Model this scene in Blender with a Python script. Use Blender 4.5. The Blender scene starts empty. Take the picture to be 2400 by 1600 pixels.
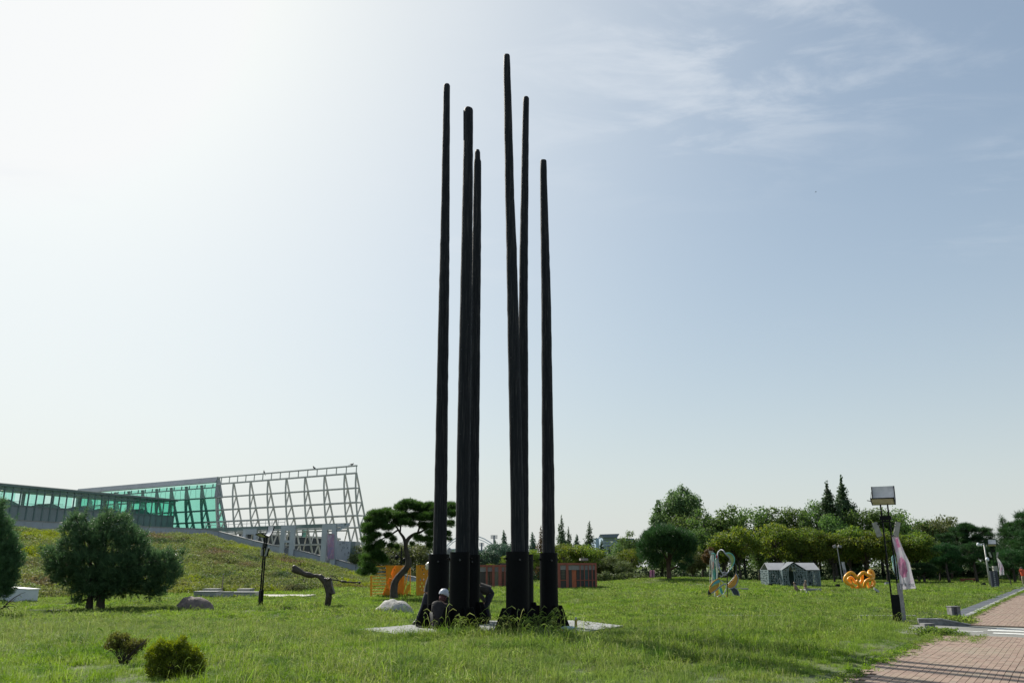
import bpy, math, random
import numpy as np
from mathutils import Vector, Matrix, Euler
R = math.radians
scn = bpy.context.scene
COL = scn.collection

# ---------------------------------------------------------------- camera
F_PX, PITCH, CAM_Z = 1900.0, R(15.53), 1.65          # for a 2400 x 1600 picture
cam_d = bpy.data.cameras.new('camera')
cam_d.sensor_width = 36.0
cam_d.lens = 36.0 * F_PX / 2400.0
cam_d.clip_start, cam_d.clip_end = 0.1, 6000
cam = bpy.data.objects.new('camera', cam_d)
cam.location = (0, 0, CAM_Z)
cam.rotation_euler = (R(90) + PITCH, 0, 0)
COL.objects.link(cam)
scn.camera = cam

# ---------------------------------------------------------------- sky and sun
SUN_AZ, SUN_EL = R(-37), R(41)                        # azimuth from +Y, negative = to the left
SUN_DIR = Vector((math.sin(SUN_AZ) * math.cos(SUN_EL), math.cos(SUN_AZ) * math.cos(SUN_EL), math.sin(SUN_EL)))
world = bpy.data.worlds.new('World')
scn.world = world
world.use_nodes = True
wt = world.node_tree
wt.nodes.clear()
def WN(t, **k):
    n = wt.nodes.new(t)
    for a, b in k.items(): setattr(n, a, b)
    return n
def WL(a, b): wt.links.new(a, b)
wo = WN('ShaderNodeOutputWorld'); bg = WN('ShaderNodeBackground')
sky = WN('ShaderNodeTexSky', sky_type='NISHITA', sun_disc=False, sun_elevation=SUN_EL, sun_rotation=SUN_AZ,
         altitude=50, air_density=1.0, dust_density=1.6, ozone_density=0.8)
bg.inputs['Strength'].default_value = 0.086
geo = WN('ShaderNodeNewGeometry'); tc = WN('ShaderNodeTexCoord')
def wmath(op, a, b=None, c=None, clamp=False):
    n = WN('ShaderNodeMath', operation=op, use_clamp=clamp)
    for i, v in enumerate((a, b, c)):
        if v is None: continue
        if isinstance(v, (int, float)): n.inputs[i].default_value = v
        else: WL(v, n.inputs[i])
    return n.outputs[0]
def wmap(v, a, b, c, d, smooth=True):
    n = WN('ShaderNodeMapRange', interpolation_type='SMOOTHSTEP' if smooth else 'LINEAR')
    WL(v, n.inputs[0])
    for i, x in zip((1, 2, 3, 4), (a, b, c, d)): n.inputs[i].default_value = x
    return n.outputs[0]
def wmix(f, a, b):
    n = WN('ShaderNodeMix', data_type='RGBA')
    if isinstance(f, float): n.inputs[0].default_value = f
    else: WL(f, n.inputs[0])
    for i, v in ((6, a), (7, b)):
        if isinstance(v, tuple): n.inputs[i].default_value = v
        else: WL(v, n.inputs[i])
    return n.outputs[2]
dirv = tc.outputs['Generated']
sep = WN('ShaderNodeSeparateXYZ'); WL(dirv, sep.inputs[0])
dz = sep.outputs[2]
dot = WN('ShaderNodeVectorMath', operation='DOT_PRODUCT'); WL(dirv, dot.inputs[0]); dot.inputs[1].default_value = SUN_DIR
cs = dot.outputs['Value']
# thin aerosol veil: brightest round the sun, pale along the horizon (values before the 0.095 strength)
glow = wmath('POWER', wmath('MAXIMUM', cs, 0.0), 5.2)
hor = wmath('POWER', wmath('SUBTRACT', 1.0, wmath('MAXIMUM', dz, 0.0), clamp=True), 4.6)
veil_f = wmath('ADD', wmath('ADD', wmath('MULTIPLY', glow, 0.60), 0.14), wmath('MULTIPLY', hor, 0.80), clamp=True)
veil_c = wmix(wmap(cs, 0.60, 0.97, 0.0, 1.0), (5.9, 6.15, 6.15, 1), (8.6, 8.8, 8.7, 1))
tintn = WN('ShaderNodeMix', data_type='RGBA', blend_type='MULTIPLY'); tintn.inputs[0].default_value = 1.0
WL(sky.outputs[0], tintn.inputs[6]); tintn.inputs[7].default_value = (0.90, 1.00, 0.97, 1)
c1 = wmix(veil_f, tintn.outputs[2], veil_c)
sp_ = WN('ShaderNodeSeparateColor'); WL(c1, sp_.inputs[0]); mxc = wmath('MAXIMUM', sp_.outputs[0], wmath('MAXIMUM', sp_.outputs[1], sp_.outputs[2]))
fac_ = wmath('DIVIDE', wmath('MULTIPLY', wmath('SUBTRACT', 1.0, wmath('EXPONENT', wmath('DIVIDE', mxc, -9.0))), 12.7), wmath('MAXIMUM', mxc, 0.01))
scl = WN('ShaderNodeVectorMath', operation='SCALE'); WL(c1, scl.inputs[0]); WL(fac_, scl.inputs['Scale']); c1 = scl.outputs[0]
capn = WN('ShaderNodeVectorMath', operation='MINIMUM'); WL(c1, capn.inputs[0]); capn.inputs[1].default_value = (8.15, 8.28, 8.32)
c1 = capn.outputs[0]
# cirrus wisps on a plane high above
inv = wmath('DIVIDE', 1.0, wmath('MAXIMUM', dz, 0.06))
pl = WN('ShaderNodeCombineXYZ'); WL(wmath('MULTIPLY', sep.outputs[0], inv), pl.inputs[0]); WL(wmath('MULTIPLY', sep.outputs[1], inv), pl.inputs[1])
mp = WN('ShaderNodeMapping'); WL(pl.outputs[0], mp.inputs[0]); mp.inputs['Rotation'].default_value = (0, 0, R(38)); mp.inputs['Scale'].default_value = (0.95, 1.9, 1); mp.inputs['Location'].default_value = (1.35, 0.9, 0)
n1 = WN('ShaderNodeTexNoise', noise_dimensions='2D'); WL(mp.outputs[0], n1.inputs['Vector'])
n1.inputs['Scale'].default_value = 1.5; n1.inputs['Detail'].default_value = 11; n1.inputs['Roughness'].default_value = 0.62; n1.inputs['Distortion'].default_value = 0.25
n2 = WN('ShaderNodeTexNoise', noise_dimensions='2D'); WL(pl.outputs[0], n2.inputs['Vector'])
n2.inputs['Scale'].default_value = 0.9; n2.inputs['Detail'].default_value = 3
cl = wmath('MULTIPLY', wmap(n1.outputs[0], 0.48, 0.80, 0.0, 1.0), wmap(n2.outputs[0], 0.46, 0.70, 0.0, 0.55))
cx_ = wmath('SUBTRACT', wmath('MULTIPLY', sep.outputs[0], inv), 0.42); cy_ = wmath('SUBTRACT', wmath('MULTIPLY', sep.outputs[1], inv), 1.42)
bank = wmath('EXPONENT', wmath('MULTIPLY', wmath('ADD', wmath('MULTIPLY', cx_, cx_), wmath('MULTIPLY', cy_, cy_)), -4.5))
n3 = WN('ShaderNodeTexNoise', noise_dimensions='2D'); WL(mp.outputs[0], n3.inputs['Vector']); n3.inputs['Scale'].default_value = 2.6; n3.inputs['Detail'].default_value = 9; n3.inputs['Roughness'].default_value = .6; n3.inputs['Distortion'].default_value = .3
cl = wmath('ADD', cl, wmath('MULTIPLY', bank, wmap(n3.outputs[0], 0.42, 0.72, 0.0, 0.85)), clamp=True)
cl = wmath('MULTIPLY', cl, wmap(dz, 0.18, 0.45, 0.0, 0.62))
c2 = wmix(cl, c1, (6.9, 7.3, 7.75, 1))
WL(c2, bg.inputs['Color']); WL(bg.outputs[0], wo.inputs['Surface'])

sun_d = bpy.data.lights.new('sun', 'SUN')
sun_d.energy = 5.0; sun_d.angle = R(0.6); sun_d.color = (1.0, 0.95, 0.86)
sun = bpy.data.objects.new('sun', sun_d)
sun.rotation_euler = (-SUN_DIR).to_track_quat('-Z', 'Y').to_euler()
sun.location = (-30, 40, 60)
COL.objects.link(sun)

scn.view_settings.view_transform = 'Standard'
try: scn.view_settings.look = 'None'
except Exception: pass
scn.view_settings.gamma = 1
scn.view_settings.use_curve_mapping = False
scn.view_settings.exposure = 0.42

# ---------------------------------------------------------------- measuring helpers
cP, sP = math.cos(PITCH), math.sin(PITCH)
def ray(px, py):
    v = 800 - py
    return (px - 1200.0, F_PX * cP - v * sP, F_PX * sP + v * cP)
def at(px, py, Y):                 # the point of the ray through a photo pixel at distance Y
    a, b, c = ray(px, py)
    return Vector((a * Y / b, Y, CAM_Z + c * Y / b))
def gr(px, py, z=0.0):             # that ray on a level plane
    a, b, c = ray(px, py); t = (z - CAM_Z) / c
    return Vector((a * t, b * t, z))
def U(px, py): a, b, c = ray(px, py); return a / b
def mpp(p):                        # metres per photo pixel at a point
    return (p.y * cP + (p.z - CAM_Z) * sP) / F_PX

# ---------------------------------------------------------------- terrain
PA = np.array([0.5547, 0.8320]); PB = np.array([0.8320, -0.5547]); P0 = np.array([4.80, 12.99])
def ab(x, y):
    dx, dy = x - P0[0], y - P0[1]
    return dx * PA[0] + dy * PA[1], dx * PB[0] + dy * PB[1]
def xy(a, b): return P0[0] + a * PA[0] + b * PB[0], P0[1] + a * PA[1] + b * PB[1]
def sm(t): t = np.clip(t, 0, 1); return t * t * (3 - 2 * t)
_wl = [(-420, 1196, 78), (0, 1217, 86), (490, 1240, 105), (612, 1272, 102), (714, 1294, 99), (847, 1327, 95), (975, 1354, 90), (1010, 1362, 89)]
WU = np.array([U(p[0], p[1]) for p in _wl]); WY = np.array([float(p[2]) for p in _wl])
WZ = np.array([at(*p).z for p in _wl])
FU = np.array([-.9, -.6, -.36, -.25, -.15, -.10]); FY = np.array([40., 47., 55., 60., 72., 84.])
def terrain(x, y):
    x = np.asarray(x, float); y = np.asarray(y, float)
    n = .05 * np.sin(x * .31 + 1.3) * np.cos(y * .27) + .035 * np.sin(x * .83 + y * .41) + .02 * np.sin(x * 1.9 - y * 1.3) + .015 * np.sin(2.9 * x + 2.3 * y)
    z = n * np.clip(np.abs(y) / 20, 0, 1.4) + .02
    z = z + .16 * np.exp(-((x - 8.2) / 3.0) ** 2 - ((y - 25.0) / 2.6) ** 2)
    z = z + .55 * np.exp(-((x - 17.5) / 6.5) ** 2 - ((y - 84) / 8.0) ** 2)
    z = z + 1.6 * sm((y - 92) / 60) * sm((x - 30) / 25)
    # flat under the sculpture slab
    k = np.exp(-(((x + .2) / 4.4) ** 4) - (((y - 23) / 3.4) ** 4)); z = z * (1 - k) - .03 * k
    u = x / np.maximum(y, 1.0)
    zc = np.interp(u, WU, WZ - 1.08); Yc = np.interp(u, WU, WY); Yf = np.interp(u, FU, FY)
    zc = np.maximum(zc, 0) * sm((-.085 - u) / .04)
    t = np.clip((y - Yf) / (Yc - Yf), 0, 1)
    hz = zc * (.55 * sm(t) + .45 * t) + (np.where(t > 0, 1, 0) * np.where(t < 1, 1, 0) * .12 * np.sin(x * .9 + y * .5) * np.sin(y * .8 - x * .3)) * (zc > .5)
    keep = sm((-.345 - u) / .03)
    fall = 1 - (1 - keep) * sm((y - Yc - 1.0) / 1.5)
    fall = fall * (1 - sm((y - 180) / 60))
    z = z + np.where(y > 30, hz * fall, 0)
    a, b = ab(x, y)
    inp = sm((b + .25) / .3) * sm((a + 14) / .5) * (1 - sm((a - 79) / .6)) * (1 - sm((b - 9.0) / .4))
    ina = sm((a - 10.75) / .2) * (1 - sm((a - 15.3) / .25)) * sm((b + 3.5) / .6)
    gut = sm((b + 1.35) / .25) * sm((a - 15.6) / .4) * (1 - sm((a - 79) / .5)) * (1 - sm((b - 9.0) / .4))
    m = np.clip(np.maximum(np.maximum(inp, ina), gut), 0, 1)
    return z * (1 - m) - .07 * m
def gz(x, y): return float(terrain(x, y))
def onland(px, py, dz=0.0):        # drop a photo pixel on the terrain
    p = gr(px, py)
    for _ in range(6): p = gr(px, py, gz(p.x, p.y))
    p.z += dz; return p

# ---------------------------------------------------------------- mesh builder
class MB:
    def __init__(s): s.v = []; s.f = []; s.m = []
    def add(s, vs, fs, mi=0):
        o = len(s.v); s.v += [tuple(v) for v in vs]; s.f += [tuple(i + o for i in f) for f in fs]; s.m += [mi] * len(fs); return s
    def box(s, c, d, rot=None, mi=0):
        x, y, z = d[0] / 2, d[1] / 2, d[2] / 2
        vs = [Vector((a, b, e)) for a in (-x, x) for b in (-y, y) for e in (-z, z)]
        if rot is not None: vs = [rot @ v for v in vs]
        c = Vector(c); return s.add([v + c for v in vs], [(0, 1, 3, 2), (4, 6, 7, 5), (0, 4, 5, 1), (2, 3, 7, 6), (0, 2, 6, 4), (1, 5, 7, 3)], mi)
    def bar(s, p, q, w, d=None, mi=0, up=(0, 0, 1)):
        p, q = Vector(p), Vector(q); d = d or w; t = (q - p)
        L = t.length
        if L < 1e-6: return s
        t.normalize(); up = Vector(up)
        if abs(t.dot(up)) > .98: up = Vector((0, 1, 0))
        a = t.cross(up).normalized(); b = a.cross(t)
        vs = [c + a * i * w / 2 + b * j * d / 2 for c in (p, q) for i, j in ((-1, -1), (1, -1), (1, 1), (-1, 1))]
        return s.add(vs, [(0, 1, 2, 3), (7, 6, 5, 4), (0, 4, 5, 1), (1, 5, 6, 2), (2, 6, 7, 3), (3, 7, 4, 0)], mi)
    def tube(s, pts, rad, n=8, caps=True, mi=0, wob=0.0, rnd=None, closed=False, flat=1.0):
        pts = [Vector(p) for p in pts]; N = len(pts)
        if not hasattr(rad, '__len__'): rad = [rad] * N
        ref = Vector((0.13, 0.21, 1)).normalized(); rings = []; prev = None
        for i, p in enumerate(pts):
            if closed: t = pts[(i + 1) % N] - pts[i - 1]
            else: t = pts[min(i + 1, N - 1)] - pts[max(i - 1, 0)]
            t.normalize()
            if prev is None:
                r0 = Vector((1, 0, 0)) if abs(t.z) > .8 else ref
                a = t.cross(r0).normalized()
            else: a = (prev - t * prev.dot(t)).normalized()
            prev = a; b = t.cross(a)
            ring = []
            for k in range(n):
                an = 2 * math.pi * k / n
                rr = rad[i] * (1 + (rnd.uniform(-wob, wob) if rnd else 0))
                ring.append(p + a * math.cos(an) * rr + b * math.sin(an) * rr * flat)
            rings.append(ring)
        vs = [v for r in rings for v in r]; fs = []
        M = N if closed else N - 1
        for i in range(M):
            j = (i + 1) % N
            for k in range(n):
                k2 = (k + 1) % n; fs.append((i * n + k, i * n + k2, j * n + k2, j * n + k))
        if caps and not closed: fs += [tuple(range(n))[::-1], tuple((N - 1) * n + k for k in range(n))]
        return s.add(vs, fs, mi)
    def prism(s, outline, off, mi=0):     # outline: list of points; off: thickness vector
        off = Vector(off); n = len(outline); o = [Vector(p) for p in outline]
        vs = o + [p + off for p in o]
        fs = [tuple(range(n))[::-1], tuple(range(n, 2 * n))] + [(i, (i + 1) % n, n + (i + 1) % n, n + i) for i in range(n)]
        return s.add(vs, fs, mi)
    def quad(s, a, b, c, d, mi=0): return s.add([a, b, c, d], [(0, 1, 2, 3)], mi)
    def ellipsoid(s, c, r, nu=12, nv=7, rot=None, mi=0):
        vs = []; c = Vector(c)
        for j in range(1, nv):
            th = math.pi * j / nv
            for i in range(nu):
                ph = 2 * math.pi * i / nu
                v = Vector((r[0] * math.sin(th) * math.cos(ph), r[1] * math.sin(th) * math.sin(ph), r[2] * math.cos(th)))
                vs.append(c + (rot @ v if rot else v))
        for z in (r[2], -r[2]):
            v = Vector((0, 0, z)); vs.append(c + (rot @ v if rot else v))
        T, B = len(vs) - 2, len(vs) - 1; fs = []
        for j in range(nv - 2):
            for i in range(nu):
                i2 = (i + 1) % nu; fs.append((j * nu + i, (j + 1) * nu + i, (j + 1) * nu + i2, j * nu + i2))
        for i in range(nu):
            i2 = (i + 1) % nu; fs += [(T, i, i2), (B, (nv - 2) * nu + i2, (nv - 2) * nu + i)]
        return s.add(vs, fs, mi)

def wloc(o):
    v = Vector((0, 0, 0))
    while o is not None: v += o.location; o = o.parent
    return v
def props(o, label=None, cat=None, group=None, kind=None):
    if label: o['label'] = label
    if cat: o['category'] = cat
    if group: o['group'] = group
    if kind: o['kind'] = kind
    return o
def empty(name, loc, label=None, cat=None, group=None, kind=None):
    o = bpy.data.objects.new(name, None); o.location = loc; o.empty_display_size = .2; COL.objects.link(o)
    return props(o, label, cat, group, kind)
def obj(name, mb, mat, parent=None, smooth=False, loc=None, **kw):
    me = bpy.data.meshes.new(name)
    base = Vector(loc) if loc is not None else Vector((0, 0, 0))
    o = bpy.data.objects.new(name, me)
    if parent is not None: o.parent = parent; off = wloc(parent) + base
    else: off = base
    o.location = base
    me.from_pydata([(v[0] - off.x, v[1] - off.y, v[2] - off.z) for v in mb.v], [], mb.f)
    for m in (mat if isinstance(mat, (list, tuple)) else [mat]): me.materials.append(m)
    if any(mb.m): me.polygons.foreach_set('material_index', mb.m)
    if smooth: me.polygons.foreach_set('use_smooth', [True] * len(mb.f))
    me.update(); COL.objects.link(o)
    return props(o, **kw)
def copy_tree(o, parent=None, loc=None, rotz=None, scale=None, **kw):
    c = o.copy(); COL.objects.link(c); c.parent = parent
    if loc is not None: c.location = loc
    if rotz is not None: c.rotation_euler = (0, 0, rotz)
    if scale is not None: c.scale = scale if hasattr(scale, '__len__') else (scale,) * 3
    props(c, **kw)
    for ch in [k for k in bpy.data.objects if k.parent == o]: copy_tree(ch, c)
    return c
KIDS = {}
def np_mesh(name, V, Fq, mat, attrs=None, smooth=False):     # numpy verts (N,3), faces (M,k)
    me = bpy.data.meshes.new(name); V = np.asarray(V, np.float32); Fq = np.asarray(Fq, np.int32); k = Fq.shape[1]
    me.vertices.add(len(V)); me.vertices.foreach_set('co', V.ravel())
    me.loops.add(Fq.size); me.loops.foreach_set('vertex_index', Fq.ravel())
    me.polygons.add(len(Fq)); me.polygons.foreach_set('loop_start', np.arange(0, Fq.size, k, dtype=np.int32))
    me.polygons.foreach_set('use_smooth', np.full(len(Fq), bool(smooth)))
    me.materials.append(mat)
    for nm, arr in (attrs or {}).items():
        a = me.attributes.new(nm, 'FLOAT', 'POINT'); a.data.foreach_set('value', np.asarray(arr, np.float32))
    me.update(calc_edges=True); me.validate()
    return me
def mesh_obj(name, me, parent=None, loc=(0, 0, 0), **kw):
    o = bpy.data.objects.new(name, me); o.location = loc; o.parent = parent; COL.objects.link(o); return props(o, **kw)

# ---------------------------------------------------------------- materials
def nt(name):
    m = bpy.data.materials.new(name); m.use_nodes = True; t = m.node_tree; b = t.nodes['Principled BSDF']; return m, t, b
def rgb(c): return (c[0], c[1], c[2], 1)
def mat(name, c1, c2=None, rough=.7, scale=6.0, bump=0.0, bscale=None, metal=0.0, stretch=(1, 1, 1), spec=None, detail=6, lo=.35, hi=.65):
    m, t, b = nt(name)
    b.inputs['Roughness'].default_value = rough; b.inputs['Metallic'].default_value = metal
    if spec is not None: b.inputs['Specular IOR Level'].default_value = spec
    c2 = c2 or tuple(x * .72 for x in c1)
    tcn = t.nodes.new('ShaderNodeTexCoord'); mpn = t.nodes.new('ShaderNodeMapping'); mpn.inputs['Scale'].default_value = stretch
    t.links.new(tcn.outputs['Object'], mpn.inputs[0])
    n = t.nodes.new('ShaderNodeTexNoise'); n.inputs['Scale'].default_value = scale; n.inputs['Detail'].default_value = detail; n.inputs['Roughness'].default_value = .65
    t.links.new(mpn.outputs[0], n.inputs['Vector'])
    r = t.nodes.new('ShaderNodeValToRGB'); r.color_ramp.elements[0].position = lo; r.color_ramp.elements[1].position = hi
    r.color_ramp.elements[0].color = rgb(c2); r.color_ramp.elements[1].color = rgb(c1)
    t.links.new(n.outputs[0], r.inputs[0]); t.links.new(r.outputs[0], b.inputs['Base Color'])
    if bump:
        n3 = t.nodes.new('ShaderNodeTexNoise'); n3.inputs['Scale'].default_value = bscale or scale * 3; n3.inputs['Detail'].default_value = 5
        t.links.new(mpn.outputs[0], n3.inputs['Vector'])
        bp = t.nodes.new('ShaderNodeBump'); bp.inputs['Strength'].default_value = bump; bp.inputs['Distance'].default_value = .03
        t.links.new(n3.outputs[0], bp.inputs['Height']); t.links.new(bp.outputs[0], b.inputs['Normal'])
    return m
def leafmat(name, cols, trans=.42, wscale=None, wcols=None, rough=.55, spec=.25):
    """foliage: 'tint' per leaf picks from cols, slight change from tree to tree, part of the light passes through"""
    m = bpy.data.materials.new(name); m.use_nodes = True; t = m.node_tree; t.nodes.clear()
    out = t.nodes.new('ShaderNodeOutputMaterial')
    at_ = t.nodes.new('ShaderNodeAttribute'); at_.attribute_name = 'tint'
    r = t.nodes.new('ShaderNodeValToRGB')
    while len(r.color_ramp.elements) < len(cols): r.color_ramp.elements.new(.5)
    for i, c in enumerate(cols):
        r.color_ramp.elements[i].position = i / (len(cols) - 1); r.color_ramp.elements[i].color = rgb(c)
    t.links.new(at_.outputs['Fac'], r.inputs[0]); colr = r.outputs[0]
    oi = t.nodes.new('ShaderNodeObjectInfo')
    hs = t.nodes.new('ShaderNodeHueSaturation')
    def mr(src, a, b, c=0, d=1):
        q = t.nodes.new('ShaderNodeMapRange'); t.links.new(src, q.inputs[0]); q.inputs[1].default_value = c; q.inputs[2].default_value = d; q.inputs[3].default_value = a; q.inputs[4].default_value = b; return q.outputs[0]
    t.links.new(mr(oi.outputs['Random'], .485, .515), hs.inputs['Hue']); t.links.new(mr(oi.outputs['Random'], .82, 1.18), hs.inputs['Value'])
    t.links.new(colr, hs.inputs['Color']); colr = hs.outputs[0]
    if wcols:
        g = t.nodes.new('ShaderNodeNewGeometry')
        for sc, col, lo, hi, amt in wcols:
            n = t.nodes.new('ShaderNodeTexNoise'); n.inputs['Scale'].default_value = sc; n.inputs['Detail'].default_value = 4; n.inputs['Roughness'].default_value = .6
            t.links.new(g.outputs['Position'], n.inputs['Vector'])
            mx = t.nodes.new('ShaderNodeMix'); mx.data_type = 'RGBA'
            t.links.new(mr(n.outputs[0], 0, amt, lo, hi), mx.inputs[0]); t.links.new(colr, mx.inputs[6]); mx.inputs[7].default_value = rgb(col); colr = mx.outputs[2]
    d = t.nodes.new('ShaderNodeBsdfPrincipled'); d.inputs['Roughness'].default_value = rough; d.inputs['Specular IOR Level'].default_value = spec
    tr = t.nodes.new('ShaderNodeBsdfTranslucent'); ms = t.nodes.new('ShaderNodeMixShader'); ms.inputs[0].default_value = trans
    hs2 = t.nodes.new('ShaderNodeHueSaturation'); hs2.inputs['Hue'].default_value = .49; hs2.inputs['Saturation'].default_value = 1.12; hs2.inputs['Value'].default_value = 1.35
    t.links.new(colr, d.inputs['Base Color']); t.links.new(colr, hs2.inputs['Color']); t.links.new(hs2.outputs[0], tr.inputs['Color'])
    t.links.new(d.outputs[0], ms.inputs[1]); t.links.new(tr.outputs[0], ms.inputs[2]); t.links.new(ms.outputs[0], out.inputs[0])
    return m
def emptymat(name, c, rough=.6, metal=0.0): 
    m, t, b = nt(name); b.inputs['Base Color'].default_value = rgb(c); b.inputs['Roughness'].default_value = rough; b.inputs['Metallic'].default_value = metal; return m
# ================================================================= ground, path, road
def coords(lo, hi, fine_lo, fine_hi, fine, growth=1.12):
    a = list(np.arange(fine_lo, fine_hi + 1e-6, fine)); s = fine; v = fine_hi
    while v < hi: s *= growth; v += s; a.append(v)
    s = fine; v = fine_lo
    while v > lo: s *= growth; v -= s; a.insert(0, v)
    return np.array(a)
def ground_mat():
    m, t, b = nt('soil_and_turf'); b.inputs['Roughness'].default_value = .95
    g = t.nodes.new('ShaderNodeNewGeometry')
    def noise(sc, det=5):
        n = t.nodes.new('ShaderNodeTexNoise'); n.inputs['Scale'].default_value = sc; n.inputs['Detail'].default_value = det; t.links.new(g.outputs['Position'], n.inputs['Vector']); return n.outputs[0]
    def ramp(src, stops):
        r = t.nodes.new('ShaderNodeValToRGB')
        while len(r.color_ramp.elements) < len(stops): r.color_ramp.elements.new(.5)
        for e, (p, c) in zip(r.color_ramp.elements, stops): e.position = p; e.color = rgb(c)
        t.links.new(src, r.inputs[0]); return r.outputs[0]
    a = ramp(noise(.35), [(.35, (.045, .075, .018)), (.5, (.075, .115, .022)), (.62, (.12, .15, .03)), (.72, (.10, .10, .04))])
    bb = ramp(noise(9, 8), [(.3, (.03, .045, .014)), (.7, (.13, .15, .05))])
    mx = t.nodes.new('ShaderNodeMix'); mx.data_type = 'RGBA'; mx.inputs[0].default_value = .45
    t.links.new(a, mx.inputs[6]); t.links.new(bb, mx.inputs[7]); t.links.new(mx.outputs[2], b.inputs['Base Color'])
    bp = t.nodes.new('ShaderNodeBump'); bp.inputs['Strength'].default_value = .8; bp.inputs['Distance'].default_value = .08
    t.links.new(noise(14, 6), bp.inputs['Height']); t.links.new(bp.outputs[0], b.inputs['Normal'])
    return m
M_ground = ground_mat()
gx = np.clip(coords(-700, 700, -24, 24, .4, 1.07), -720, 720); gy = np.clip(coords(-60, 700, 9, 48, .4, 1.045), -70, 740)
GX, GY = np.meshgrid(gx, gy); GZ = terrain(GX, GY)
nx, ny = len(gx), len(gy)
V = np.stack([GX.ravel(), GY.ravel(), GZ.ravel()], 1)
ii = (np.arange(ny - 1)[:, None] * nx + np.arange(nx - 1)[None, :]).ravel()
Fq = np.stack([ii, ii + 1, ii + nx + 1, ii + nx], 1)
mesh_obj('ground', np_mesh('ground', V, Fq, M_ground, smooth=True), kind='structure')

# ---- asphalt
M_asphalt = mat('worn_asphalt', (.21, .21, .19), (.14, .14, .125), rough=.9, scale=2.0, bump=.3, bscale=90)
M_roadpaint = mat('worn_road_paint', (.72, .72, .68), (.42, .42, .38), rough=.8, scale=7, lo=.32, hi=.5)
def slab(mb, a0, a1, b0, b1, z0, z1, mi=0, na=1, nb=1):
    P = lambda a, b, z: (*xy(a, b), z)
    c = [(a0, b0), (a1, b0), (a1, b1), (a0, b1)]
    vs = [P(a, b, z0) for a, b in c] + [P(a, b, z1) for a, b in c]
    mb.add(vs, [(0, 1, 2, 3), (7, 6, 5, 4), (0, 4, 5, 1), (1, 5, 6, 2), (2, 6, 7, 3), (3, 7, 4, 0)], mi)
mb = MB(); slab(mb, 10.9, 15.2, -1.2, 40, -.2, -.03)
road = obj('asphalt_road', mb, M_asphalt, kind='structure')
for a0, a1, b0, b1 in ((12.7, 12.83, .15, .95), (14.3, 14.6, 1.15, 12), (13.35, 13.65, 1.0, 12), (12.3, 12.6, 1.2, 12), (13.82, 13.92, 1.05, 12)):
    mb = MB(); slab(mb, a0, a1, b0, b1, -.0296, -.022)
    o = obj('painted_line', mb, M_roadpaint, parent=road)

# ---- brick path
def brick_mat():
    m, t, b = nt('paving_brick'); b.inputs['Roughness'].default_value = .85
    at_ = t.nodes.new('ShaderNodeAttribute'); at_.attribute_name = 'tint'
    oi = t.nodes.new('ShaderNodeObjectInfo'); ad = t.nodes.new('ShaderNodeMath'); ad.operation = 'ADD'
    t.links.new(at_.outputs['Fac'], ad.inputs[0])
    mr = t.nodes.new('ShaderNodeMapRange'); t.links.new(oi.outputs['Random'], mr.inputs[0]); mr.inputs[3].default_value = 0; mr.inputs[4].default_value = 1
    sel = t.nodes.new('ShaderNodeMath'); sel.operation = 'MULTIPLY'
    a2 = t.nodes.new('ShaderNodeAttribute'); a2.attribute_name = 'single'
    t.links.new(a2.outputs['Fac'], sel.inputs[0]); t.links.new(mr.outputs[0], sel.inputs[1]); t.links.new(sel.outputs[0], ad.inputs[1])
    r = t.nodes.new('ShaderNodeValToRGB')
    st = [(0, (.25, .17, .13)), (.3, (.31, .215, .16)), (.6, (.35, .245, .185)), (.85, (.29, .225, .17)), (1, (.38, .275, .21))]
    while len(r.color_ramp.elements) < len(st): r.color_ramp.elements.new(.5)
    for e, (p, c) in zip(r.color_ramp.elements, st): e.position = p; e.color = rgb(c)
    t.links.new(ad.outputs[0], r.inputs[0])
    g = t.nodes.new('ShaderNodeNewGeometry')
    n = t.nodes.new('ShaderNodeTexNoise'); n.inputs['Scale'].default_value = .7; n.inputs['Detail'].default_value = 6; t.links.new(g.outputs['Position'], n.inputs['Vector'])
    n2 = t.nodes.new('ShaderNodeTexNoise'); n2.inputs['Scale'].default_value = 60; n2.inputs['Detail'].default_value = 4; t.links.new(g.outputs['Position'], n2.inputs['Vector'])
    m1 = t.nodes.new('ShaderNodeMix'); m1.data_type = 'RGBA'; q = t.nodes.new('ShaderNodeMapRange'); t.links.new(n.outputs[0], q.inputs[0]); q.inputs[1].default_value = .5; q.inputs[2].default_value = .72; q.inputs[4].default_value = .6
    t.links.new(q.outputs[0], m1.inputs[0]); t.links.new(r.outputs[0], m1.inputs[6]); m1.inputs[7].default_value = (.33, .29, .20, 1)
    m2 = t.nodes.new('ShaderNodeMix'); m2.data_type = 'RGBA'; m2.blend_type = 'MULTIPLY'; m2.inputs[0].default_value = .5
    t.links.new(m1.outputs[2], m2.inputs[6]); t.links.new(n2.outputs[1], m2.inputs[7]); t.links.new(m2.outputs[2], b.inputs['Base Color'])
    return m
M_brick = brick_mat()
M_joint = mat('sand_joint', (.10, .085, .055), (.045, .05, .022), rough=1, scale=3)
mb = MB(); slab(mb, -14, 10.9, 0, 9, -.2, -.022); slab(mb, 15.2, 79.3, 0, 9, -.2, -.022)
path = obj('brick_path', mb, M_joint, kind='structure')
rng = np.random.default_rng(5)
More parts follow.
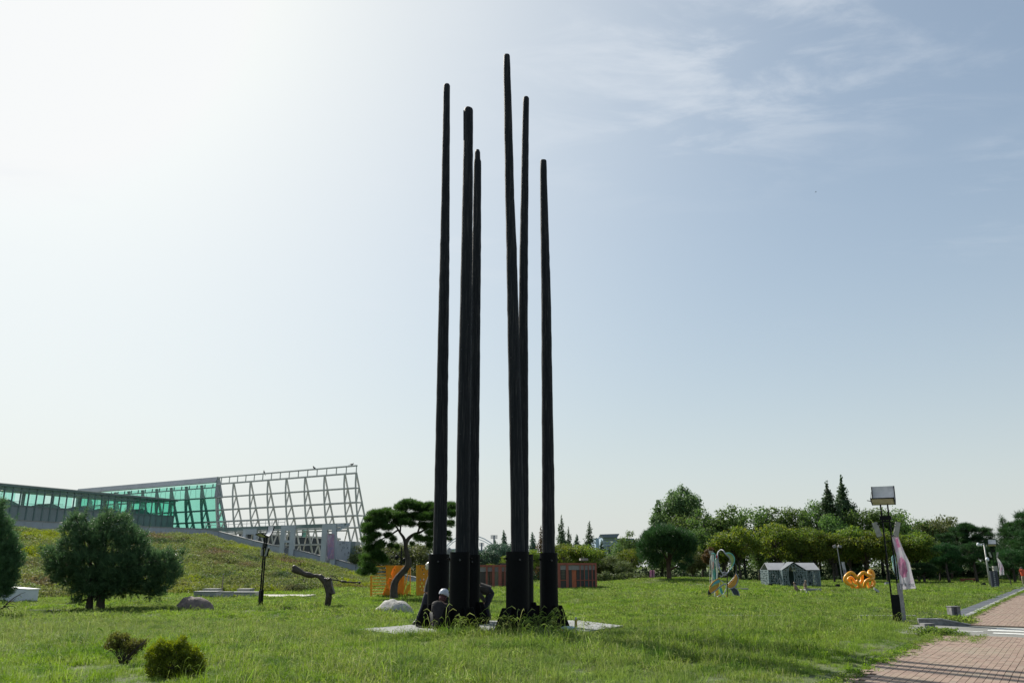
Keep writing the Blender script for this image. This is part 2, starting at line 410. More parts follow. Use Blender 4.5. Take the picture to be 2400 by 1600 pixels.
def brick_rows(a0, a1, b0, b1, L=.215, W=.107, gap=.007):
    out = []
    nb = int((b1 - b0) / W)
    for j in range(nb):
        b = b0 + j * W; off = rng.random() * L
        a = np.arange(a0 - off, a1, L)
        lo = np.maximum(a + gap * .25, a0); hi = np.minimum(a + L - gap * .25, a1)
        ok = hi - lo > .04; lo, hi = lo[ok], hi[ok]
        sh = .0055 * np.sin(lo * 1.35 + j * .05) + .002 * np.sin(lo * 3.3 + j * .15) + rng.normal() * .0012
        out.append(np.stack([lo, hi, b + gap * .5 + sh, b + W - gap * .5 + sh], 1))
    return np.concatenate(out)
bk = np.concatenate([brick_rows(-3.5, 10.87, .02, 8.9), brick_rows(15.25, 46, .02, 8.9)])
X_, Y_ = xy((bk[:, 0] + bk[:, 1]) / 2, (bk[:, 2] + bk[:, 3]) / 2)
edge = (bk[:, 2] > .25) | (rng.random(len(bk)) < .55 + bk[:, 2])
bk, X_, Y_ = bk[edge], X_[edge], Y_[edge]
inview = (Y_ > 12.6) & (X_ < Y_ * .592)
order = np.argsort(np.where(inview, Y_, 1e9)); single = np.zeros(len(bk), bool); single[order[:300]] = True
_k = rng.random(len(bk)); tints = rng.random(len(bk)) * .55
zt = rng.normal(0, .0012, len(bk)); tl = rng.normal(0, .0005, (len(bk), 2))
def brick_boxes(bb, zt, tl):
    n = len(bb); A = bb[:, [0, 1, 1, 0]]; B = bb[:, [2, 2, 3, 3]]
    x, y = xy(A, B)
    top = zt[:, None] + tl[:, [0]] * np.array([[-1, 1, 1, -1]]) + tl[:, [1]] * np.array([[-1, -1, 1, 1]])
    V = np.zeros((n, 8, 3)); V[:, :4, 0] = x; V[:, :4, 1] = y; V[:, :4, 2] = -.03; V[:, 4:, 0] = x; V[:, 4:, 1] = y; V[:, 4:, 2] = top
    f = np.array([[4, 5, 6, 7], [0, 1, 5, 4], [1, 2, 6, 5], [2, 3, 7, 6], [3, 0, 4, 7]][:])
    return V.reshape(-1, 3), (f[None] + (np.arange(n) * 8)[:, None, None]).reshape(-1, 4)
V, Fq = brick_boxes(bk[~single], zt[~single], tl[~single])
me = np_mesh('brick_field', V, Fq[:, ::-1], M_brick, {'tint': np.repeat(tints[~single] + rng.random((~single).sum()) * .4, 8), 'single': np.zeros(len(V))})
mesh_obj('brick_field', me, path, kind='stuff')
protos = []
for k in range(5):
    b0 = np.array([[-.1065, .1065, -.0488, .0488]]); n = 1
    V, Fq = brick_boxes(b0, rng.normal(0, .001, 1), rng.normal(0, .0005, (1, 2)))
    x0, y0 = xy(0, 0); V[:, 0] -= x0; V[:, 1] -= y0
    protos.append(np_mesh('brick', V, Fq[:, ::-1], M_brick, {'tint': np.zeros(8), 'single': np.ones(8)}))
for i in np.where(single)[0]:
    q = bk[i]; x, y = xy((q[0] + q[1]) / 2, (q[2] + q[3]) / 2)
    o = bpy.data.objects.new('brick', protos[int(_k[i] * 5)]); o.location = (x, y, 0); o.parent = path; COL.objects.link(o)

# ---- kerbs, gutter
M_granite = mat('granite', (.34, .34, .33), (.20, .20, .20), rough=.75, scale=14, bump=.2)
M_slate = mat('dark_gutter_stone', (.085, .095, .11), (.05, .056, .065), rough=.7, scale=5, bump=.3)
gut = empty('gutter', (*xy(40, -.6), 0), kind='structure')
for k in range(40):
    a = 17.4 + k * 1.5
    mb = MB(); slab(mb, a, a + 1.48, -.80, -.22, -.2, -.012 + .004 * (k % 3)); obj('gutter_slab', mb, M_slate, gut)
kerb = empty('kerb', (*xy(40, -.1), 0), kind='structure')
for k in range(62):
    a = 16.6 + k * 1.0
    mb = MB(); slab(mb, a, a + .985, -.205, -.01, -.2, .03 + .006 * ((k * 7) % 3)); obj('kerb_stone', mb, M_granite, kerb)
def rowk(name, p, q, n, w, h0, z, m):
    root = empty(name, ((p[0] + q[0]) / 2, (p[1] + q[1]) / 2, 0), kind='structure')
    for i in range(n):
        a = Vector((*p, z)).lerp(Vector((*q, z)), i / n + .004); b = Vector((*p, z)).lerp(Vector((*q, z)), (i + 1) / n - .004)
        mb = MB(); mb.bar(a, b, w, h0); obj('kerb_stone', mb, m, root)
    return root
lk = rowk('lawn_kerb', (2.5, 28.95), (13.6, 28.7), 11, .16, .3, -.06, M_granite)
rowk('lawn_edging', (-20.5, 33.8), (-6, 33.9), 14, .07, .22, -.09, M_granite)
# low ramp kerb beside the crossing
M_ramp = mat('weathered_kerb_concrete', (.24, .24, .235), (.11, .11, .11), rough=.85, scale=5, bump=.3)
k0 = gr(2152, 1451, .12); k1 = gr(2209, 1452, .12); k2 = gr(2276, 1465, -.02)
root = empty('retaining_kerb', k1, 'weathered concrete kerb wall sloping down to the road crossing beside the granite post', 'kerb')
for p, q, zz in ((k0, k1, 0), (k1, k2, 0)):
    d = (q - p); d.z = 0; d.normalize(); nn = Vector((-d.y, d.x, 0)) * .22
    mb = MB(); vs = [Vector((p.x, p.y, -.25)), Vector((q.x, q.y, -.25)), Vector((q.x, q.y, q.z)), Vector((p.x, p.y, p.z))]
    mb.prism(vs, nn); obj('kerb_stone', mb, M_ramp, root)
    mb = MB(); mb.prism([Vector((p.x, p.y, p.z + .002)) - nn * .08, Vector((q.x, q.y, q.z + .002)) - nn * .08, Vector((q.x, q.y, q.z + .035)) - nn * .08, Vector((p.x, p.y, p.z + .035)) - nn * .08], nn * 1.2); obj('coping', mb, M_granite, root)
# concrete wing under it
mb = MB(); p = gr(2209, 1472, -.03); mb.box((p.x - .25, p.y + .35, -.04), (.3, .3, .26))
obj('concrete_base', mb, M_ramp, root)
# ================================================================= slab and the tall charred poles
rnd = random.Random(11)
M_conc = mat('pale_concrete', (.27, .28, .27), (.18, .19, .18), rough=.85, scale=2.2, bump=.25, bscale=40)
c = [gr(862, 1480), gr(1005, 1458), gr(1200, 1466), gr(1445, 1474), gr(1310, 1502), gr(960, 1500)]
mb = MB(); slab_pts = [Vector((-4.05, 22.6, .0)), Vector((-1.6, 26.0, 0)), Vector((2.0, 26.3, 0)), Vector((3.1, 23.9, 0)), Vector((1.35, 20.9, 0)), Vector((-2.6, 20.7, 0))]
mb.prism([p + Vector((0, 0, -.12)) for p in slab_pts], (0, 0, .20)); SLAB_Z = .08
obj('concrete_slab', mb, M_conc, kind='structure')

def charred():
    m, t, b = nt('charred_black_timber'); b.inputs['Roughness'].default_value = .62; b.inputs['Specular IOR Level'].default_value = .14
    tc_ = t.nodes.new('ShaderNodeTexCoord'); mp_ = t.nodes.new('ShaderNodeMapping'); mp_.inputs['Scale'].default_value = (9, 9, .35); t.links.new(tc_.outputs['Object'], mp_.inputs[0])
    n = t.nodes.new('ShaderNodeTexNoise'); n.inputs['Scale'].default_value = 3; n.inputs['Detail'].default_value = 9; n.inputs['Roughness'].default_value = .7; t.links.new(mp_.outputs[0], n.inputs['Vector'])
    r = t.nodes.new('ShaderNodeValToRGB'); t.links.new(n.outputs[0], r.inputs[0])
    st = [(.33, (.006, .0075, .010)), (.52, (.016, .018, .022)), (.64, (.045, .044, .046)), (.76, (.16, .14, .115))]
    while len(r.color_ramp.elements) < 4: r.color_ramp.elements.new(.5)
    for e, (p, c) in zip(r.color_ramp.elements, st): e.position = p; e.color = rgb(c)
    t.links.new(r.outputs[0], b.inputs['Base Color'])
    bp = t.nodes.new('ShaderNodeBump'); bp.inputs['Strength'].default_value = .9; bp.inputs['Distance'].default_value = .03
    t.links.new(n.outputs[0], bp.inputs['Height']); t.links.new(bp.outputs[0], b.inputs['Normal'])
    return m
M_char = charred()
M_steelblk = mat('black_painted_steel', (.0055, .006, .007), (.003, .0033, .004), rough=.55, scale=2.5, bump=.05, bscale=12, spec=.09)
M_bolt = mat('dull_steel_bolt', (.09, .09, .095), rough=.45, metal=.8)
#        base Y, sleeve centre px, sleeve top py, sleeve width px, [(px, py, width px)...] from top to bottom
POLES = [
 (23.4, 1029, 1298, 49, [(1047, 199, 12.5), (1047, 202, 14.7), (1046, 300, 16.5), (1044, 462, 19), (1040.8, 689, 23.6), (1037, 900, 26), (1034, 1100, 29), (1030.8, 1310, 31.5)],
  'leftmost tall charred pole, standing apart left of the thick pair'),
 (21.6, 1078, 1293, 47, [(1099, 255, 18), (1098.5, 258, 20), (1098, 285, 21), (1096, 462, 24), (1092.5, 689, 27), (1089, 900, 29.5), (1086, 1100, 31), (1083.5, 1310, 32)],
  'thick charred pole second from the left, with a blunt split top'),
 (24.8, 1106, 1299.5, 39, [(1119, 352, 9), (1119, 358, 12.6), (1119, 373, 13.4), (1119, 380, 17), (1117.5, 563, 20), (1115.5, 689, 21.5), (1112.5, 900, 24), (1109.5, 1100, 26), (1107.5, 1310, 28)],
  'short charred pole leaning against the right side of the thick pole, narrow tip'),
 (21.2, 1213, 1292, 54, [(1187.8, 129, 12), (1187.8, 132, 14.5), (1188.2, 160, 16), (1191.6, 310, 19), (1194.7, 462, 21), (1199, 584, 24), (1201, 689, 25.5), (1206, 900, 28), (1210.5, 1100, 30), (1214.5, 1310, 32)],
  'tallest charred pole, tip leaning left, in the middle of the sculpture'),
 (24.6, 1229, 1298.6, 42, [(1232.8, 228, 10.5), (1232.8, 231, 14), (1231, 340, 16), (1229.5, 462, 17.7), (1227.6, 584, 19.5), (1226.5, 731, 21), (1225.8, 900, 24), (1225.4, 1100, 26), (1225, 1310, 27.5)],
  'slim charred pole rising close behind the right side of the tallest pole'),
 (22.7, 1285.5, 1295, 42, [(1273.5, 375, 12), (1273.5, 378, 14.7), (1273.8, 400, 15.5), (1276, 521, 18.5), (1279.8, 689, 22), (1282, 900, 25), (1284.5, 1100, 28), (1286, 1310, 29.6)],
  'rightmost and shortest-looking charred pole, standing apart on the right'),
]
for pi, (Y, scx, sty, sw, pts, lab) in enumerate(POLES):
    top = at(scx, sty, Y); bx = top.x
    root = empty('charred_pole', (bx, Y, SLAB_Z), lab, 'sculpture pole', 'charred poles of the sculpture')
    # shaft
    P = []; Rr = []
    raw = [(at(px, py, Y), w) for px, py, w in pts]
    raw.append((Vector((bx + (raw[-1][0].x - bx) * .9, Y, SLAB_Z + .05)), pts[-1][2] * 1.02))
    for i in range(len(raw) - 1):
        (a, wa), (b_, wb) = raw[i], raw[i + 1]; L = (a - b_).length; n = max(1, int(L / .22))
        for k in range(n):
            q = a.lerp(b_, k / n); w = wa + (wb - wa) * k / n
            P.append(q); Rr.append(w * mpp(q) / 2 * 1.04)
    P.append(raw[-1][0]); Rr.append(raw[-1][1] * mpp(raw[-1][0]) / 2)
    P2 = [p + Vector((rnd.uniform(-.003, .003), rnd.uniform(-.006, .006), 0)) for p in P]; Rr = [r * (1 + rnd.uniform(-.007, .007)) for r in Rr]
    mb = MB(); mb.tube(P2, Rr, n=14, wob=.018, rnd=rnd)
    obj('timber_shaft', mb, M_char, root, smooth=True)
    if pi == 1:      # sliver of the split beside the blunt top
        mb = MB(); a = at(1088.8, 261, Y); b_ = at(1089, 330, Y); mb.bar(a, b_, .07, .1); obj('split_top', mb, M_char, root)
    for (sx, sy) in ((rnd.uniform(-1, 1), 0),):
        mb = MB()
        for _ in range(5):
            k = rnd.randrange(3, len(P) - 12); q = P[k] + Vector((rnd.choice((-1, 1)) * Rr[k] * .5, -Rr[k] * .9, 0)); mb.box(q, (.02, .02, .02))
        obj('nail_heads', mb, M_bolt, root, kind='stuff')
    # sleeve: open steel tube
    r = sw * mpp(top) / 2; zt_ = top.z; mb = MB()
    n = 32; prof = [(r, SLAB_Z + .01), (r, zt_), (r - .015, zt_), (r - .015, zt_ - .5)]
    vs = []; fs = []
    for j, (rr, z) in enumerate(prof):
        for k in range(n): vs.append((bx + rr * math.cos(2 * math.pi * k / n), Y + rr * math.sin(2 * math.pi * k / n), z))
    for j in range(len(prof) - 1):
        for k in range(n): k2 = (k + 1) % n; fs.append((j * n + k, j * n + k2, (j + 1) * n + k2, (j + 1) * n + k))
    mb.add(vs, fs); sl = obj('steel_sleeve', mb, M_steelblk, root, smooth=True)
    me = sl.data; me.polygons.foreach_set('use_smooth', [True] * len(fs))
    md = sl.modifiers.new('edge', 'EDGE_SPLIT'); md.split_angle = R(40)
    # wedge filler between sleeve and shaft
    mb = MB(); mb.tube([(bx, Y, zt_ - .08), (bx, Y, zt_ - .06)], r - .016, n=24); obj('packing_disc', mb, M_char, root)
    # through bolts
    for s in (0, 1):
        an = R(8 + 83 * s + pi * 3); d = Vector((math.cos(an), math.sin(an), 0))
        mb = MB(); cc = Vector((bx, Y, zt_ - .17 - .03 * s)); mb.tube([cc - d * (r + .075), cc + d * (r + .075)], .014, n=8)
        for e in (-1, 1): mb.tube([cc + d * e * (r + .002), cc + d * e * (r + .03)], .028, n=6)
        obj('bolt', mb, M_bolt if s else M_steelblk, root)
    # base plate and gussets
    mb = MB(); mb.tube([(bx, Y, SLAB_Z + .002), (bx, Y, SLAB_Z + .03)], r + .30, n=8); obj('base_plate', mb, M_steelblk, root)
    ng = 6
    for k in range(ng):
        an = R(60 * k + (0, 0, 18, 8, 30, 2)[pi] - 3); d = Vector((math.cos(an), math.sin(an), 0)); pn = Vector((-d.y, d.x, 0)) * .024
        c0 = Vector((bx, Y, SLAB_Z + .031)) - pn / 2
        mb = MB(); mb.prism([c0 + d * (r + .002), c0 + d * (r + .31), c0 + d * (r + .10) + Vector((0, 0, .56)), c0 + d * (r + .002) + Vector((0, 0, .56))], pn)
        obj('gusset', mb, M_steelblk, root)
# small things on the slab
M_can = mat('brass_coloured_can', (.45, .30, .10), (.30, .2, .07), rough=.35, metal=.5)
M_capw = emptymat('pale_cap', (.55, .55, .5)); M_blue = mat('pale_blue_plastic', (.42, .56, .75), (.30, .42, .6), rough=.4, scale=4)
p = at(1350, 1472, 22.6); z = SLAB_Z
root = empty('spray_can', (p.x, p.y, z), 'upright brown spray can standing on the slab right of the poles', 'spray can')
mb = MB(); mb.tube([(p.x, p.y, z), (p.x, p.y, z + .24)], .035, n=12); obj('can_body', mb, M_can, root, smooth=False)
mb = MB(); mb.tube([(p.x, p.y, z + .24), (p.x, p.y, z + .265), (p.x, p.y, z + .30)], [.03, .022, .02], n=10); obj('nozzle_cap', mb, M_capw, root)
p = at(1331, 1479, 22.3)
root = empty('plastic_bag', (p.x, p.y, z), 'pale blue plastic bag lying on the slab by the rightmost pole', 'bag')
mb = MB(); mb.ellipsoid((p.x, p.y, z + .045), (.19, .07, .05), 14, 8)
mb.v = [(v[0] + .012 * math.sin(v[0] * 70 + v[2] * 90), v[1], max(z + .002, v[2] + .008 * math.sin(v[0] * 60))) for v in mb.v]
obj('bag_body', mb, M_blue, root, smooth=True)
mb = MB(); mb.tube([(p.x + .18, p.y, z + .05), (p.x + .22, p.y + .01, z + .055), (p.x + .25, p.y, z + .03)], [.025, .012, .02], n=6); obj('knot', mb, M_blue, root)
p = at(1317, 1484, 21.9)
root = empty('red_bottle_top', (p.x, p.y, z), 'small red bottle top lying on the slab beside the blue bag', 'bottle top')
mb = MB(); mb.tube([(p.x, p.y, z), (p.x, p.y, z + .02)], .03, n=10); obj('cap', mb, emptymat('red_plastic', (.5, .04, .02)), root)
# ================================================================= people (one skinned body each)
def skin(name, verts, edges, rad, mat_, parent, root_i=0, sub=2, **kw):
    me = bpy.data.meshes.new(name); off = wloc(parent)
    me.from_pydata([tuple(Vector(v) - off) for v in verts], edges, [])
    o = bpy.data.objects.new(name, me); o.parent = parent; COL.objects.link(o); me.materials.append(mat_)
    md = o.modifiers.new('skin', 'SKIN'); md.use_smooth_shade = True
    lay = me.skin_vertices[0] if len(me.skin_vertices) else None
    if lay is None:
        import bmesh
        bm = bmesh.new(); bm.from_mesh(me); bm.verts.layers.skin.verify(); bm.to_mesh(me); bm.free(); lay = me.skin_vertices[0]
    for i, r in enumerate(rad):
        rr = r if hasattr(r, '__len__') else (r, r)
        lay.data[i].radius = rr; lay.data[i].use_root = (i == root_i)
    s = o.modifiers.new('smooth', 'SUBSURF'); s.levels = sub; s.render_levels = sub
    return props(o, **kw)
M_skin = mat('skin', (.36, .21, .15), (.29, .165, .115), rough=.55, scale=10)
M_black = mat('black_work_clothes', (.022, .022, .026), (.013, .013, .016), rough=.8, scale=8, bump=.4, bscale=20)
M_char2 = mat('dark_brown_jacket', (.026, .022, .023), (.014, .012, .013), rough=.85, scale=7, bump=.5, bscale=16)
M_navy = mat('navy_trousers', (.02, .022, .035), (.012, .013, .022), rough=.8, scale=8, bump=.4, bscale=18)
M_olive = mat('olive_grey_shirt', (.06, .05, .042), (.035, .03, .026), rough=.85, scale=6, bump=.5, bscale=14)
M_boot = emptymat('dark_boots', (.03, .028, .026), .6); M_helm = mat('white_helmet_shell', (.56, .58, .64), (.46, .48, .54), rough=.3, scale=3)
M_maroon = emptymat('maroon_neck_cover', (.10, .035, .04), .9)

def person(label, J, clothes, helmet=None, scale=1.0, cat='person', hair=None, mats=None, group=None):
    """J: dict of joints (world). pelvis, chest, neck, head, per side s in L,R: sh, el, wr, hp, kn, an, toe"""
    mats = mats or {}
    root = empty('person', (J['pelvis'].x, J['pelvis'].y, min(J['anL'].z, J['anR'].z) - .06), label, cat, group)
    s = scale; V = []; E = []; Rd = []
    def add(p, r, par=None):
        V.append(Vector(p)); Rd.append(r if hasattr(r, '__len__') else (r * s, r * s)); i = len(V) - 1
        if par is not None: E.append((par, i))
        return i
    pel = add(J['pelvis'], .115); mid = add(J['pelvis'].lerp(J['chest'], .5), .11, pel); ch = add(J['chest'], .105, mid); nk = add(J['neck'], .055, ch)
    hb = J['neck'].lerp(J['head'], .45); h1 = add(hb, .062, nk); h2 = add(J['head'], .088, h1); h3 = add(J['head'] + (J['head'] - J['neck']).normalized() * .07 * s, .06, h2)
    f = J.get('face', Vector((0, -1, 0))).normalized(); up = (J['head'] - J['neck']).normalized(); sd = f.cross(up).normalized()
    for d in 'LR':
        sh = add(J['sh' + d], .058, ch); el = add(J['el' + d], .042, sh); wr = add(J['wr' + d], .027, el)
        dr = (J['wr' + d] - J['el' + d]).normalized(); pm = add(J['wr' + d] + dr * .06 * s, .032, wr)
        hp = add(J['hp' + d], .082, pel); kn = add(J['kn' + d], .06, hp); an = add(J['an' + d], .04, kn); toe = add(J['toe' + d], .036, an)
    body = skin('body', V, E, Rd, mats.get('skin', M_skin), root, 0, 2)
    # fingers: unequal, slightly bent, thumb from the side of the palm
    for d in 'LR':
        dr = (J['wr' + d] - J['el' + d]).normalized(); sw = dr.cross(Vector((.2, .3, 1))).normalized(); dn = dr.cross(sw)
        mb = MB(); p0 = J['wr' + d] + dr * .07 * s
        for k, L in enumerate((.065, .078, .072, .055)):
            a = p0 + sw * (k - 1.5) * .019 * s; mb.tube([a - dr * .01, a + dr * L * .5 * s + dn * .004, a + dr * L * .85 * s + dn * .02, a + dr * L * .95 * s + dn * .036], [.0085 * s, .0085 * s, .0075 * s, .005 * s], n=6)
        a = J['wr' + d] + dr * .03 * s - sw * .03 * s; mb.tube([a, a - sw * .028 + dr * .02 + dn * .01, a - sw * .03 + dr * .05 + dn * .024], [.011 * s, .009 * s, .006 * s], n=6)
        obj('hand', mb, mats.get('skin', M_skin), root, smooth=True)
    # face features
    mb = MB(); H = J['head']
    mb.prism([H + f * .078 * s + up * .012, H + f * .083 * s - up * .03 - sd * .014, H + f * .105 * s - up * .034, H + f * .083 * s - up * .03 + sd * .014], up * .004)
    mb.box(H + f * .080 * s - up * .062 * s, (.035, .012, .008))
    for e in (-1, 1):
        mb.ellipsoid(H + sd * e * .088 * s - up * .01, (.012, .02, .03), 6, 5)
        mb.ellipsoid(H + f * .080 * s + sd * e * .032 * s + up * .012, (.012, .010, .007), 6, 5)
    obj('face', mb, mats.get('skin', M_skin), root, smooth=True, kind='stuff')
    def cloth(nm, keys, extra, m):
        V = []; E = []; Rd = []; idx = {}
        for k, p, r, par in keys:
            V.append(Vector(p)); Rd.append(r if hasattr(r, '__len__') else (r * s, r * s)); idx[k] = len(V) - 1
            if par is not None: E.append((idx[par], idx[k]))
        return skin(nm, V, E, Rd, m, root, 0, 2)
    up_m, lo_m = clothes
    ks = [('m', J['pelvis'].lerp(J['chest'], .42), .165, None), ('b', J['pelvis'].lerp(J['chest'], -.02), .18, 'm'), ('c', J['chest'], .19, 'm'), ('n', J['chest'].lerp(J['neck'], .85), .10, 'c')]
    for d in 'LR':
        e2 = J['el' + d].lerp(J['wr' + d], .45)
        ks += [('s' + d, J['sh' + d], .095, 'c'), ('e' + d, J['el' + d], .068, 's' + d), ('w' + d, J['el' + d].lerp(J['wr' + d], J.get('sleeve', .9)), .044, 'e' + d)]
    cloth('jacket', ks, None, up_m)
    ks = [('p', J['pelvis'], .165, None), ('w', J['pelvis'].lerp(J['chest'], .2), .15, 'p')]
    for d in 'LR': ks += [('h' + d, J['hp' + d], .125, 'p'), ('k' + d, J['kn' + d], .095, 'h' + d), ('a' + d, J['kn' + d].lerp(J['an' + d], .93), .072, 'k' + d)]
    cloth('trousers', ks, None, lo_m)
    for d in 'LR':
        tv = (J['toe' + d] - J['an' + d]); mb = MB(); mb.tube([J['an' + d] + Vector((0, 0, .06)), J['an' + d], J['an' + d].lerp(J['toe' + d], .5) - Vector((0, 0, .008)), J['toe' + d], J['toe' + d] + tv.normalized() * .05], [.052 * s, .056 * s, .052 * s, .046 * s, .02 * s], n=10)
        obj('boot', mb, mats.get('boot', M_boot), root, smooth=True)
    if helmet:
        mb = MB(); H = J['head'] + up * .045 * s; q = up.to_track_quat('Z', 'Y').to_matrix()
        n = 20; prof = [(.128, -.05), (.135, -.03), (.134, .02), (.122, .065), (.095, .105), (.055, .128), (.012, .137)]
        vs = []; fs = []
        for (rr, z) in prof:
            for k in range(n):
                an = 2 * math.pi * k / n; vs.append(H + q @ Vector((rr * s * math.cos(an), rr * s * math.sin(an) * 1.08, z * s)))
        for j in range(len(prof) - 1):
            for k in range(n): k2 = (k + 1) % n; fs.append((j * n + k, j * n + k2, (j + 1) * n + k2, (j + 1) * n + k))
        fs.append(tuple((len(prof) - 1) * n + k for k in range(n))); mb.add(vs, fs)
        he = obj('helmet', mb, helmet, root, smooth=True)
        mb = MB()
        for k in range(3): 
            an = R(200 + 50 * k); d = q @ Vector((math.cos(an) * .118, math.sin(an) * .125, .07)) * s; mb.box(H + d, (.03, .03, .045))
        obj('vent', mb, M_black, he, kind='stuff')
        mb = MB(); mb.tube([J['head'] - up * .02 * s, J['neck'] - up * .02], [.10 * s, .085 * s], n=12); obj('neck_cover', mb, M_maroon, root, smooth=True)
    elif hair:
        mb = MB(); mb.ellipsoid(J['head'] + up * .035 * s - f * .02 * s, (.10 * s, .105 * s, .10 * s), 14, 9); obj('hair', mb, hair, root, smooth=True)
    return root
def vv(*a): return Vector(a)
zs = SLAB_Z
# 1 crouching worker, seen from behind, between the two left sleeves
cx, cy = at(1034, 1430, 22.35).x, 22.35
J = dict(pelvis=vv(cx - .03, cy - .02, zs + .24), chest=vv(cx - .04, cy + .12, zs + .56), neck=vv(cx + .0, cy + .2, zs + .72), head=vv(cx + .035, cy + .24, zs + .84), face=vv(.35, 1, -.35),
         shL=vv(cx - .20, cy + .12, zs + .60), elL=vv(cx - .22, cy + .28, zs + .36), wrL=vv(cx - .04, cy + .46, zs + .30),
         shR=vv(cx + .17, cy + .14, zs + .60), elR=vv(cx + .30, cy + .26, zs + .42), wrR=vv(cx + .24, cy + .48, zs + .36),
         hpL=vv(cx - .14, cy, zs + .22), knL=vv(cx - .26, cy + .36, zs + .42), anL=vv(cx - .2, cy + .14, zs + .07), toeL=vv(cx - .22, cy + .30, zs + .05),
         hpR=vv(cx + .10, cy, zs + .22), knR=vv(cx + .2, cy + .38, zs + .40), anR=vv(cx + .14, cy + .12, zs + .07), toeR=vv(cx + .16, cy + .28, zs + .05))
person('worker in white helmet and dark jacket crouching with back turned at the pole bases', J, (M_char2, M_black), helmet=M_helm)
# 2 standing worker half hidden behind the leftmost sleeve, leg stretched back to the left
cy = 24.2; cx = at(1003, 1400, cy).x
J = dict(pelvis=vv(cx + .02, cy, zs + .88), chest=vv(cx + .10, cy, zs + 1.26), neck=vv(cx + .12, cy, zs + 1.43), head=vv(cx + .06, cy, zs + 1.55), face=vv(.9, -.3, -.2),
         shL=vv(cx + .07, cy - .17, zs + 1.33), elL=vv(cx + .22, cy - .24, zs + 1.08), wrL=vv(cx + .42, cy - .2, zs + 1.14),
         shR=vv(cx + .07, cy + .17, zs + 1.33), elR=vv(cx + .24, cy + .2, zs + 1.10), wrR=vv(cx + .45, cy + .1, zs + 1.2),
         hpL=vv(cx, cy - .09, zs + .84), knL=vv(cx - .10, cy - .10, zs + .48), anL=vv(cx - .28, cy - .12, zs + .10), toeL=vv(cx - .36, cy - .16, zs + .05),
         hpR=vv(cx + .02, cy + .09, zs + .84), knR=vv(cx + .22, cy + .08, zs + .48), anR=vv(cx + .2, cy + .1, zs + .08), toeR=vv(cx + .36, cy + .1, zs + .05))
person('worker in black with a cream helmet standing half hidden behind the leftmost pole', J, (M_black, M_navy), helmet=mat('cream_helmet_shell', (.62, .58, .45), (.5, .45, .33), rough=.3, scale=3))
# 3 bending worker right of the thick pair: head and arms behind the sleeve, rump to the right
cy = 25.7; X = lambda px: at(px, 1400, cy).x
J = dict(pelvis=vv(X(1149), cy, zs + .87), chest=vv(X(1116), cy - .02, zs + 1.0), neck=vv(X(1100), cy - .02, zs + .92), head=vv(X(1090), cy - .03, zs + .82), face=vv(-.6, 0, -.9), sleeve=.35,
         shL=vv(X(1114), cy - .17, zs + .92), elL=vv(X(1137), cy - .22, zs + .60), wrL=vv(X(1128), cy - .22, zs + .42),
         shR=vv(X(1112), cy + .17, zs + .92), elR=vv(X(1118), cy + .2, zs + .6), wrR=vv(X(1110), cy + .2, zs + .42),
         hpL=vv(X(1150), cy - .06, zs + .80), knL=vv(X(1140), cy - .12, zs + .44), anL=vv(X(1148), cy - .16, zs + .09), toeL=vv(X(1138), cy - .2, zs + .05),
         hpR=vv(X(1149), cy + .06, zs + .80), knR=vv(X(1135), cy + .12, zs + .45), anR=vv(X(1134), cy + .16, zs + .09), toeR=vv(X(1124), cy + .2, zs + .05))
person('worker in olive shirt and dark trousers bending forward, rump to the right of the poles', J, (M_olive, M_navy), helmet=None, hair=M_black)
# 4 far person at the right picture edge
cy = 80.0; q = at(2398, 1350, cy); g0 = 0.0; cx = q.x
J = dict(pelvis=vv(cx, cy, .86), chest=vv(cx, cy, 1.22), neck=vv(cx, cy, 1.42), head=vv(cx, cy, 1.54), face=vv(0, -1, 0),
         shL=vv(cx - .18, cy, 1.35), elL=vv(cx - .30, cy - .1, 1.25), wrL=vv(cx - .28, cy - .15, 1.5), shR=vv(cx + .18, cy, 1.35), elR=vv(cx + .24, cy, 1.1), wrR=vv(cx + .2, cy - .1, .9),
         hpL=vv(cx - .09, cy, .84), knL=vv(cx - .1, cy, .46), anL=vv(cx - .11, cy, .08), toeL=vv(cx - .12, cy - .16, .05), hpR=vv(cx + .09, cy, .84), knR=vv(cx + .12, cy - .1, .46), anR=vv(cx + .12, cy + .05, .08), toeR=vv(cx + .13, cy - .1, .05))
person('far walker in an orange red shirt at the right picture edge on the brick path', J, (mat('orange_red_shirt', (.62, .09, .03), rough=.8), mat('beige_trousers', (.3, .26, .18), rough=.8)), hair=M_black)
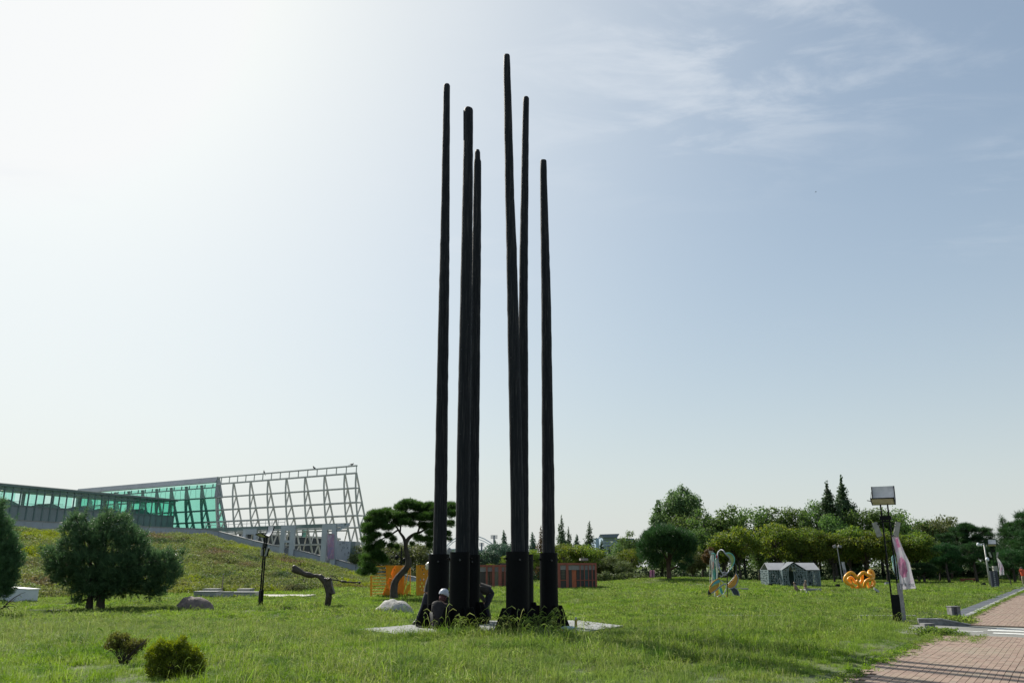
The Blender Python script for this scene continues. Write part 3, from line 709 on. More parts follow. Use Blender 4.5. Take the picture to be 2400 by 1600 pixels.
# ================================================================= lamps, banners, stones, benches
M_post = mat('black_green_post_paint', (.008, .010, .011), (.004, .005, .006), rough=.5, scale=6, spec=.12)
M_refl = mat('weathered_white_reflector', (.58, .60, .64), (.30, .32, .35), rough=.5, scale=2.2, lo=.3, hi=.7)
M_lens = mat('cream_lamp_lens', (.60, .55, .45), (.45, .40, .30), rough=.35, scale=5)
M_boxg = mat('grey_green_floodlight', (.34, .34, .30), (.24, .24, .21), rough=.6, scale=8)
def lamp(loc, rz, H, side_to, label, bannered=False):
    """rz turns the lamp; reflector faces -y of the lamp"""
    root = empty('street_lamp', (0, 0, 0), label, 'street lamp', 'twin post lamps on the lawn')
    hb = .86
    mb = MB(); mb.box((0, 0, hb / 2), (.25, .16, hb)); obj('base_box', mb, M_post, root)
    for s in (-1, 1):
        mb = MB(); mb.box((s * .105, 0, H * .43 + hb * .5 - .002 * s), (.042, .07, H * .86 - hb + .03)); obj('post', mb, M_post, root)
    Ht = H - .60
    mb = MB(); mb.box((0, 0, H - 1.02), (.34, .13, .13)); mb.box((0, 0, H - 1.13), (.17, .22, .05)); obj('bracket', mb, M_post, root)
    mb = MB(); mb.box((0, 0, H - 1.75), (.19, .03, .02)); obj('cross_tie', mb, M_post, root)
    for s in (-1, 1):
        q = Euler((R(0), R(15 * s), R(20 * s))).to_matrix()
        f = empty('floodlight', (s * .29, 0, H - 1.38)); f.parent = root
        mb = MB(); mb.box(f.location, (.13, .12, .46), q); ob = obj('floodlight_body', mb, M_boxg, f)
        mb = MB(); mb.box(Vector(f.location) + q @ Vector((s * .067, -.0, 0)), (.012, .10, .42), q); obj('floodlight_glass', mb, M_post, f)
        mb = MB(); mb.bar((s * .12, 0, H - 1.14), Vector(f.location) + Vector((0, 0, .15)), .03); obj('arm', mb, M_post, f)
    # reflector: curved sheet rising behind, tray in front
    w = .325; arc = [Vector((0, .02 + .25 * math.sin(R(88) * k / 8), Ht + .02 + .38 * (1 - math.cos(R(88) * k / 8)) + .22 * k / 8)) for k in range(9)]
    mb = MB()
    for t, rev in ((0, False), (.018, True)):
        pts = [a + Vector((0, t, -t * .4)) for a in arc]
        for k in range(8):
            q4 = [pts[k] + vv(-w, 0, 0), pts[k] + vv(w, 0, 0), pts[k + 1] + vv(w, 0, 0), pts[k + 1] + vv(-w, 0, 0)]
            mb.quad(*(q4[::-1] if rev else q4))
    obj('reflector', mb, M_refl, root, smooth=False)
    mb = MB()
    for s in (-1, 1):
        for k in range(8): mb.bar(arc[k] + vv(s * (w + .012), .004, 0), arc[k + 1] + vv(s * (w + .012), .004, 0), .026, .05)
    mb.bar(arc[4] + vv(-w, .035, -.01), arc[4] + vv(w, .035, -.01), .02); obj('reflector_rim', mb, M_post, root)
    tr = [vv(0, 0, Ht), vv(0, -.20, Ht + .05), vv(0, -.42, Ht + .16)]
    mb = MB()
    for k in range(2): mb.prism([tr[k] + vv(-w, 0, 0), tr[k] + vv(w, 0, 0), tr[k + 1] + vv(w, 0, 0), tr[k + 1] + vv(-w, 0, 0)], (0, -.004, .03))
    obj('lamp_tray', mb, M_lens, root)
    mb = MB()
    for s in (-1, 1): 
        for k in range(2): mb.bar(tr[k] + vv(s * (w + .013), 0, .012), tr[k + 1] + vv(s * (w + .013), 0, .012), .026, .06)
    mb.bar(tr[0] + vv(-w, .02, .01), tr[0] + vv(w, .02, .01), .04); mb.bar(tr[2] + vv(-w - .025, -.008, .012), tr[2] + vv(w + .025, -.008, .012), .02, .035)
    mb.bar((-w - .02, -.3, Ht + .1), (-w - .12, -.42, Ht + .12), .02); mb.bar((-w - .05, -.12, Ht + .1), (-w - .02, .1, Ht + .42), .012)
    obj('tray_frame', mb, M_post, root)
    for s in (-.105, .105): mb = MB(); mb.bar((s, 0, H * .86), (s, .01, Ht + .005), .04, .06); obj('post_head', mb, M_post, root)
    root.location = loc; root.rotation_euler = (0, 0, rz)
    return root
lr = gr(2104, 1449, .1); LR_ = vv(lr.x, lr.y, gz(lr.x, lr.y))
Hr = at(2076, 1138, lr.y).z - LR_.z
lampR = lamp(LR_, R(-29), Hr, 1, 'tall twin-post lamp carrying the pink and white banner, beside the crossing')
ll = gr(610, 1419, .1); LL_ = vv(ll.x, ll.y, gz(ll.x, ll.y))
Hl = at(617, 1232, ll.y).z - LL_.z
sc = Hl / Hr
lampL = copy_tree(lampR, None, LL_, R(-46), (sc, sc, sc)); lampL['label'] = 'left twin-post lamp with a gull-wing head on the lawn below the slope'
fl = at(2341, 1376, 76); hF = at(2334, 1268, 76).z
lampF = copy_tree(lampR, None, vv(fl.x, 76, gz(fl.x, 76)), R(-34), ((hF) / Hr * 1.05,) * 3); lampF['label'] = 'far twin-post lamp beside the dark signboard where the path ends'

# ---- cloth from rows of photo points
def cloth_rows(name, rows, mats_, parent, Y0, fold=.05, nu=14, nv=26, mfun=None, thick=.006, **kw):
    """rows: [(py fraction, left (px,py), right (px,py))] interpolated; gives a thin double-sided sheet with folds"""
    t = np.array([r[0] for r in rows]); L = np.array([r[1] for r in rows], float); Q = np.array([r[2] for r in rows], float)
    mb = MB(); g = []
    for j in range(nv + 1):
        v = j / nv; lx, ly = np.interp(v, t, L[:, 0]), np.interp(v, t, L[:, 1]); rx, ry = np.interp(v, t, Q[:, 0]), np.interp(v, t, Q[:, 1])
        for i in range(nu + 1):
            u = i / nu; px, py = lx + (rx - lx) * u, ly + (ry - ly) * u
            g.append(at(px, py, Y0 + fold * math.sin(u * 9 + v * 5) * (.3 + v) + fold * .5 * math.sin(u * 4 - v * 7)))
    for s in (0, 1):
        o = len(mb.v); off = vv(0, thick, 0) * s
        fs = []; mi = []
        for j in range(nv):
            for i in range(nu):
                a = j * (nu + 1) + i; f = (a, a + nu + 1, a + nu + 2, a + 1); fs.append(f if not s else f[::-1]); mi.append(mfun((i + .5) / nu, (j + .5) / nv) if mfun else 0)
        for f, m_ in zip(fs, mi): mb.f.append(tuple(q + o for q in f)); mb.m.append(m_)
        mb.v += [tuple(p + off) for p in g]
    return obj(name, mb, mats_, parent, smooth=True, **kw)
def cloth_mat(name, base, print_c, print_c2, lo=.52, hi=.62, sc=2.0, trans=.45):
    m = bpy.data.materials.new(name); m.use_nodes = True; t = m.node_tree; t.nodes.clear(); out = t.nodes.new('ShaderNodeOutputMaterial')
    tc_ = t.nodes.new('ShaderNodeTexCoord')
    n = t.nodes.new('ShaderNodeTexNoise'); n.inputs['Scale'].default_value = sc; n.inputs['Detail'].default_value = 3; n.inputs['Distortion'].default_value = 1.2; t.links.new(tc_.outputs['Object'], n.inputs['Vector'])
    r = t.nodes.new('ShaderNodeValToRGB'); r.color_ramp.elements.new(.5)
    for e, (p, c) in zip(r.color_ramp.elements, ((lo - .08, base), (lo, print_c), (hi, print_c2))): e.position = p; e.color = rgb(c)
    t.links.new(n.outputs[0], r.inputs[0])
    d = t.nodes.new('ShaderNodeBsdfPrincipled'); d.inputs['Roughness'].default_value = .8; t.links.new(r.outputs[0], d.inputs['Base Color'])
    tr = t.nodes.new('ShaderNodeBsdfTranslucent'); t.links.new(r.outputs[0], tr.inputs['Color']); ms = t.nodes.new('ShaderNodeMixShader'); ms.inputs[0].default_value = trans
    t.links.new(d.outputs[0], ms.inputs[1]); t.links.new(tr.outputs[0], ms.inputs[2]); t.links.new(ms.outputs[0], out.inputs[0]); return m
M_ban = cloth_mat('white_banner_cloth', (.74, .72, .74), (.70, .60, .68), (.66, .42, .56), lo=.6, hi=.75)
M_banp = cloth_mat('pink_banner_print', (.62, .28, .45), (.66, .36, .50), (.70, .55, .62), lo=.5, hi=.7, sc=5)
M_teal = cloth_mat('pale_teal_cloth', (.30, .52, .52), (.38, .58, .58), (.5, .66, .66))
M_ink = emptymat('dark_print_ink', (.04, .05, .07), .8)
Yb = lr.y
def pink(u, v):
    if ((u - .40) / .34) ** 2 + ((v - .62) / .20) ** 2 < 1: return 1
    if v < .22 and .35 < u < .8 and (v * 30) % 2 < 1.5: return 1
    return 0
bn = empty('banner', at(2092, 1252, Yb), 'pink and white twisted banner hanging on the tall lamp by the crossing', 'banner')
cloth_rows('cloth', [(0, (2089.6, 1255), (2104, 1247)), (.12, (2094, 1272), (2109, 1266)), (.35, (2101, 1300), (2120, 1294)), (.6, (2105, 1330), (2132, 1318)), (.8, (2108, 1355), (2138, 1345)), (1, (2111, 1381), (2147, 1378))],
           [M_ban, M_banp], bn, Yb - .12, .045, mfun=pink)
mb = MB(); mb.tube([at(2089, 1258, Yb - .12), at(2105, 1245.5, Yb - .12)], .012, n=6); obj('top_rod', mb, M_post, bn)
def text(name, body, loc, size, mat_, parent, rot=(R(90), 0, 0), mirror=False, ext=.002):
    cu = bpy.data.curves.new(name, 'FONT'); cu.body = body; cu.size = size; cu.extrude = ext; cu.align_x = 'CENTER'
    cu.materials.append(mat_); tmp = bpy.data.objects.new(name, cu); COL.objects.link(tmp); me = bpy.data.meshes.new_from_object(tmp.evaluated_get(bpy.context.evaluated_depsgraph_get())); bpy.data.objects.remove(tmp)
    if mirror: me.transform(Matrix.Scale(-1, 4, (1, 0, 0)))
    o = bpy.data.objects.new(name, me); o.parent = parent; o.location = Vector(loc) - (wloc(parent) if parent else Vector((0, 0, 0))); o.rotation_euler = rot
    COL.objects.link(o); return props(o, kind='stuff')
text('date_lettering', '2021.8.3', at(2129, 1373, Yb - .24), .115, M_ink, bn, rot=(R(90), R(2), 0), mirror=True)
# teal cloth behind the lamp posts
tb = empty('rolled_banner', at(2095, 1300, Yb + .15), 'crumpled pale teal banner tied behind the posts of the tall lamp', 'banner')
cloth_rows('cloth', [(0, (2094, 1298), (2097, 1299)), (.12, (2088.5, 1306), (2099, 1307)), (.3, (2091, 1318), (2101, 1318)), (.55, (2093, 1334), (2102, 1336)), (.8, (2099, 1346), (2103, 1348)), (1, (2102, 1356), (2104, 1356))], [M_teal], tb, Yb + .1, .05, nu=8, nv=16)
# stone stake leaning beside the lamp
M_stake = mat('grey_stone_stake', (.30, .29, .29), (.20, .19, .20), rough=.8, scale=9, bump=.3)
a = at(2118, 1449, Yb - .12); b = at(2107.5, 1367, Yb - .12); st = empty('stone_stake', vv(a.x, a.y, gz(a.x, a.y)), 'grey squared stone stake leaning on the right side of the tall lamp', 'stake')
mb = MB(); mb.bar(vv(a.x, a.y, -.1), b, .115, .10); obj('shaft', mb, M_stake, st); mb = MB(); mb.bar(b - vv(0, 0, .002), b + vv(-.004, 0, .02), .09, .08); obj('top_bevel', mb, M_stake, st)

# ---- boulders
def boulder(name, px, pyb, wpx, hpx, m, label, seed):
    p = onland(px, pyb); k = mpp(p); r = random.Random(seed); w = wpx * k / 2 * 1.1; hh = hpx * k * 1.32
    mb = MB(); mb.ellipsoid((p.x, p.y + w * .6, p.z), (w, w * .8, hh), 40, 26)
    vs = []
    for v in mb.v:
        d = Vector(v) - vv(p.x, p.y + w * .6, p.z); n_ = d.normalized()
        f = 1 + .07 * math.sin(n_.x * 4 + seed) * math.cos(n_.y * 5) + .035 * math.sin(n_.x * 11 + n_.z * 7 + seed) + .02 * math.sin(n_.y * 23 + n_.z * 17) + r.uniform(-.006, .006)
        d2 = d * f; d2.x *= 1 - .10 * n_.x * (1 if seed % 2 else -1); vs.append(tuple(vv(p.x, p.y + w * .6, p.z - .05) + d2))
    mb.v = vs
    return obj(name, mb, m, None, smooth=True, loc=(p.x, p.y + w * .6, p.z - .05), label=label, cat='boulder', group='boulders on the lawn')
M_rockw = mat('pale_granite_rock', (.46, .45, .42), (.24, .23, .21), rough=.9, scale=5, bump=1.0, bscale=16, detail=10)
M_rockb = mat('brown_rock', (.22, .17, .15), (.09, .075, .07), rough=.85, scale=4, bump=1.0, bscale=12, detail=10)
boulder('boulder', 922, 1440, 86, 27, M_rockw, 'pale rounded granite boulder in the grass before the curved pine', 3)
boulder('boulder', 442, 1428, 78, 24, M_rockb, 'brown rounded boulder lying in the grass before the concrete benches', 4)

# ---- concrete benches
M_bench = mat('light_grey_concrete', (.36, .36, .35), (.27, .275, .27), rough=.85, scale=3, bump=.2)
def block(name, px0, px1, pyt, Y, depth, label, skew=.05, hh=None):
    a, b = at(px0, pyt, Y), at(px1, pyt, Y); z0 = gz((a.x + b.x) / 2, Y) - .05; z1 = a.z
    root = empty(name, ((a.x + b.x) / 2, Y, z0), label, 'concrete bench', 'concrete benches at the foot of the slope')
    mb = MB(); mb.prism([vv(a.x, Y, z0), vv(b.x, Y, z0), vv(b.x - skew, Y, z1 - .03), vv(a.x + skew, Y, z1 - .03)], (0, depth, 0)); obj('bench_body', mb, M_bench, root)
    mb = MB(); mb.box(((a.x + b.x) / 2, Y + depth / 2 - .01, z1 - .012), (b.x - a.x + .02 - skew, depth + .04, .036)); obj('seat_slab', mb, M_bench, root)
    return root
block('concrete_bench', 453, 509, 1385, 46.3, 1.0, 'front concrete bench block on the left, nearer to the brown boulder')
block('concrete_bench', 474, 510, 1379, 50.6, .9, 'small concrete bench block behind the left front block')
r2 = block('concrete_bench', 529, 600, 1386.5, 46.9, .9, 'long concrete bench block whose right end hides behind the left lamp')
block('concrete_bench', 555, 587, 1379, 50.6, .9, 'small concrete bench block behind the long right block')
block('concrete_bench', 517, 540, 1386, 45.9, .6, 'short concrete bench block set forward at the left end of the long one')
a, b = onland(440, 1403.5), onland(688, 1404)
mb = MB(); mb.box(((a.x + b.x) / 2, 48.5, .02), (b.x - a.x, 3.6, .14)); obj('paving_slab', mb, mat('pale_paving', (.5, .48, .42), (.38, .36, .31), rough=.9), None, kind='structure')  # paving in a pale sandy tone with random variation
a = at(523, 1346, 47.5); root = empty('thin_post', vv(a.x, 47.5, 0), 'thin weathered wooden post standing between the concrete benches', 'post')
mb = MB(); mb.tube([(a.x, 47.5, 0), (a.x + .02, 47.5, 1.0), (a.x, 47.5, a.z)], [.035, .03, .026], n=8); obj('shaft', mb, mat('weathered_wood', (.24, .21, .15), rough=.9, scale=12, stretch=(1, 1, .1)), root)
mb = MB(); mb.box((a.x, 47.5, a.z + .015), (.07, .07, .03)); obj('cap', mb, M_granite, root)

# ---- white hut at the left edge
M_white = mat('white_painted_panel', (.72, .74, .78), (.62, .64, .68), rough=.6, scale=2)
p = onland(68, 1409); z0 = p.z; Yh = p.y
tr_ = at(69, 1381, Yh); tl = at(28, 1369.5, Yh * .94)
root = empty('white_cabinet', vv(p.x - .9, Yh, z0), 'white metal cabinet with a sloping lid at the left picture edge', 'cabinet')
A = [vv(tr_.x - 2.3, Yh - 1.9, z0), vv(tr_.x - .12, Yh, z0), vv(tr_.x + .18, Yh + .5, z0), vv(tr_.x - 2.0, Yh - 1.4 + .5, z0)]
hz = tr_.z - z0
mb = MB(); top_ = [v + vv(0, 0, hz + (.26 if i in (0, 3) else 0)) for i, v in enumerate(A)]; mb.add(A + top_, [(3, 2, 1, 0), (4, 5, 6, 7), (0, 1, 5, 4), (1, 2, 6, 5), (2, 3, 7, 6), (3, 0, 4, 7)]); obj('cabinet_body', mb, M_white, root)
cen = sum(top_, Vector()) / 4; mb = MB(); big = [cen + (v - cen) * 1.05 + vv(0, 0, .006) for v in top_]; mb.prism(big, (0, 0, .035)); obj('lid', mb, mat('white_lid', (.78, .78, .76), rough=.5), root)  # lid in a slightly warmer white than the cabinet body
mb = MB(); f0 = A[0].lerp(A[1], .45); f1 = A[0].lerp(A[1], .47); nn = vv(.02, -.02, 0); mb.prism([f0 + nn, f1 + nn, f1 + nn + vv(0, 0, hz - .05), f0 + nn + vv(0, 0, hz - .05)], (-.006, .006, 0)); obj('panel_joint', mb, M_granite, root)

# ---- dead branch
M_bark = mat('dark_bark', (.075, .06, .05), (.03, .025, .022), rough=.95, scale=8, bump=.8, bscale=20, stretch=(1, 1, .3))
Y = 27.5
def pline(pts, Y, dy=0): return [at(px, py, Y + dy * i) for i, (px, py) in enumerate(pts)]
g = at(-14, 1442, Y); root = empty('dead_branch', vv(g.x, Y, gz(g.x, Y)), 'bare dead branch sticking up out of the grass at the left edge', 'branch')
mb = MB(); mb.tube([vv(g.x, Y, gz(g.x, Y) - .1)] + pline([(-6, 1434), (5, 1424), (18, 1412), (33, 1400), (48, 1391), (60, 1387)], Y, -.05), [.045, .035, .028, .02, .014, .009, .004], n=6)
for br in ([(5, 1424), (16, 1421), (30, 1419), (40, 1428)], [(10, 1419), (24, 1413), (36, 1417), (44, 1422)], [(0, 1430), (14, 1419), (30, 1420)], [(18, 1412), (30, 1407), (38, 1401)], [(16, 1421), (24, 1428), (28, 1434)], [(33, 1400), (44, 1394), (50, 1396)]):
    mb.tube(pline(br, Y, -.03), [.014, .010, .007, .003][:len(br)], n=5)
obj('twigs', mb, M_bark, root, smooth=True)

# ---- granite post at the path corner
p = gr(2243, 1443, 0); root = empty('granite_post', vv(p.x, p.y + .15, -.02), 'short dark-striped granite block post at the corner of the brick path', 'bollard')
M_dk = mat('dark_granite', (.045, .045, .05), rough=.7, scale=9)  # middle block is darker than the two outer ones
k = mpp(p); w = 21 * k; hh = 22 * k
for i, (m_, f0, f1) in enumerate(((M_ramp, 0, .27), (M_dk, .27, .62), (M_ramp, .62, 1))):
    mb = MB(); mb.box((p.x - w / 2 + w * (f0 + f1) / 2, p.y + .17, hh / 2 - .03), (w * (f1 - f0) - .003, .32, hh)); obj('stone_block', mb, m_, root)
mb = MB(); mb.box((p.x, p.y + .17, hh - .015), (w + .03, .35, .03)); obj('cap_stone', mb, M_ramp, root)
# ================================================================= exhibition hall, steel frame, slope wall
M_steel = mat('pale_grey_painted_steel', (.56, .56, .53), (.46, .46, .43), rough=.5, scale=2, metal=.0)
M_capmet = mat('grey_metal_cladding', (.33, .35, .37), (.27, .29, .31), rough=.5, scale=.8)
M_gframe = mat('dark_green_grey_frame', (.15, .22, .21), (.11, .165, .16), rough=.5, scale=2)
M_darkw = mat('dark_glass_wall', (.17, .225, .235), (.12, .165, .17), rough=.25, scale=.5, spec=.6)
M_cwall = mat('bluish_grey_concrete', (.42, .45, .50), (.34, .36, .40), rough=.85, scale=1.2, bump=.15, bscale=10)
def glassmat(name, tint, refl=.10, milk=.10, milkc=(.16, .42, .34)):
    m = bpy.data.materials.new(name); m.use_nodes = True; t = m.node_tree; t.nodes.clear(); out = t.nodes.new('ShaderNodeOutputMaterial')
    tr = t.nodes.new('ShaderNodeBsdfTransparent'); tr.inputs[0].default_value = rgb(tint)
    g = t.nodes.new('ShaderNodeBsdfGlossy'); g.inputs['Roughness'].default_value = .05; g.inputs[0].default_value = (.8, .9, .88, 1)
    tl_ = t.nodes.new('ShaderNodeBsdfTranslucent'); tl_.inputs[0].default_value = rgb(milkc)
    df = t.nodes.new('ShaderNodeBsdfDiffuse'); df.inputs[0].default_value = rgb(milkc)
    m0 = t.nodes.new('ShaderNodeMixShader'); m0.inputs[0].default_value = .4; t.links.new(tl_.outputs[0], m0.inputs[1]); t.links.new(df.outputs[0], m0.inputs[2])
    n = t.nodes.new('ShaderNodeTexNoise'); n.inputs['Scale'].default_value = .5; n.inputs['Detail'].default_value = 5; tc_ = t.nodes.new('ShaderNodeTexCoord'); t.links.new(tc_.outputs['Object'], n.inputs['Vector'])
    q = t.nodes.new('ShaderNodeMapRange'); t.links.new(n.outputs[0], q.inputs[0]); q.inputs[1].default_value = .35; q.inputs[2].default_value = .75; q.inputs[3].default_value = milk * .5; q.inputs[4].default_value = milk * 2.2
    m1 = t.nodes.new('ShaderNodeMixShader'); t.links.new(q.outputs[0], m1.inputs[0]); t.links.new(tr.outputs[0], m1.inputs[1]); t.links.new(m0.outputs[0], m1.inputs[2])
    m2 = t.nodes.new('ShaderNodeMixShader'); m2.inputs[0].default_value = refl; t.links.new(m1.outputs[0], m2.inputs[1]); t.links.new(g.outputs[0], m2.inputs[2]); t.links.new(m2.outputs[0], out.inputs[0])
    return m
M_gl = glassmat('green_glass', (.60, .93, .84), .08, .07, (.3, .6, .5)); M_gl2 = glassmat('green_glass_low', (.66, .95, .88), .06, .06, (.3, .6, .5))
A0 = vv(-19.1, 100, 0); AD = vv(-.845, .535, 0); AN = vv(.535, .845, 0)
ZT = [12.75, 10.95, 9.25, 7.7, 6.3, 4.4, 2.7, .3]
def tf(z): return float(np.interp(-z, [-12.75, -11.1, -9.6, -8.0, -6.5, -2.0, 0], [0, 0, .23, .47, .96, 2.6, 3.2]))
def tr_(z): return .363 * (12.75 - z)
def FP(s, t, z): v = A0 + AD * s + AN * t; return vv(v.x, v.y, z)
S = [0, 1.9] + [1.9 + 3.43 * k for k in range(1, 8)]
c = A0 + AD * 13
frame = empty('steel_frame', vv(c.x, c.y, 0), 'open pale grey steel truss frame of leaning bents beside the green glass hall', 'steel frame')
def bent(s, root, zlow=.2, wl=.19):
    mb = MB()
    zz = [12.75, 11.6, 10.5, 9.25, 7.7, 6.3, 4.4, 2.7, zlow]
    for a, b in zip(zz[:-1], zz[1:]): mb.bar(FP(s, tf(a), a), FP(s, tf(b), b - .02), wl, wl * .8)
    obj('front_leg', mb, M_steel, root)
    mb = MB(); mb.bar(FP(s, .05, 12.75), FP(s, tr_(zlow), zlow), wl * .85); obj('rear_leg', mb, M_steel, root)
    for k in range(1, 6):
        z1, z2 = ZT[k], ZT[k + 1]
        if z2 < zlow: break
        mb = MB(); mb.bar(FP(s, tf(z2) if k != 9 else 0, z2), FP(s, tr_(z1), z1), .13); obj('diagonal', mb, M_steel, root)
    for k in range(1, 7):
        mb = MB(); mb.bar(FP(s, tf(ZT[k]), ZT[k]), FP(s, tr_(ZT[k]), ZT[k]), .12); obj('tie', mb, M_steel, root)
for s in S: bent(s, frame)
end = S[-1]
mb = MB(); mb.bar(FP(-.1, 0, 12.72), FP(end, 0, 12.72), .2); obj('ridge_chord', mb, M_steel, frame)
mb = MB(); mb.bar(FP(-.1, 0, 13.62), FP(end, 0, 13.62), .17); obj('top_rail', mb, M_steel, frame)
for i in range(16):
    s = -.02 + i * (end / 15.5); mb = MB(); mb.bar(FP(s, 0, 12.8), FP(s, 0, 13.56), .11); obj('rail_post', mb, M_steel, frame)
for k in range(1, 7):
    z = ZT[k]
    for t in (tf(z), tr_(z)):
        mb = MB(); mb.bar(FP(-.1, t, z), FP(end, t, z), .13 if k < 5 else .16); obj('chord', mb, M_steel, frame)
    for i in range(len(S) - 1):
        a, b = (tf(z), tr_(z))
        mb = MB(); mb.bar(FP(S[i], b, z), FP((S[i] + S[i + 1]) / 2, a, z), .09); mb.bar(FP((S[i] + S[i + 1]) / 2, a, z), FP(S[i + 1], b, z), .09)
        if k in (2, 3, 4, 5, 6): obj('brace', mb, M_steel, frame)
for i in range(1, len(S) - 1, 1):       # cross bracing under the deck
    mb = MB(); mb.bar(FP(S[i], tf(6.3), 6.2), FP(S[i + 1] if i + 1 < len(S) else end, tr_(2.7), 2.7), .12); obj('brace', mb, M_steel, frame)
# birds on the rail
M_bird = emptymat('dark_feathers', (.03, .03, .035))
def bird(p, d, label, wings=False, s=1.0):
    root = empty('bird', p, label, 'bird'); mb = MB(); d = Vector(d).normalized()
    q = d.to_track_quat('X', 'Z').to_matrix()
    mb.ellipsoid(p + q @ vv(0, 0, .10) * s, (.17 * s, .075 * s, .08 * s), 10, 7, q); mb.ellipsoid(p + q @ vv(.15, 0, .17) * s, (.055 * s, .045 * s, .05 * s), 8, 6, q)
    mb.bar(p + q @ vv(.19, 0, .165) * s, p + q @ vv(.25, 0, .155) * s, .018 * s); mb.bar(p + q @ vv(-.13, 0, .08) * s, p + q @ vv(-.32, 0, .04) * s, .06 * s, .02 * s)
    if wings:
        for e in (-1, 1): mb.prism([p + q @ vv(.06, e * .05, .13) * s, p + q @ vv(.02, e * .35, .24) * s, p + q @ vv(-.08, e * .62, .20) * s, p + q @ vv(-.09, e * .3, .17) * s, p + q @ vv(-.07, e * .05, .12) * s], vv(0, 0, .012))
    else:
        for e in (-.02, .02): mb.bar(p + q @ vv(0, e, .05) * s, p + q @ vv(.01, e, 0) * s, .012 * s)
    obj('bird_body', mb, M_bird, root, smooth=True); return root
bird(FP(16.6, 0, 13.705), (-.4, -.6, .8), 'dark bird perched on the top rail of the frame, left one of two', s=1.3)
bird(FP(7.3, 0, 13.705), (-.8, -.2, .5), 'dark bird perched on the top rail of the frame, right one of two', s=1.3)
bird(FP(.8, 0, 13.705), (1, -.2, .0), 'flat looking dark bird resting at the right end of the top rail', s=1.3)
bird(at(1912, 451, 120), (1, .3, .1), 'tiny dark speck in the blue part of the sky, shaped as a flying bird', wings=True, s=.6)  # small dark speck in the sky, given the shape of a bird

# ---- tall glass hall
hall = empty('glass_hall', FP(45, 1, 0), 'tall green glass hall with a grey ridge, leaning glass front and triangular end', 'building')
SG = [end + 3.43 * k for k in range(0, 11)]
for j, s in enumerate(SG):
    mb = MB(); zz = [12.75, 11.6, 10.5, 9.25, 7.7, 6.3, 4.4]
    for a, b in zip(zz[:-1], zz[1:]): mb.bar(FP(s, tf(a) + .2, a), FP(s, tf(b) + .2, b - .02), .3, .26)
    mb.bar(FP(s, .05, 12.75), FP(s, tr_(4.4), 4.4), .26); obj('rib', mb, M_gframe if j else M_capmet, hall)
    mb = MB()
    for k in range(1, 4): mb.bar(FP(s, tf(ZT[k + 1]) + .2, ZT[k + 1]), FP(s, tr_(ZT[k]), ZT[k]), .12)
    obj('rib_brace', mb, M_gframe, hall)
for k in (1, 2, 3, 4):
    for t in (tf(ZT[k]) + .1, tr_(ZT[k])):
        mb = MB(); mb.bar(FP(end, t, ZT[k]), FP(SG[-1], t, ZT[k]), .14); obj('rail', mb, M_gframe, hall)
mb = MB(); mb.bar(FP(end, 0, 12.3), FP(SG[-1], 0, 12.3), .14); obj('rail', mb, M_gframe, hall)
for i in range(len(SG) - 1):
    for h2 in (0, 1):
        s0 = SG[i] + h2 * 1.715 + .03; s1 = s0 + 1.655
        mb = MB(); mb.bar(FP(s0 + .8, -.02, 12.32), FP(s0 + .8, .0, 12.8), .12); obj('stub', mb, M_gframe, hall)
    s0, s1 = SG[i] + .02, SG[i + 1] - .02
    for k in range(0, 5):
        z1, z0_ = (12.98, 10.97) if k == 0 else (ZT[k] - .03, ZT[k + 1] + .03)
        if z0_ < 4: continue
        mb = MB(); mb.quad(FP(s1, tf(z0_) - .02, z0_), FP(s0, tf(z0_) - .02, z0_), FP(s0, tf(z1) - .02, z1), FP(s1, tf(z1) - .02, z1)); obj('glass_pane', mb, M_gl, hall)
    mb = MB(); mb.quad(FP(s0, tr_(4.4) + .15, 4.4), FP(s1, tr_(4.4) + .15, 4.4), FP(s1, .2, 12.8), FP(s0, .2, 12.8)); obj('rear_glass', mb, M_gl, hall)
    # thin cable lines of the glazing
    mb = MB()
    for f in (.35, .65): mb.bar(FP(s0 + 3.4 * f, .1, 12.2), FP(s0 + 3.4 * (f + (.06 if f > .5 else -.06)), .1, 11.0), .035)
    obj('glazing_cable', mb, M_gframe, hall)
    mb = MB(); mb.prism([FP(s0, -.3, 13.0), FP(s0, .42, 13.0), FP(s0, .3, 13.7), FP(s0, .05, 13.75)], AD * 3.4); obj('ridge_cap', mb, M_capmet, hall)
# triangular end gable
mb = MB(); mb.prism([FP(end - .12, -.12, 13.75), FP(end - .12, .25, 13.75), FP(end - .12, 1.15, 10.9), FP(end - .12, .75, 10.9), FP(end - .12, .32, 12.6), FP(end - .12, .28, 10.9), FP(end - .12, -.28, 10.9)], AD * .1); obj('gable_frame', mb, M_capmet, hall)
mb = MB()
for k in range(1, 5):
    z1, z0_ = ZT[k], ZT[k + 1]; mb.quad(FP(end - .05, tf(z0_), z0_), FP(end - .05, tr_(z0_), z0_), FP(end - .05, tr_(z1), z1), FP(end - .05, tf(z1), z1))
obj('gable_glass', mb, M_gl, hall)
mb = MB(); mb.bar(FP(end - .06, .2, 12.6), FP(end - .06, tr_(4.4) + .1, 4.4), .14)
for z in (10.9, 10.2, 9.25, 8.5, 7.7, 7.0): mb.bar(FP(end - .06, tf(z), z), FP(end - .06, tr_(z), z), .09)
obj('gable_bars', mb, M_gframe, hall, kind='stuff')
mb = MB(); b0 = FP(end + .5, tr_(6.3) + 1, 4); mb.box(b0 + vv(-9, 7, .6), (20, 7, 2.4)); obj('rear_wall', mb, M_darkw, hall)

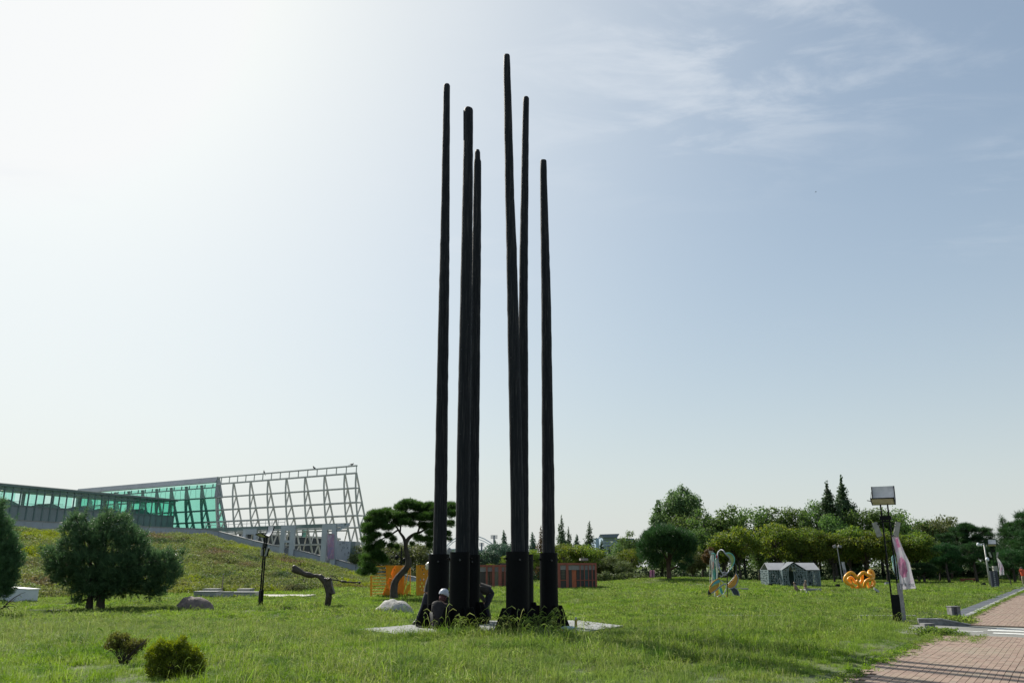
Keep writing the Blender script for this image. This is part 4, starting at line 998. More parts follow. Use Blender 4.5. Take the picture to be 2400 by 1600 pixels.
# ---- low glass building on the hill
L0 = vv(-69.0, 72, 0); L1 = vv(-47.9, 117.2, 0); LD = (L1 - L0).normalized(); LN = vv(-LD.y, LD.x, 0)
if LN.x > 0: LN = -LN
LL = (L1 - L0).length
low = empty('glass_gallery', vv(-58, 95, 6), 'long low gallery with green glass band above a dark wall atop the slope', 'building')
def LP(s, t, z): v = L0 + LD * s + LN * t; return vv(v.x, v.y, z)
mb = MB(); mb.prism([LP(0, -.25, 10.62), LP(LL + .3, -.25, 10.62), LP(LL + .3, 7.5, 10.62), LP(0, 7.5, 10.62)], (0, 0, .22)); obj('roof', mb, M_gframe, low)
mb = MB(); mb.bar(LP(0, -.27, 10.88), LP(LL + .3, -.27, 10.88), .08, .08); obj('roof_edge', mb, M_steel, low)
mb = MB(); mb.prism([LP(0, .3, 8.45), LP(LL, .3, 8.45), LP(LL, 7.2, 8.45), LP(0, 7.2, 8.45)], (0, 0, .2)); obj('floor', mb, M_darkw, low)
nM = int(LL / .985)
for i in range(nM + 1):
    s = i * LL / nM
    mb = MB(); mb.bar(LP(s, 0, 5.5), LP(s, 0, 10.6), .12, .14); obj('mullion', mb, M_gframe, low)
    if i % 4 == 0:
        mb = MB(); mb.bar(LP(s + .3, 7.2, 8.6), LP(s + .3, 7.2, 10.6), .3); obj('rear_column', mb, M_gframe, low)
    if i == nM: break
    e = LL / nM
    mb = MB(); mb.quad(LP(s + .06, .02, 8.62), LP(s + e - .06, .02, 8.62), LP(s + e - .06, .02, 10.6), LP(s + .06, .02, 10.6)); obj('glass_pane', mb, M_gl2, low)
    mb = MB(); mb.quad(LP(s + .06, .02, 5.4), LP(s + e - .06, .02, 5.4), LP(s + e - .06, .02, 8.5), LP(s + .06, .02, 8.5)); obj('wall_panel', mb, M_darkw, low)
    if i % 4 in (0, 1, 2):
        mb = MB(); mb.quad(LP(s + .3, 7.3, 8.62), LP(s + e + .25, 7.3, 8.62), LP(s + e + .25, 7.3, 10.6), LP(s + .3, 7.3, 10.6)); obj('rear_glass', mb, M_gl2, low)
for z in (10.3, 8.56): mb = MB(); mb.bar(LP(0, -.02, z), LP(LL, -.02, z), .12); obj('transom', mb, M_gframe, low)
mb = MB(); mb.prism([LP(LL, 0, 5.4), LP(LL, 7, 5.4), LP(LL, 7, 8.5), LP(LL, 0, 8.5)], -LD * .1); obj('end_wall', mb, M_darkw, low)
mb = MB(); mb.quad(LP(LL, 0.1, 8.6), LP(LL, 7, 8.6), LP(LL, 7, 10.6), LP(LL, 0.1, 10.6)); obj('end_glass', mb, M_gl2, low)
M_kiosk = mat('dim_green_grey_stall', (.30, .46, .42), (.22, .34, .31), rough=.9)
s = 16.0; r_ = random.Random(8)
k = 0
while s < LL - 2:
    w = 2.4; h = .5 + .2 * math.sin(s * 1.7); mb = MB()
    mb.prism([LP(s, 2.5, 8.62), LP(s + w, 2.5, 8.62), LP(s + w, 2.5, 8.95), LP(s + w * .5, 2.5, 8.95 + h * .75), LP(s, 2.5, 8.95)], LN * 2.5); obj('stall_roof', mb, M_kiosk, low)
    s += w + 2.3 + math.sin(s)
for i in range(3):
    mb = MB(); mb.bar(LP(26 + i * 5.5, 6.5, 9.3 + .0 * i), LP(30 + i * 5.5, 4, 9.35), .05); obj('light_tube', mb, emptymat('white_tube', (.9, .92, .9)), low)

# ---- parapet wall down the slope
root = empty('parapet_wall', vv(-40, 95, 4), 'bluish grey concrete parapet running along the slope crest and down to the right', 'wall')
us = np.linspace(-.80, WU[-1] - .001, 34)
def wp(u): Y = float(np.interp(u, WU, WY)); z = float(np.interp(u, WU, WZ)); return vv(u * Y, Y, z)
for a, b in zip(us[:-1], us[1:]):
    p, q = wp(a), wp(b); d = (q - p); d.z = 0; d.normalize(); nn = vv(-d.y, d.x, 0) * .35; g_ = (q - p) * .004
    mb = MB(); mb.prism([p + g_ - vv(0, 0, 2.2), q - g_ - vv(0, 0, 2.2), q - g_, p + g_], nn); obj('wall_panel', mb, M_cwall, root)
    mb = MB(); up_ = vv(0, 0, .002); mb.prism([p - nn * .15 + up_, q - nn * .15 + up_, q - nn * .15 + vv(0, 0, .09), p - nn * .15 + vv(0, 0, .09)], nn * 1.3); obj('coping', mb, M_granite, root)
# ---- portal frames, deck beam, walls and banner beside the steel frame
M_portal = mat('blue_grey_portal_paint', (.52, .55, .58), (.43, .46, .49), rough=.7, scale=1)
deck = empty('footbridge', vv(-24, 100, 0), 'grey footbridge deck on portal legs passing in front of the steel frame', 'footbridge')
for (x0, x1, x2, x3, pyt, pyb, Y) in ((755.5, 767, 778.5, 788.5, 1227, 1312, 96.5), (659, 669, 681, 691, 1230, 1300, 99.5), (570, 577, 596, 602, 1239, 1290, 104)):
    for a, b in ((x0, x1), (x2, x3)):
        mb = MB(); p, q = at(a, pyt, Y), at(b, pyt, Y); mb.prism([vv(p.x, Y, p.z), vv(q.x, Y, p.z), vv(q.x + .05, Y, -.2), vv(p.x - .05, Y, -.2)], (0, .7, 0)); obj('portal_leg', mb, M_portal, deck)
    p, q = at(x1, pyt, Y), at(x2, pyt, Y); mb = MB(); mb.box(((p.x + q.x) / 2, Y + .36, p.z - .33), (q.x - p.x - .004, .66, .62)); obj('portal_head', mb, M_portal, deck)
    if x0 < 700: mb = MB(); mb.box(((p.x + q.x) / 2, Y + .36, p.z - 1.9), (q.x - p.x - .004, .5, .3)); obj('portal_tie', mb, M_portal, deck)
Bm = mat('green_grey_beam', (.19, .25, .23), (.14, .19, .175), rough=.5, scale=1)
p, q = at(440, 1243, 111), at(812, 1229.5, 97.5); mb = MB(); mb.bar(p, q, .6, .42); obj('deck_beam', mb, Bm, deck)
mb = MB(); mb.bar(p + vv(1, .6, -.5), q + vv(0, .6, -.62), .2, .16); obj('lower_beam', mb, M_steel, deck)
mb = MB(); mb.bar(at(788.5, 1231, 96.6), at(818, 1228, 98), .35); obj('end_beam', mb, M_portal, deck)
mb = MB(); mb.bar(at(790, 1243, 96.6), at(813, 1230.5, 97.6), .22); obj('strut', mb, M_portal, deck)
for i in range(14):
    c0 = p.lerp(q, .12 + i * .04); mb = MB(); mb.bar(c0 + vv(0, 0, .21), c0 + vv(0, 0, 1.0), .05); obj('railing_post', mb, M_steel, deck)
for zz in (1.0, .6): mb = MB(); mb.bar(p.lerp(q, .12) + vv(0, 0, zz), p.lerp(q, .64) + vv(0, 0, zz), .05); obj('handrail', mb, M_steel, deck)
hw = empty('service_building', vv(-26, 116, 0), 'dark grey windowless wall of a low building behind the steel frame', 'building')
p, q = at(560, 1250, 116), at(760, 1262, 113); mb = MB(); mb.prism([vv(p.x, 116, -.3), vv(q.x, 113, -.3), vv(q.x, 113, q.z), vv(p.x, 116, p.z)], (1, 5, 0)); obj('wall', mb, mat('dark_slate_wall', (.075, .09, .10), (.05, .06, .07), rough=.8, scale=.6), hw)
mb = MB(); mb.prism([vv(p.x - .2, 115.9, p.z + .002), vv(q.x + .2, 112.9, q.z + .002), vv(q.x + .2, 112.9, q.z + .25), vv(p.x - .2, 115.9, p.z + .25)], (1, 5.2, 0)); obj('roof', mb, M_steel, hw)
for i in range(3): mb = MB(); c0 = vv(p.x, 115.9, 0).lerp(vv(q.x, 112.9, 0), .3 + .2 * i); mb.box(c0 + vv(0, -.05, 2.2), (1.6, .1, .9)); obj('louvre', mb, M_capmet, hw)
wb = empty('white_wall', vv(-21, 98, 0), 'white sign wall with small lettering at the right foot of the steel frame', 'sign wall')
p, q = at(789.5, 1266, 98.5), at(822, 1268, 98.2); mb = MB(); mb.prism([vv(p.x, 98.5, -.3), vv(q.x, 98.2, -.3), vv(q.x, 98.2, q.z), vv(p.x, 98.5, p.z)], (.3, 1.6, 0)); obj('wall', mb, mat('off_white_wall', (.50, .53, .58), (.42, .45, .5), rough=.8, scale=.7), wb)
mb = MB(); mb.prism([vv(q.x + .002, 98.2, -.3), vv(q.x + .5, 98.5, -.3), vv(q.x + .5, 98.5, q.z), vv(q.x + .002, 98.2, q.z)], (.3, 1.6, 0)); obj('side_wall', mb, M_darkw, wb)
for i, (ch, px, py) in enumerate((('Y', 797, 1278), ('H', 805, 1274), ('I', 813, 1279), ('O', 805, 1285), ('K', 815, 1286), ('T', 801, 1292), ('L', 809, 1300), ('A', 817, 1297))):
    pp = at(px, py, 98.15 - .0); t_ = text('lettering', ch, vv(pp.x, 98.1, pp.z), .36, M_ink, wb)
ban = empty('banner', at(775, 1280, 96.3), 'long purple and pink banner hung between the legs of the right portal', 'banner')
cloth_rows('cloth', [(0, (767.8, 1250), (783, 1251)), (1, (767.5, 1308), (783, 1309))], [cloth_mat('purple_banner_cloth', (.66, .60, .70), (.66, .42, .56), (.50, .42, .62), lo=.45, hi=.6, sc=1.2)], ban, 96.2, .06, nu=8, nv=16)
mb = MB(); mb.bar(at(767, 1249.5, 96.2), at(784, 1250.5, 96.2), .06); obj('top_rod', mb, M_steel, ban)
gp = empty('green_glass_box', at(714, 1250, 108), 'small green glass pane under the footbridge deck', 'glass pane')
p, q = at(709.5, 1242, 107), at(720, 1258, 107); mb = MB(); mb.box(((p.x + q.x) / 2, 107, (p.z + q.z) / 2), (q.x - p.x, .1, p.z - q.z)); obj('pane', mb, emptymat('bright_green_panel', (.25, .62, .50), .2), gp)
mb = MB(); mb.bar(vv(p.x, 106.9, p.z), vv(p.x, 106.9, q.z), .1); mb.bar(vv(q.x, 106.9, p.z), vv(q.x, 106.9, q.z), .1); mb.bar(vv(p.x, 106.88, (p.z + q.z) / 2), vv(q.x, 106.88, (p.z + q.z) / 2), .07); obj('frame', mb, M_gframe, gp)

# ---- far buildings
fb = empty('distant_building', at(1425, 1290, 420), 'far pale blue building with a projecting wing roof above the trees', 'building')
M_fb = mat('pale_blue_cladding', (.34, .44, .55), (.30, .40, .50), rough=.6, scale=.05); M_fr = emptymat('dark_blue_grey_roof', (.12, .15, .21), .5)
p, q = at(1413, 1259, 420), at(1447, 1259, 420)
mb = MB(); mb.box(((p.x + q.x) / 2, 435, p.z / 2), (q.x - p.x, 30, p.z)); obj('wall', mb, M_fb, fb)
mb = MB(); a, b, c_, d_ = at(1406, 1252, 415), at(1452, 1250, 415), at(1462, 1256, 470), at(1462, 1262, 470)
mb.prism([at(1406, 1251.5, 412), at(1452, 1250, 412), at(1447, 1258.5, 412), at(1414, 1258.8, 412)], (4, 46, 0)); obj('wing_roof', mb, M_fr, fb)
p2, q2 = at(1394, 1260, 440), at(1413, 1259, 440); mb = MB(); mb.box(((p2.x + q2.x) / 2, 455, p2.z / 2), (q2.x - p2.x - 1, 28, p2.z)); obj('side_wing', mb, M_fb, fb)
mb = MB(); mb.box(((p.x + q.x) / 2 + (q.x - p.x) / 2 + 5, 450, p.z / 2), (10, 40, p.z * .99)); obj('shaded_wing', mb, mat('shaded_blue_cladding', (.16, .20, .27), rough=.7), fb)  # the wing's shade is put into a darker copy of the wall colour
for i in range(9): mb = MB(); z = 2 + i * p.z / 10; mb.box(((p.x + q.x) / 2, 419.95, z + 1.5), (q.x - p.x, .1, .18)); obj('cladding_joint', mb, M_fr, fb)
mb = MB(); c0 = at(1430, 1281, 419); mb.box(c0, (3.0, .6, 1.2)); obj('window', mb, M_fr, fb)
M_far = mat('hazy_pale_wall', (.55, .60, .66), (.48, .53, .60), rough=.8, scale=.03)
for i, (x0, x1, yt, Y, lab) in enumerate(((868, 905, 1288, 520, 'far low pale block seen left under the curved pine'), (925, 968, 1284, 560, 'far pale building seen under the crown of the curved pine'), (972, 1003, 1280, 540, 'far white building between the curved pine and the leftmost pole'), (1050, 1066, 1288, 500, 'far white building in the gap left of the thick pair'), (1110, 1142, 1290, 600, 'far grey block right of the thick pair of poles'))):
    p, q = at(x0, yt, Y), at(x1, yt, Y); rt = empty('distant_building', vv((p.x + q.x) / 2, Y, 0), lab, 'building')
    mb = MB(); mb.box(((p.x + q.x) / 2, Y + 10, p.z / 2), (q.x - p.x, 20, p.z)); obj('wall', mb, M_far, rt)
    mb = MB(); mb.box(((p.x + q.x) / 2, Y + 9, p.z + .3), (q.x - p.x + 1, 24, .6)); obj('roof', mb, M_fb, rt)
    for k in range(4):
        mb = MB(); mb.box((p.x + (q.x - p.x) * (.2 + .2 * k), Y - .05, p.z * .7), (1.6, .1, 2)); obj('window', mb, M_fr, rt)
# stadium arch and light masts
ar = empty('stadium_arch', at(1090, 1270, 600), 'thin far white stadium arch behind the thick pair of poles', 'arch')
for off in (0, 6):
    pts = [at(x, y + off, 600) for x, y in ((1040, 1290), (1050, 1275), (1062, 1264), (1075, 1257), (1090, 1253), (1108, 1253.5), (1122, 1257), (1135, 1262), (1150, 1271), (1165, 1283))]
    mb = MB(); mb.tube(pts, .28 if off else .38, n=6); obj('arch_rib', mb, M_far, ar)
for x, yt, yb, w, lab in ((1158, 1254, 1285, 16, 'tall far stadium floodlight mast with a grid of lamps'), (1129, 1271.5, 1290, 12, 'lower far floodlight mast near the thick pair')):
    Y = 450; c0 = at(x, yt, Y); k = mpp(c0); rt = empty('floodlight_mast', vv(c0.x, Y, 0), lab, 'floodlight mast')
    mb = MB(); mb.tube([vv(c0.x, Y, 0), vv(c0.x, Y, c0.z)], .5, n=6); obj('mast', mb, M_fr, rt)
    for r0 in range(5):
        mb = MB()
        for cc in range(6): mb.box((c0.x + (cc - 2.5) * w * k / 6, Y, c0.z - r0 * 2.9 * k * .6), (w * k / 10, .5, w * k / 12))
        mb.bar((c0.x - w * k / 2, Y, c0.z - r0 * 2.9 * k * .6), (c0.x + w * k / 2, Y, c0.z - r0 * 2.9 * k * .6), .12); obj('lamp_row', mb, M_fr, rt, kind='stuff')
# ================================================================= sculptures on the lawn
def catmull(pts, n=6, closed=False):
    P = [Vector(p) for p in pts]; out = []; N = len(P)
    for i in range(N if closed else N - 1):
        g = lambda k: P[k % N] if closed else P[max(0, min(N - 1, k))]
        a, b, c, d = g(i - 1), g(i), g(i + 1), g(i + 2)
        for k in range(n):
            t = k / n; out.append(.5 * ((2 * b) + (c - a) * t + (2 * a - 5 * b + 4 * c - d) * t * t + (3 * b - a - 3 * c + d) * t ** 3))
    if not closed: out.append(P[-1])
    return out
# ---- bronze figure with long horn-like rod
M_bronze = mat('dark_bronze', (.075, .058, .042), (.035, .03, .025), rough=.5, scale=7, bump=.6, bscale=12, metal=.35)
sx = lambda x, y: (670 + x / 12.06, 1310 + y / 12.06)
Y = gr(765, 1430).y
def bp(x, y, dy=0.0): q = at(*sx(x, y), Y + dy); return q
base = onland(*sx(1160, 1440)); br = empty('bronze_sculpture', vv(base.x, Y, gz(base.x, Y)), 'dark bronze sculpture of a bent figure with a long raised limb and a thin rod', 'sculpture')
k = mpp(bp(1200, 900)) / 12.06
V = []; E = []; Rd = []
def ad(p, r, par=None, flat=1.0):
    V.append(p); Rd.append((r * k * 1.15, r * k * flat * 1.15)); i = len(V) - 1
    if par is not None: E.append((par, i))
    return i
h = ad(bp(1190, 640), 95); a = ad(bp(1060, 590), 75, h); b = ad(bp(985, 500), 50, a); c0 = ad(bp(1040, 440), 42, b)
d = ad(bp(860, 460), 48, b); e = ad(bp(760, 470), 50, d); f = ad(bp(650, 440), 88, e); g1 = ad(bp(530, 420), 60, f); g2 = ad(bp(440, 370), 70, g1); g3 = ad(bp(330, 310), 72, g2); g4 = ad(bp(240, 230), 70, g3); ad(bp(200, 170), 42, g4); g5 = ad(bp(210, 320), 62, g3); ad(bp(165, 350), 30, g5)
t1 = ad(bp(1220, 820), 88, h); 
l1 = ad(bp(1180, 930, -.1), 52, t1); l2 = ad(bp(1190, 1050, -.12), 55, l1); l3 = ad(bp(1150, 1220, -.1), 50, l2); l4 = ad(bp(1120, 1420, -.08), 36, l3); ad(bp(1100, 1445, -.16), 30, l4)
r1 = ad(bp(1250, 960, .1), 55, t1); r2_ = ad(bp(1255, 1080, .1), 50, r1); r3 = ad(bp(1225, 1250, .1), 48, r2_); r4 = ad(bp(1195, 1430, .1), 34, r3); ad(bp(1170, 1450, .04), 30, r4)
skin('body', V, E, Rd, M_bronze, br, 0, 2)
mb = MB(); oc = [bp(1130, 540), bp(1180, 520), bp(1275, 520), bp(1310, 720), bp(1350, 860), bp(1385, 965), bp(1320, 1000), bp(1225, 975), bp(1190, 860), bp(1150, 700)]
mb.prism([p + vv(0, -.17, 0) for p in oc], (0, .34, 0)); co = obj('coat', mb, M_bronze, br); bv = co.modifiers.new('bevel', 'BEVEL'); bv.width = .03; bv.segments = 2
mb = MB(); mb.tube([bp(1140, 590, -.25), bp(1210, 560, -.22), bp(1270, 525, -.2)], [.018, .035, .02], n=8); mb.tube([bp(1110, 540), bp(1290, 568), bp(1500, 600), bp(1560, 618)], [.03, .026, .026, .03], n=8)
mb.tube([bp(1560, 618), bp(1600, 625), bp(1700, 632), bp(1730, 645), bp(2050, 655)], [.03, .045, .045, .026, .026], n=8); mb.tube([bp(2045, 655), bp(2070, 655), bp(2100, 658), bp(2115, 660)], [.03, .05, .05, .03], n=8)
obj('rod', mb, M_bronze, br, smooth=True)
mb = MB(); mb.tube(catmull([bp(1258, 475), bp(1340, 485), bp(1420, 530), bp(1470, 580), bp(1530, 605)], 5), .016, n=6); obj('curved_wire', mb, M_bronze, br, smooth=True)

# ---- orange steel sculpture
M_or = mat('orange_steel_paint', (.92, .43, .02), (.82, .36, .018), rough=.45, scale=1.5)
M_or2 = mat('burnt_orange_steel', (.84, .34, .018), (.72, .27, .014), rough=.5, scale=1.5)
ox = lambda x, y: (840 + x / 6.03, 1160 + y / 6.03)
Y = 47.0
def op(x, y, dy=0.0): q = at(*ox(x, y), Y + dy); return q
rt = empty('orange_panel_sculpture', vv(op(450, 1400).x, Y, 0), 'orange steel panel sculpture with slats and a zigzag star edge, behind the curved pine trunk', 'sculpture', 'orange steel sculptures')
mb = MB(); mb.bar(op(180, 1135), op(180, 1425), .10, .08); obj('slat_post', mb, M_or, rt)
for i, y in enumerate((1003, 1055, 1105, 1143, 1187, 1230, 1272, 1312, 1350, 1390)):
    mb = MB(); mb.bar(op(240 if y < 1120 else 172, y), op(392 if y < 1320 else 392 - (y - 1320) * .7, y), .14 if i else .22, .05); obj('slat', mb, M_or, rt)
mb = MB(); mb.prism([op(385, 990), op(500, 990), op(455, 1105), op(485, 1185), op(432, 1160), op(405, 1235), op(445, 1335), op(375, 1300), op(390, 1250), op(393, 1120)], (0, .12, 0)); obj('star_plate', mb, emptymat('sunlit_orange_plate', (.92, .36, .02), .4), rt)  # sunlight on the star plate is put into its brighter orange
mb = MB(); mb.prism([op(512, 990, .3), op(640, 990, .3), op(640, 1450, .3), op(560, 1455, .3), op(450, 1440, .2), op(335, 1410, .1), op(375, 1300, .1), op(450, 1335, .15), op(400, 1240, .15), op(435, 1165, .15), op(490, 1188, .2), op(458, 1105, .2)], (0, .1, 0)); obj('front_plate', mb, M_or2, rt)
mb = MB(); mb.prism([op(640, 1030, .3), op(652, 990, .3), op(640, 990, .3), op(638, 1300, .3), op(640, 1330, .3), op(640, 1450, .3), op(630, 1450, .3)][0:3], (0, .1, 0)); obj('tip_plate', mb, M_or, rt)
mb = MB()
for pts in ([(735, 1015), (735, 1455), (722, 1455), (722, 1040)], [(640, 1140), (655, 1140), (648, 1300), (640, 1320)], [(720, 1040), (700, 1130), (662, 1290), (636, 1390), (640, 1310), (680, 1160), (705, 1060)], [(640, 1390), (690, 1270), (722, 1250), (722, 1330), (690, 1400), (722, 1395), (722, 1455), (640, 1455)]):
    mb.prism([op(x, y, .05) for x, y in pts], (0, .1, 0))
obj('cutout_plate', mb, M_or, rt, kind='stuff')
for i, (x, y) in enumerate(((505, 1050), (560, 1120), (690, 1080))): mb = MB(); mb.tube([op(x, y, .05) + vv(0, 0, -.05), op(x, y, .02) + vv(0, 0, .05)], .02, n=6); obj('bolt_head', mb, M_bolt, rt)
# second panel with round holes, thick left edge
rt = empty('orange_hole_panel', vv(op(900, 1400).x, Y, 0), 'orange steel panel pierced with round holes, left of the leftmost pole', 'sculpture', 'orange steel sculptures')
mb = MB(); x0, x1, y0, y1 = 838, 1120, 985, 1430
holes = [(872, 1013), (925, 1017), (905, 1053), (925, 1103), (878, 1188), (922, 1192), (897, 1240), (955, 1240), (873, 1285), (922, 1285), (893, 1330), (943, 1330), (985, 1100), (1000, 1190), (985, 1290), (1040, 1150), (1035, 1250), (1030, 1040)]
import mathutils.geometry as mg
verts = [Vector((x0, y0)), Vector((x1, y0)), Vector((x1, y1)), Vector((x0, y1))]; edges = [(0, 1), (1, 2), (2, 3), (3, 0)]; r_h = 15
for hx, hy in holes:
    o = len(verts); n = 10
    for i in range(n): verts.append(Vector((hx + r_h * .62 * math.cos(2 * math.pi * i / n), hy + r_h * math.sin(2 * math.pi * i / n))))
    edges += [(o + i, o + (i + 1) % n) for i in range(n)]
vo, eo, fo, *_ = mg.delaunay_2d_cdt(verts, edges, [], 2, 1e-5)
fk = []
for f in fo:
    c = sum((vo[i] for i in f), Vector((0, 0))) / len(f)
    if all(((c.x - hx) / .62) ** 2 + (c.y - hy) ** 2 > r_h ** 2 * .95 for hx, hy in holes): fk.append(tuple(f))
P3 = [op(v.x, v.y) for v in vo]; mb.add(P3, [f[::-1] for f in fk]); obj_ = obj('hole_plate', mb, M_or2, rt); sd = obj_.modifiers.new('thick', 'SOLIDIFY'); sd.thickness = .08
mb = MB(); mb.prism([op(815, 985), op(837, 985), op(837, 1430), op(815, 1430)], (0, .35, 0)); obj('edge_plate', mb, M_or, rt)

# ---- colourful ribbon sculpture
rx = lambda x, y: (1640 + x / 12.06, 1280 + y / 12.06)
Y = 47.5
def rp(x, y, dy=0.0): return at(*rx(x, y), Y + dy)
rt = empty('ribbon_sculpture', vv(rp(680, 1420).x, Y, gz(rp(680, 1420).x, Y)), 'tall colourful sculpture of looped ribbons in grey, orange, white and green', 'sculpture')
C_ = {n: mat(n, c, rough=.4, scale=3) for n, c in (('ribbon_grey', (.30, .32, .38)), ('ribbon_orange', (.62, .30, .03)), ('ribbon_white', (.62, .66, .62)), ('ribbon_teal', (.16, .50, .46)), ('ribbon_green', (.34, .46, .14)), ('ribbon_navy', (.015, .03, .06)), ('ribbon_black', (.012, .012, .014)), ('ribbon_red', (.5, .04, .04)), ('ribbon_yellow', (.8, .5, .04)), ('ribbon_pink', (.6, .32, .28)), ('ribbon_deep_teal', (.02, .22, .20)), ('ribbon_blue_teal', (.08, .36, .42)), ('ribbon_beige', (.36, .33, .28)))}
def rib(name, pts, r, m, dy=0.0, closed=False, n=5, flat=2.6, dyf=None):
    P = catmull([rp(x, y, dy + (dyf(i) if dyf else 0)) for i, (x, y) in enumerate(pts)], n, closed)
    mb = MB(); mb.tube(P, r, n=8, closed=closed, flat=1); 
    return obj(name, mb, C_[m], rt, smooth=True)
def plate(name, pts, m, dy=0.0, th=.04, sm_=4):
    P = catmull([rp(x, y, dy) for x, y in pts], sm_, True); mb = MB(); mb.prism(P, (0, th, 0)); return obj(name, mb, C_[m], rt)
rib('loop_ribbon', [(510, 330), (505, 210), (560, 120), (620, 95), (680, 130), (740, 220), (830, 310), (875, 430), (880, 540), (830, 670), (790, 740), (690, 790), (620, 730), (560, 620), (530, 480)], .035, 'ribbon_grey', 0, True, dyf=lambda i: .2 * math.sin(i * .9))
plate('leaf_plate', [(740, 200), (830, 180), (920, 230), (975, 340), (970, 450), (920, 560), (870, 650), (885, 520), (860, 390), (800, 280)], 'ribbon_green', .05)
rib('leaf_rim', [(740, 200), (830, 182), (925, 230), (980, 340), (972, 450), (920, 560), (865, 660)], .028, 'ribbon_teal', .03)
rib('arc_ribbon', [(980, 460), (1030, 560), (1040, 700), (980, 860), (880, 980), (790, 1080)], .035, 'ribbon_black', .1)
plate('orange_crescent', [(1035, 770), (1075, 860), (1070, 980), (1010, 1090), (900, 1170), (810, 1150), (805, 1090), (900, 990), (990, 870)], 'ribbon_orange', .0)
rib('crescent_rim', [(1035, 770), (1082, 870), (1072, 990), (1010, 1110), (890, 1190), (830, 1185)], .03, 'ribbon_grey', -.02)
plate('navy_fin', [(870, 1190), (980, 1150), (1060, 1220), (1100, 1330), (1110, 1400), (1000, 1370), (920, 1290)], 'ribbon_navy', .12)
rib('fin_rim', [(960, 1150), (1060, 1220), (1108, 1320), (1120, 1410)], .026, 'ribbon_grey', .1)
plate('orange_wing', [(555, 895), (560, 1000), (540, 1120), (450, 1220), (320, 1310), (275, 1220), (280, 1120), (340, 1030), (430, 950)], 'ribbon_orange', -.25)
plate('blue_lens', [(550, 935), (560, 1010), (450, 1050), (330, 1110), (400, 1020), (480, 960)], 'ribbon_blue_teal', -.29, .03)
plate('green_sliver', [(540, 1050), (440, 1090), (330, 1160), (300, 1200), (310, 1150), (400, 1070), (480, 1050)], 'ribbon_green', -.31, .03)
rib('wing_rim', [(330, 1320), (450, 1240), (560, 1150), (660, 1080), (740, 1050)], .032, 'ribbon_grey', -.25)
rib('ring_ribbon', [(740, 1050), (750, 1150), (720, 1260), (660, 1350), (560, 1370), (490, 1430)], .026, 'ribbon_white', -.2)
plate('black_wedge', [(270, 1200), (310, 1310), (330, 1360), (260, 1420), (235, 1350), (240, 1260)], 'ribbon_black', -.15)
for pts, m, dy in (([(340, 210), (400, 240), (410, 420), (405, 560), (370, 520), (335, 400), (325, 300)], 'ribbon_white', 0), ([(440, 350), (495, 350), (515, 600), (520, 800), (500, 910), (475, 900), (480, 700), (455, 500)], 'ribbon_white', .05), ([(335, 450), (350, 450), (360, 700), (385, 860), (370, 1030), (335, 1040), (345, 800)], 'ribbon_white', .08), ([(365, 430), (400, 450), (405, 600), (395, 700), (370, 600)], 'ribbon_pink', -.03), ([(410, 490), (450, 490), (445, 640), (470, 880), (455, 940), (420, 900), (410, 700)], 'ribbon_deep_teal', .02), ([(400, 860), (440, 940), (400, 1000), (385, 940)], 'ribbon_teal', .0), ([(260, 130), (370, 130), (400, 195), (340, 200), (310, 255)], 'ribbon_beige', .1), ([(455, 250), (495, 250), (495, 330), (450, 320)], 'ribbon_red', .0), ([(460, 1230), (520, 1220), (530, 1370), (480, 1400)], 'ribbon_yellow', -.1), ([(560, 1180), (610, 1160), (660, 1310), (650, 1350), (600, 1320)], 'ribbon_blue_teal', 0), ([(420, 1300), (445, 1300), (450, 1420), (425, 1430)], 'ribbon_white', -.05), ([(745, 1385), (770, 1385), (775, 1450), (745, 1450)], 'ribbon_yellow', -.1), ([(570, 1030), (600, 1060), (590, 1140), (560, 1140)], 'ribbon_green', .1), ([(550, 1390), (600, 1380), (600, 1430), (550, 1440)], 'ribbon_red', -.1), ([(640, 1410), (700, 1400), (740, 1430), (700, 1455), (640, 1450)], 'ribbon_teal', -.05)):
    plate('ribbon_plate', pts, m, dy)
rib('thin_ribbon', [(320, 250), (295, 400), (290, 600), (285, 800), (290, 1060)], .016, 'ribbon_white', .12)
rib('teal_edge', [(335, 205), (400, 195), (435, 240), (440, 330)], .03, 'ribbon_teal', -.02); rib('teal_edge', [(415, 480), (460, 350), (490, 345)], .022, 'ribbon_teal', .02)
rib('thin_ribbon', [(380, 640), (395, 780), (415, 900), (450, 960)], .02, 'ribbon_teal', -.05)
rib('thin_ribbon', [(600, 960), (650, 1000), (690, 1040)], .02, 'ribbon_white', 0); rib('thin_ribbon', [(610, 1020), (660, 1140), (720, 1240)], .016, 'ribbon_yellow', .02)
rib('thin_ribbon', [(800, 1180), (870, 1290), (930, 1400)], .018, 'ribbon_green', 0); rib('thin_ribbon', [(820, 1180), (900, 1250), (960, 1390)], .014, 'ribbon_white', .05)
rib('knot_ribbon', [(570, 800), (600, 860), (680, 820), (760, 800), (740, 730), (660, 740), (640, 850)], .02, 'ribbon_grey', 0)
rib('support_post', [(775, 760), (778, 1000), (785, 1430)], .03, 'ribbon_black', 0)

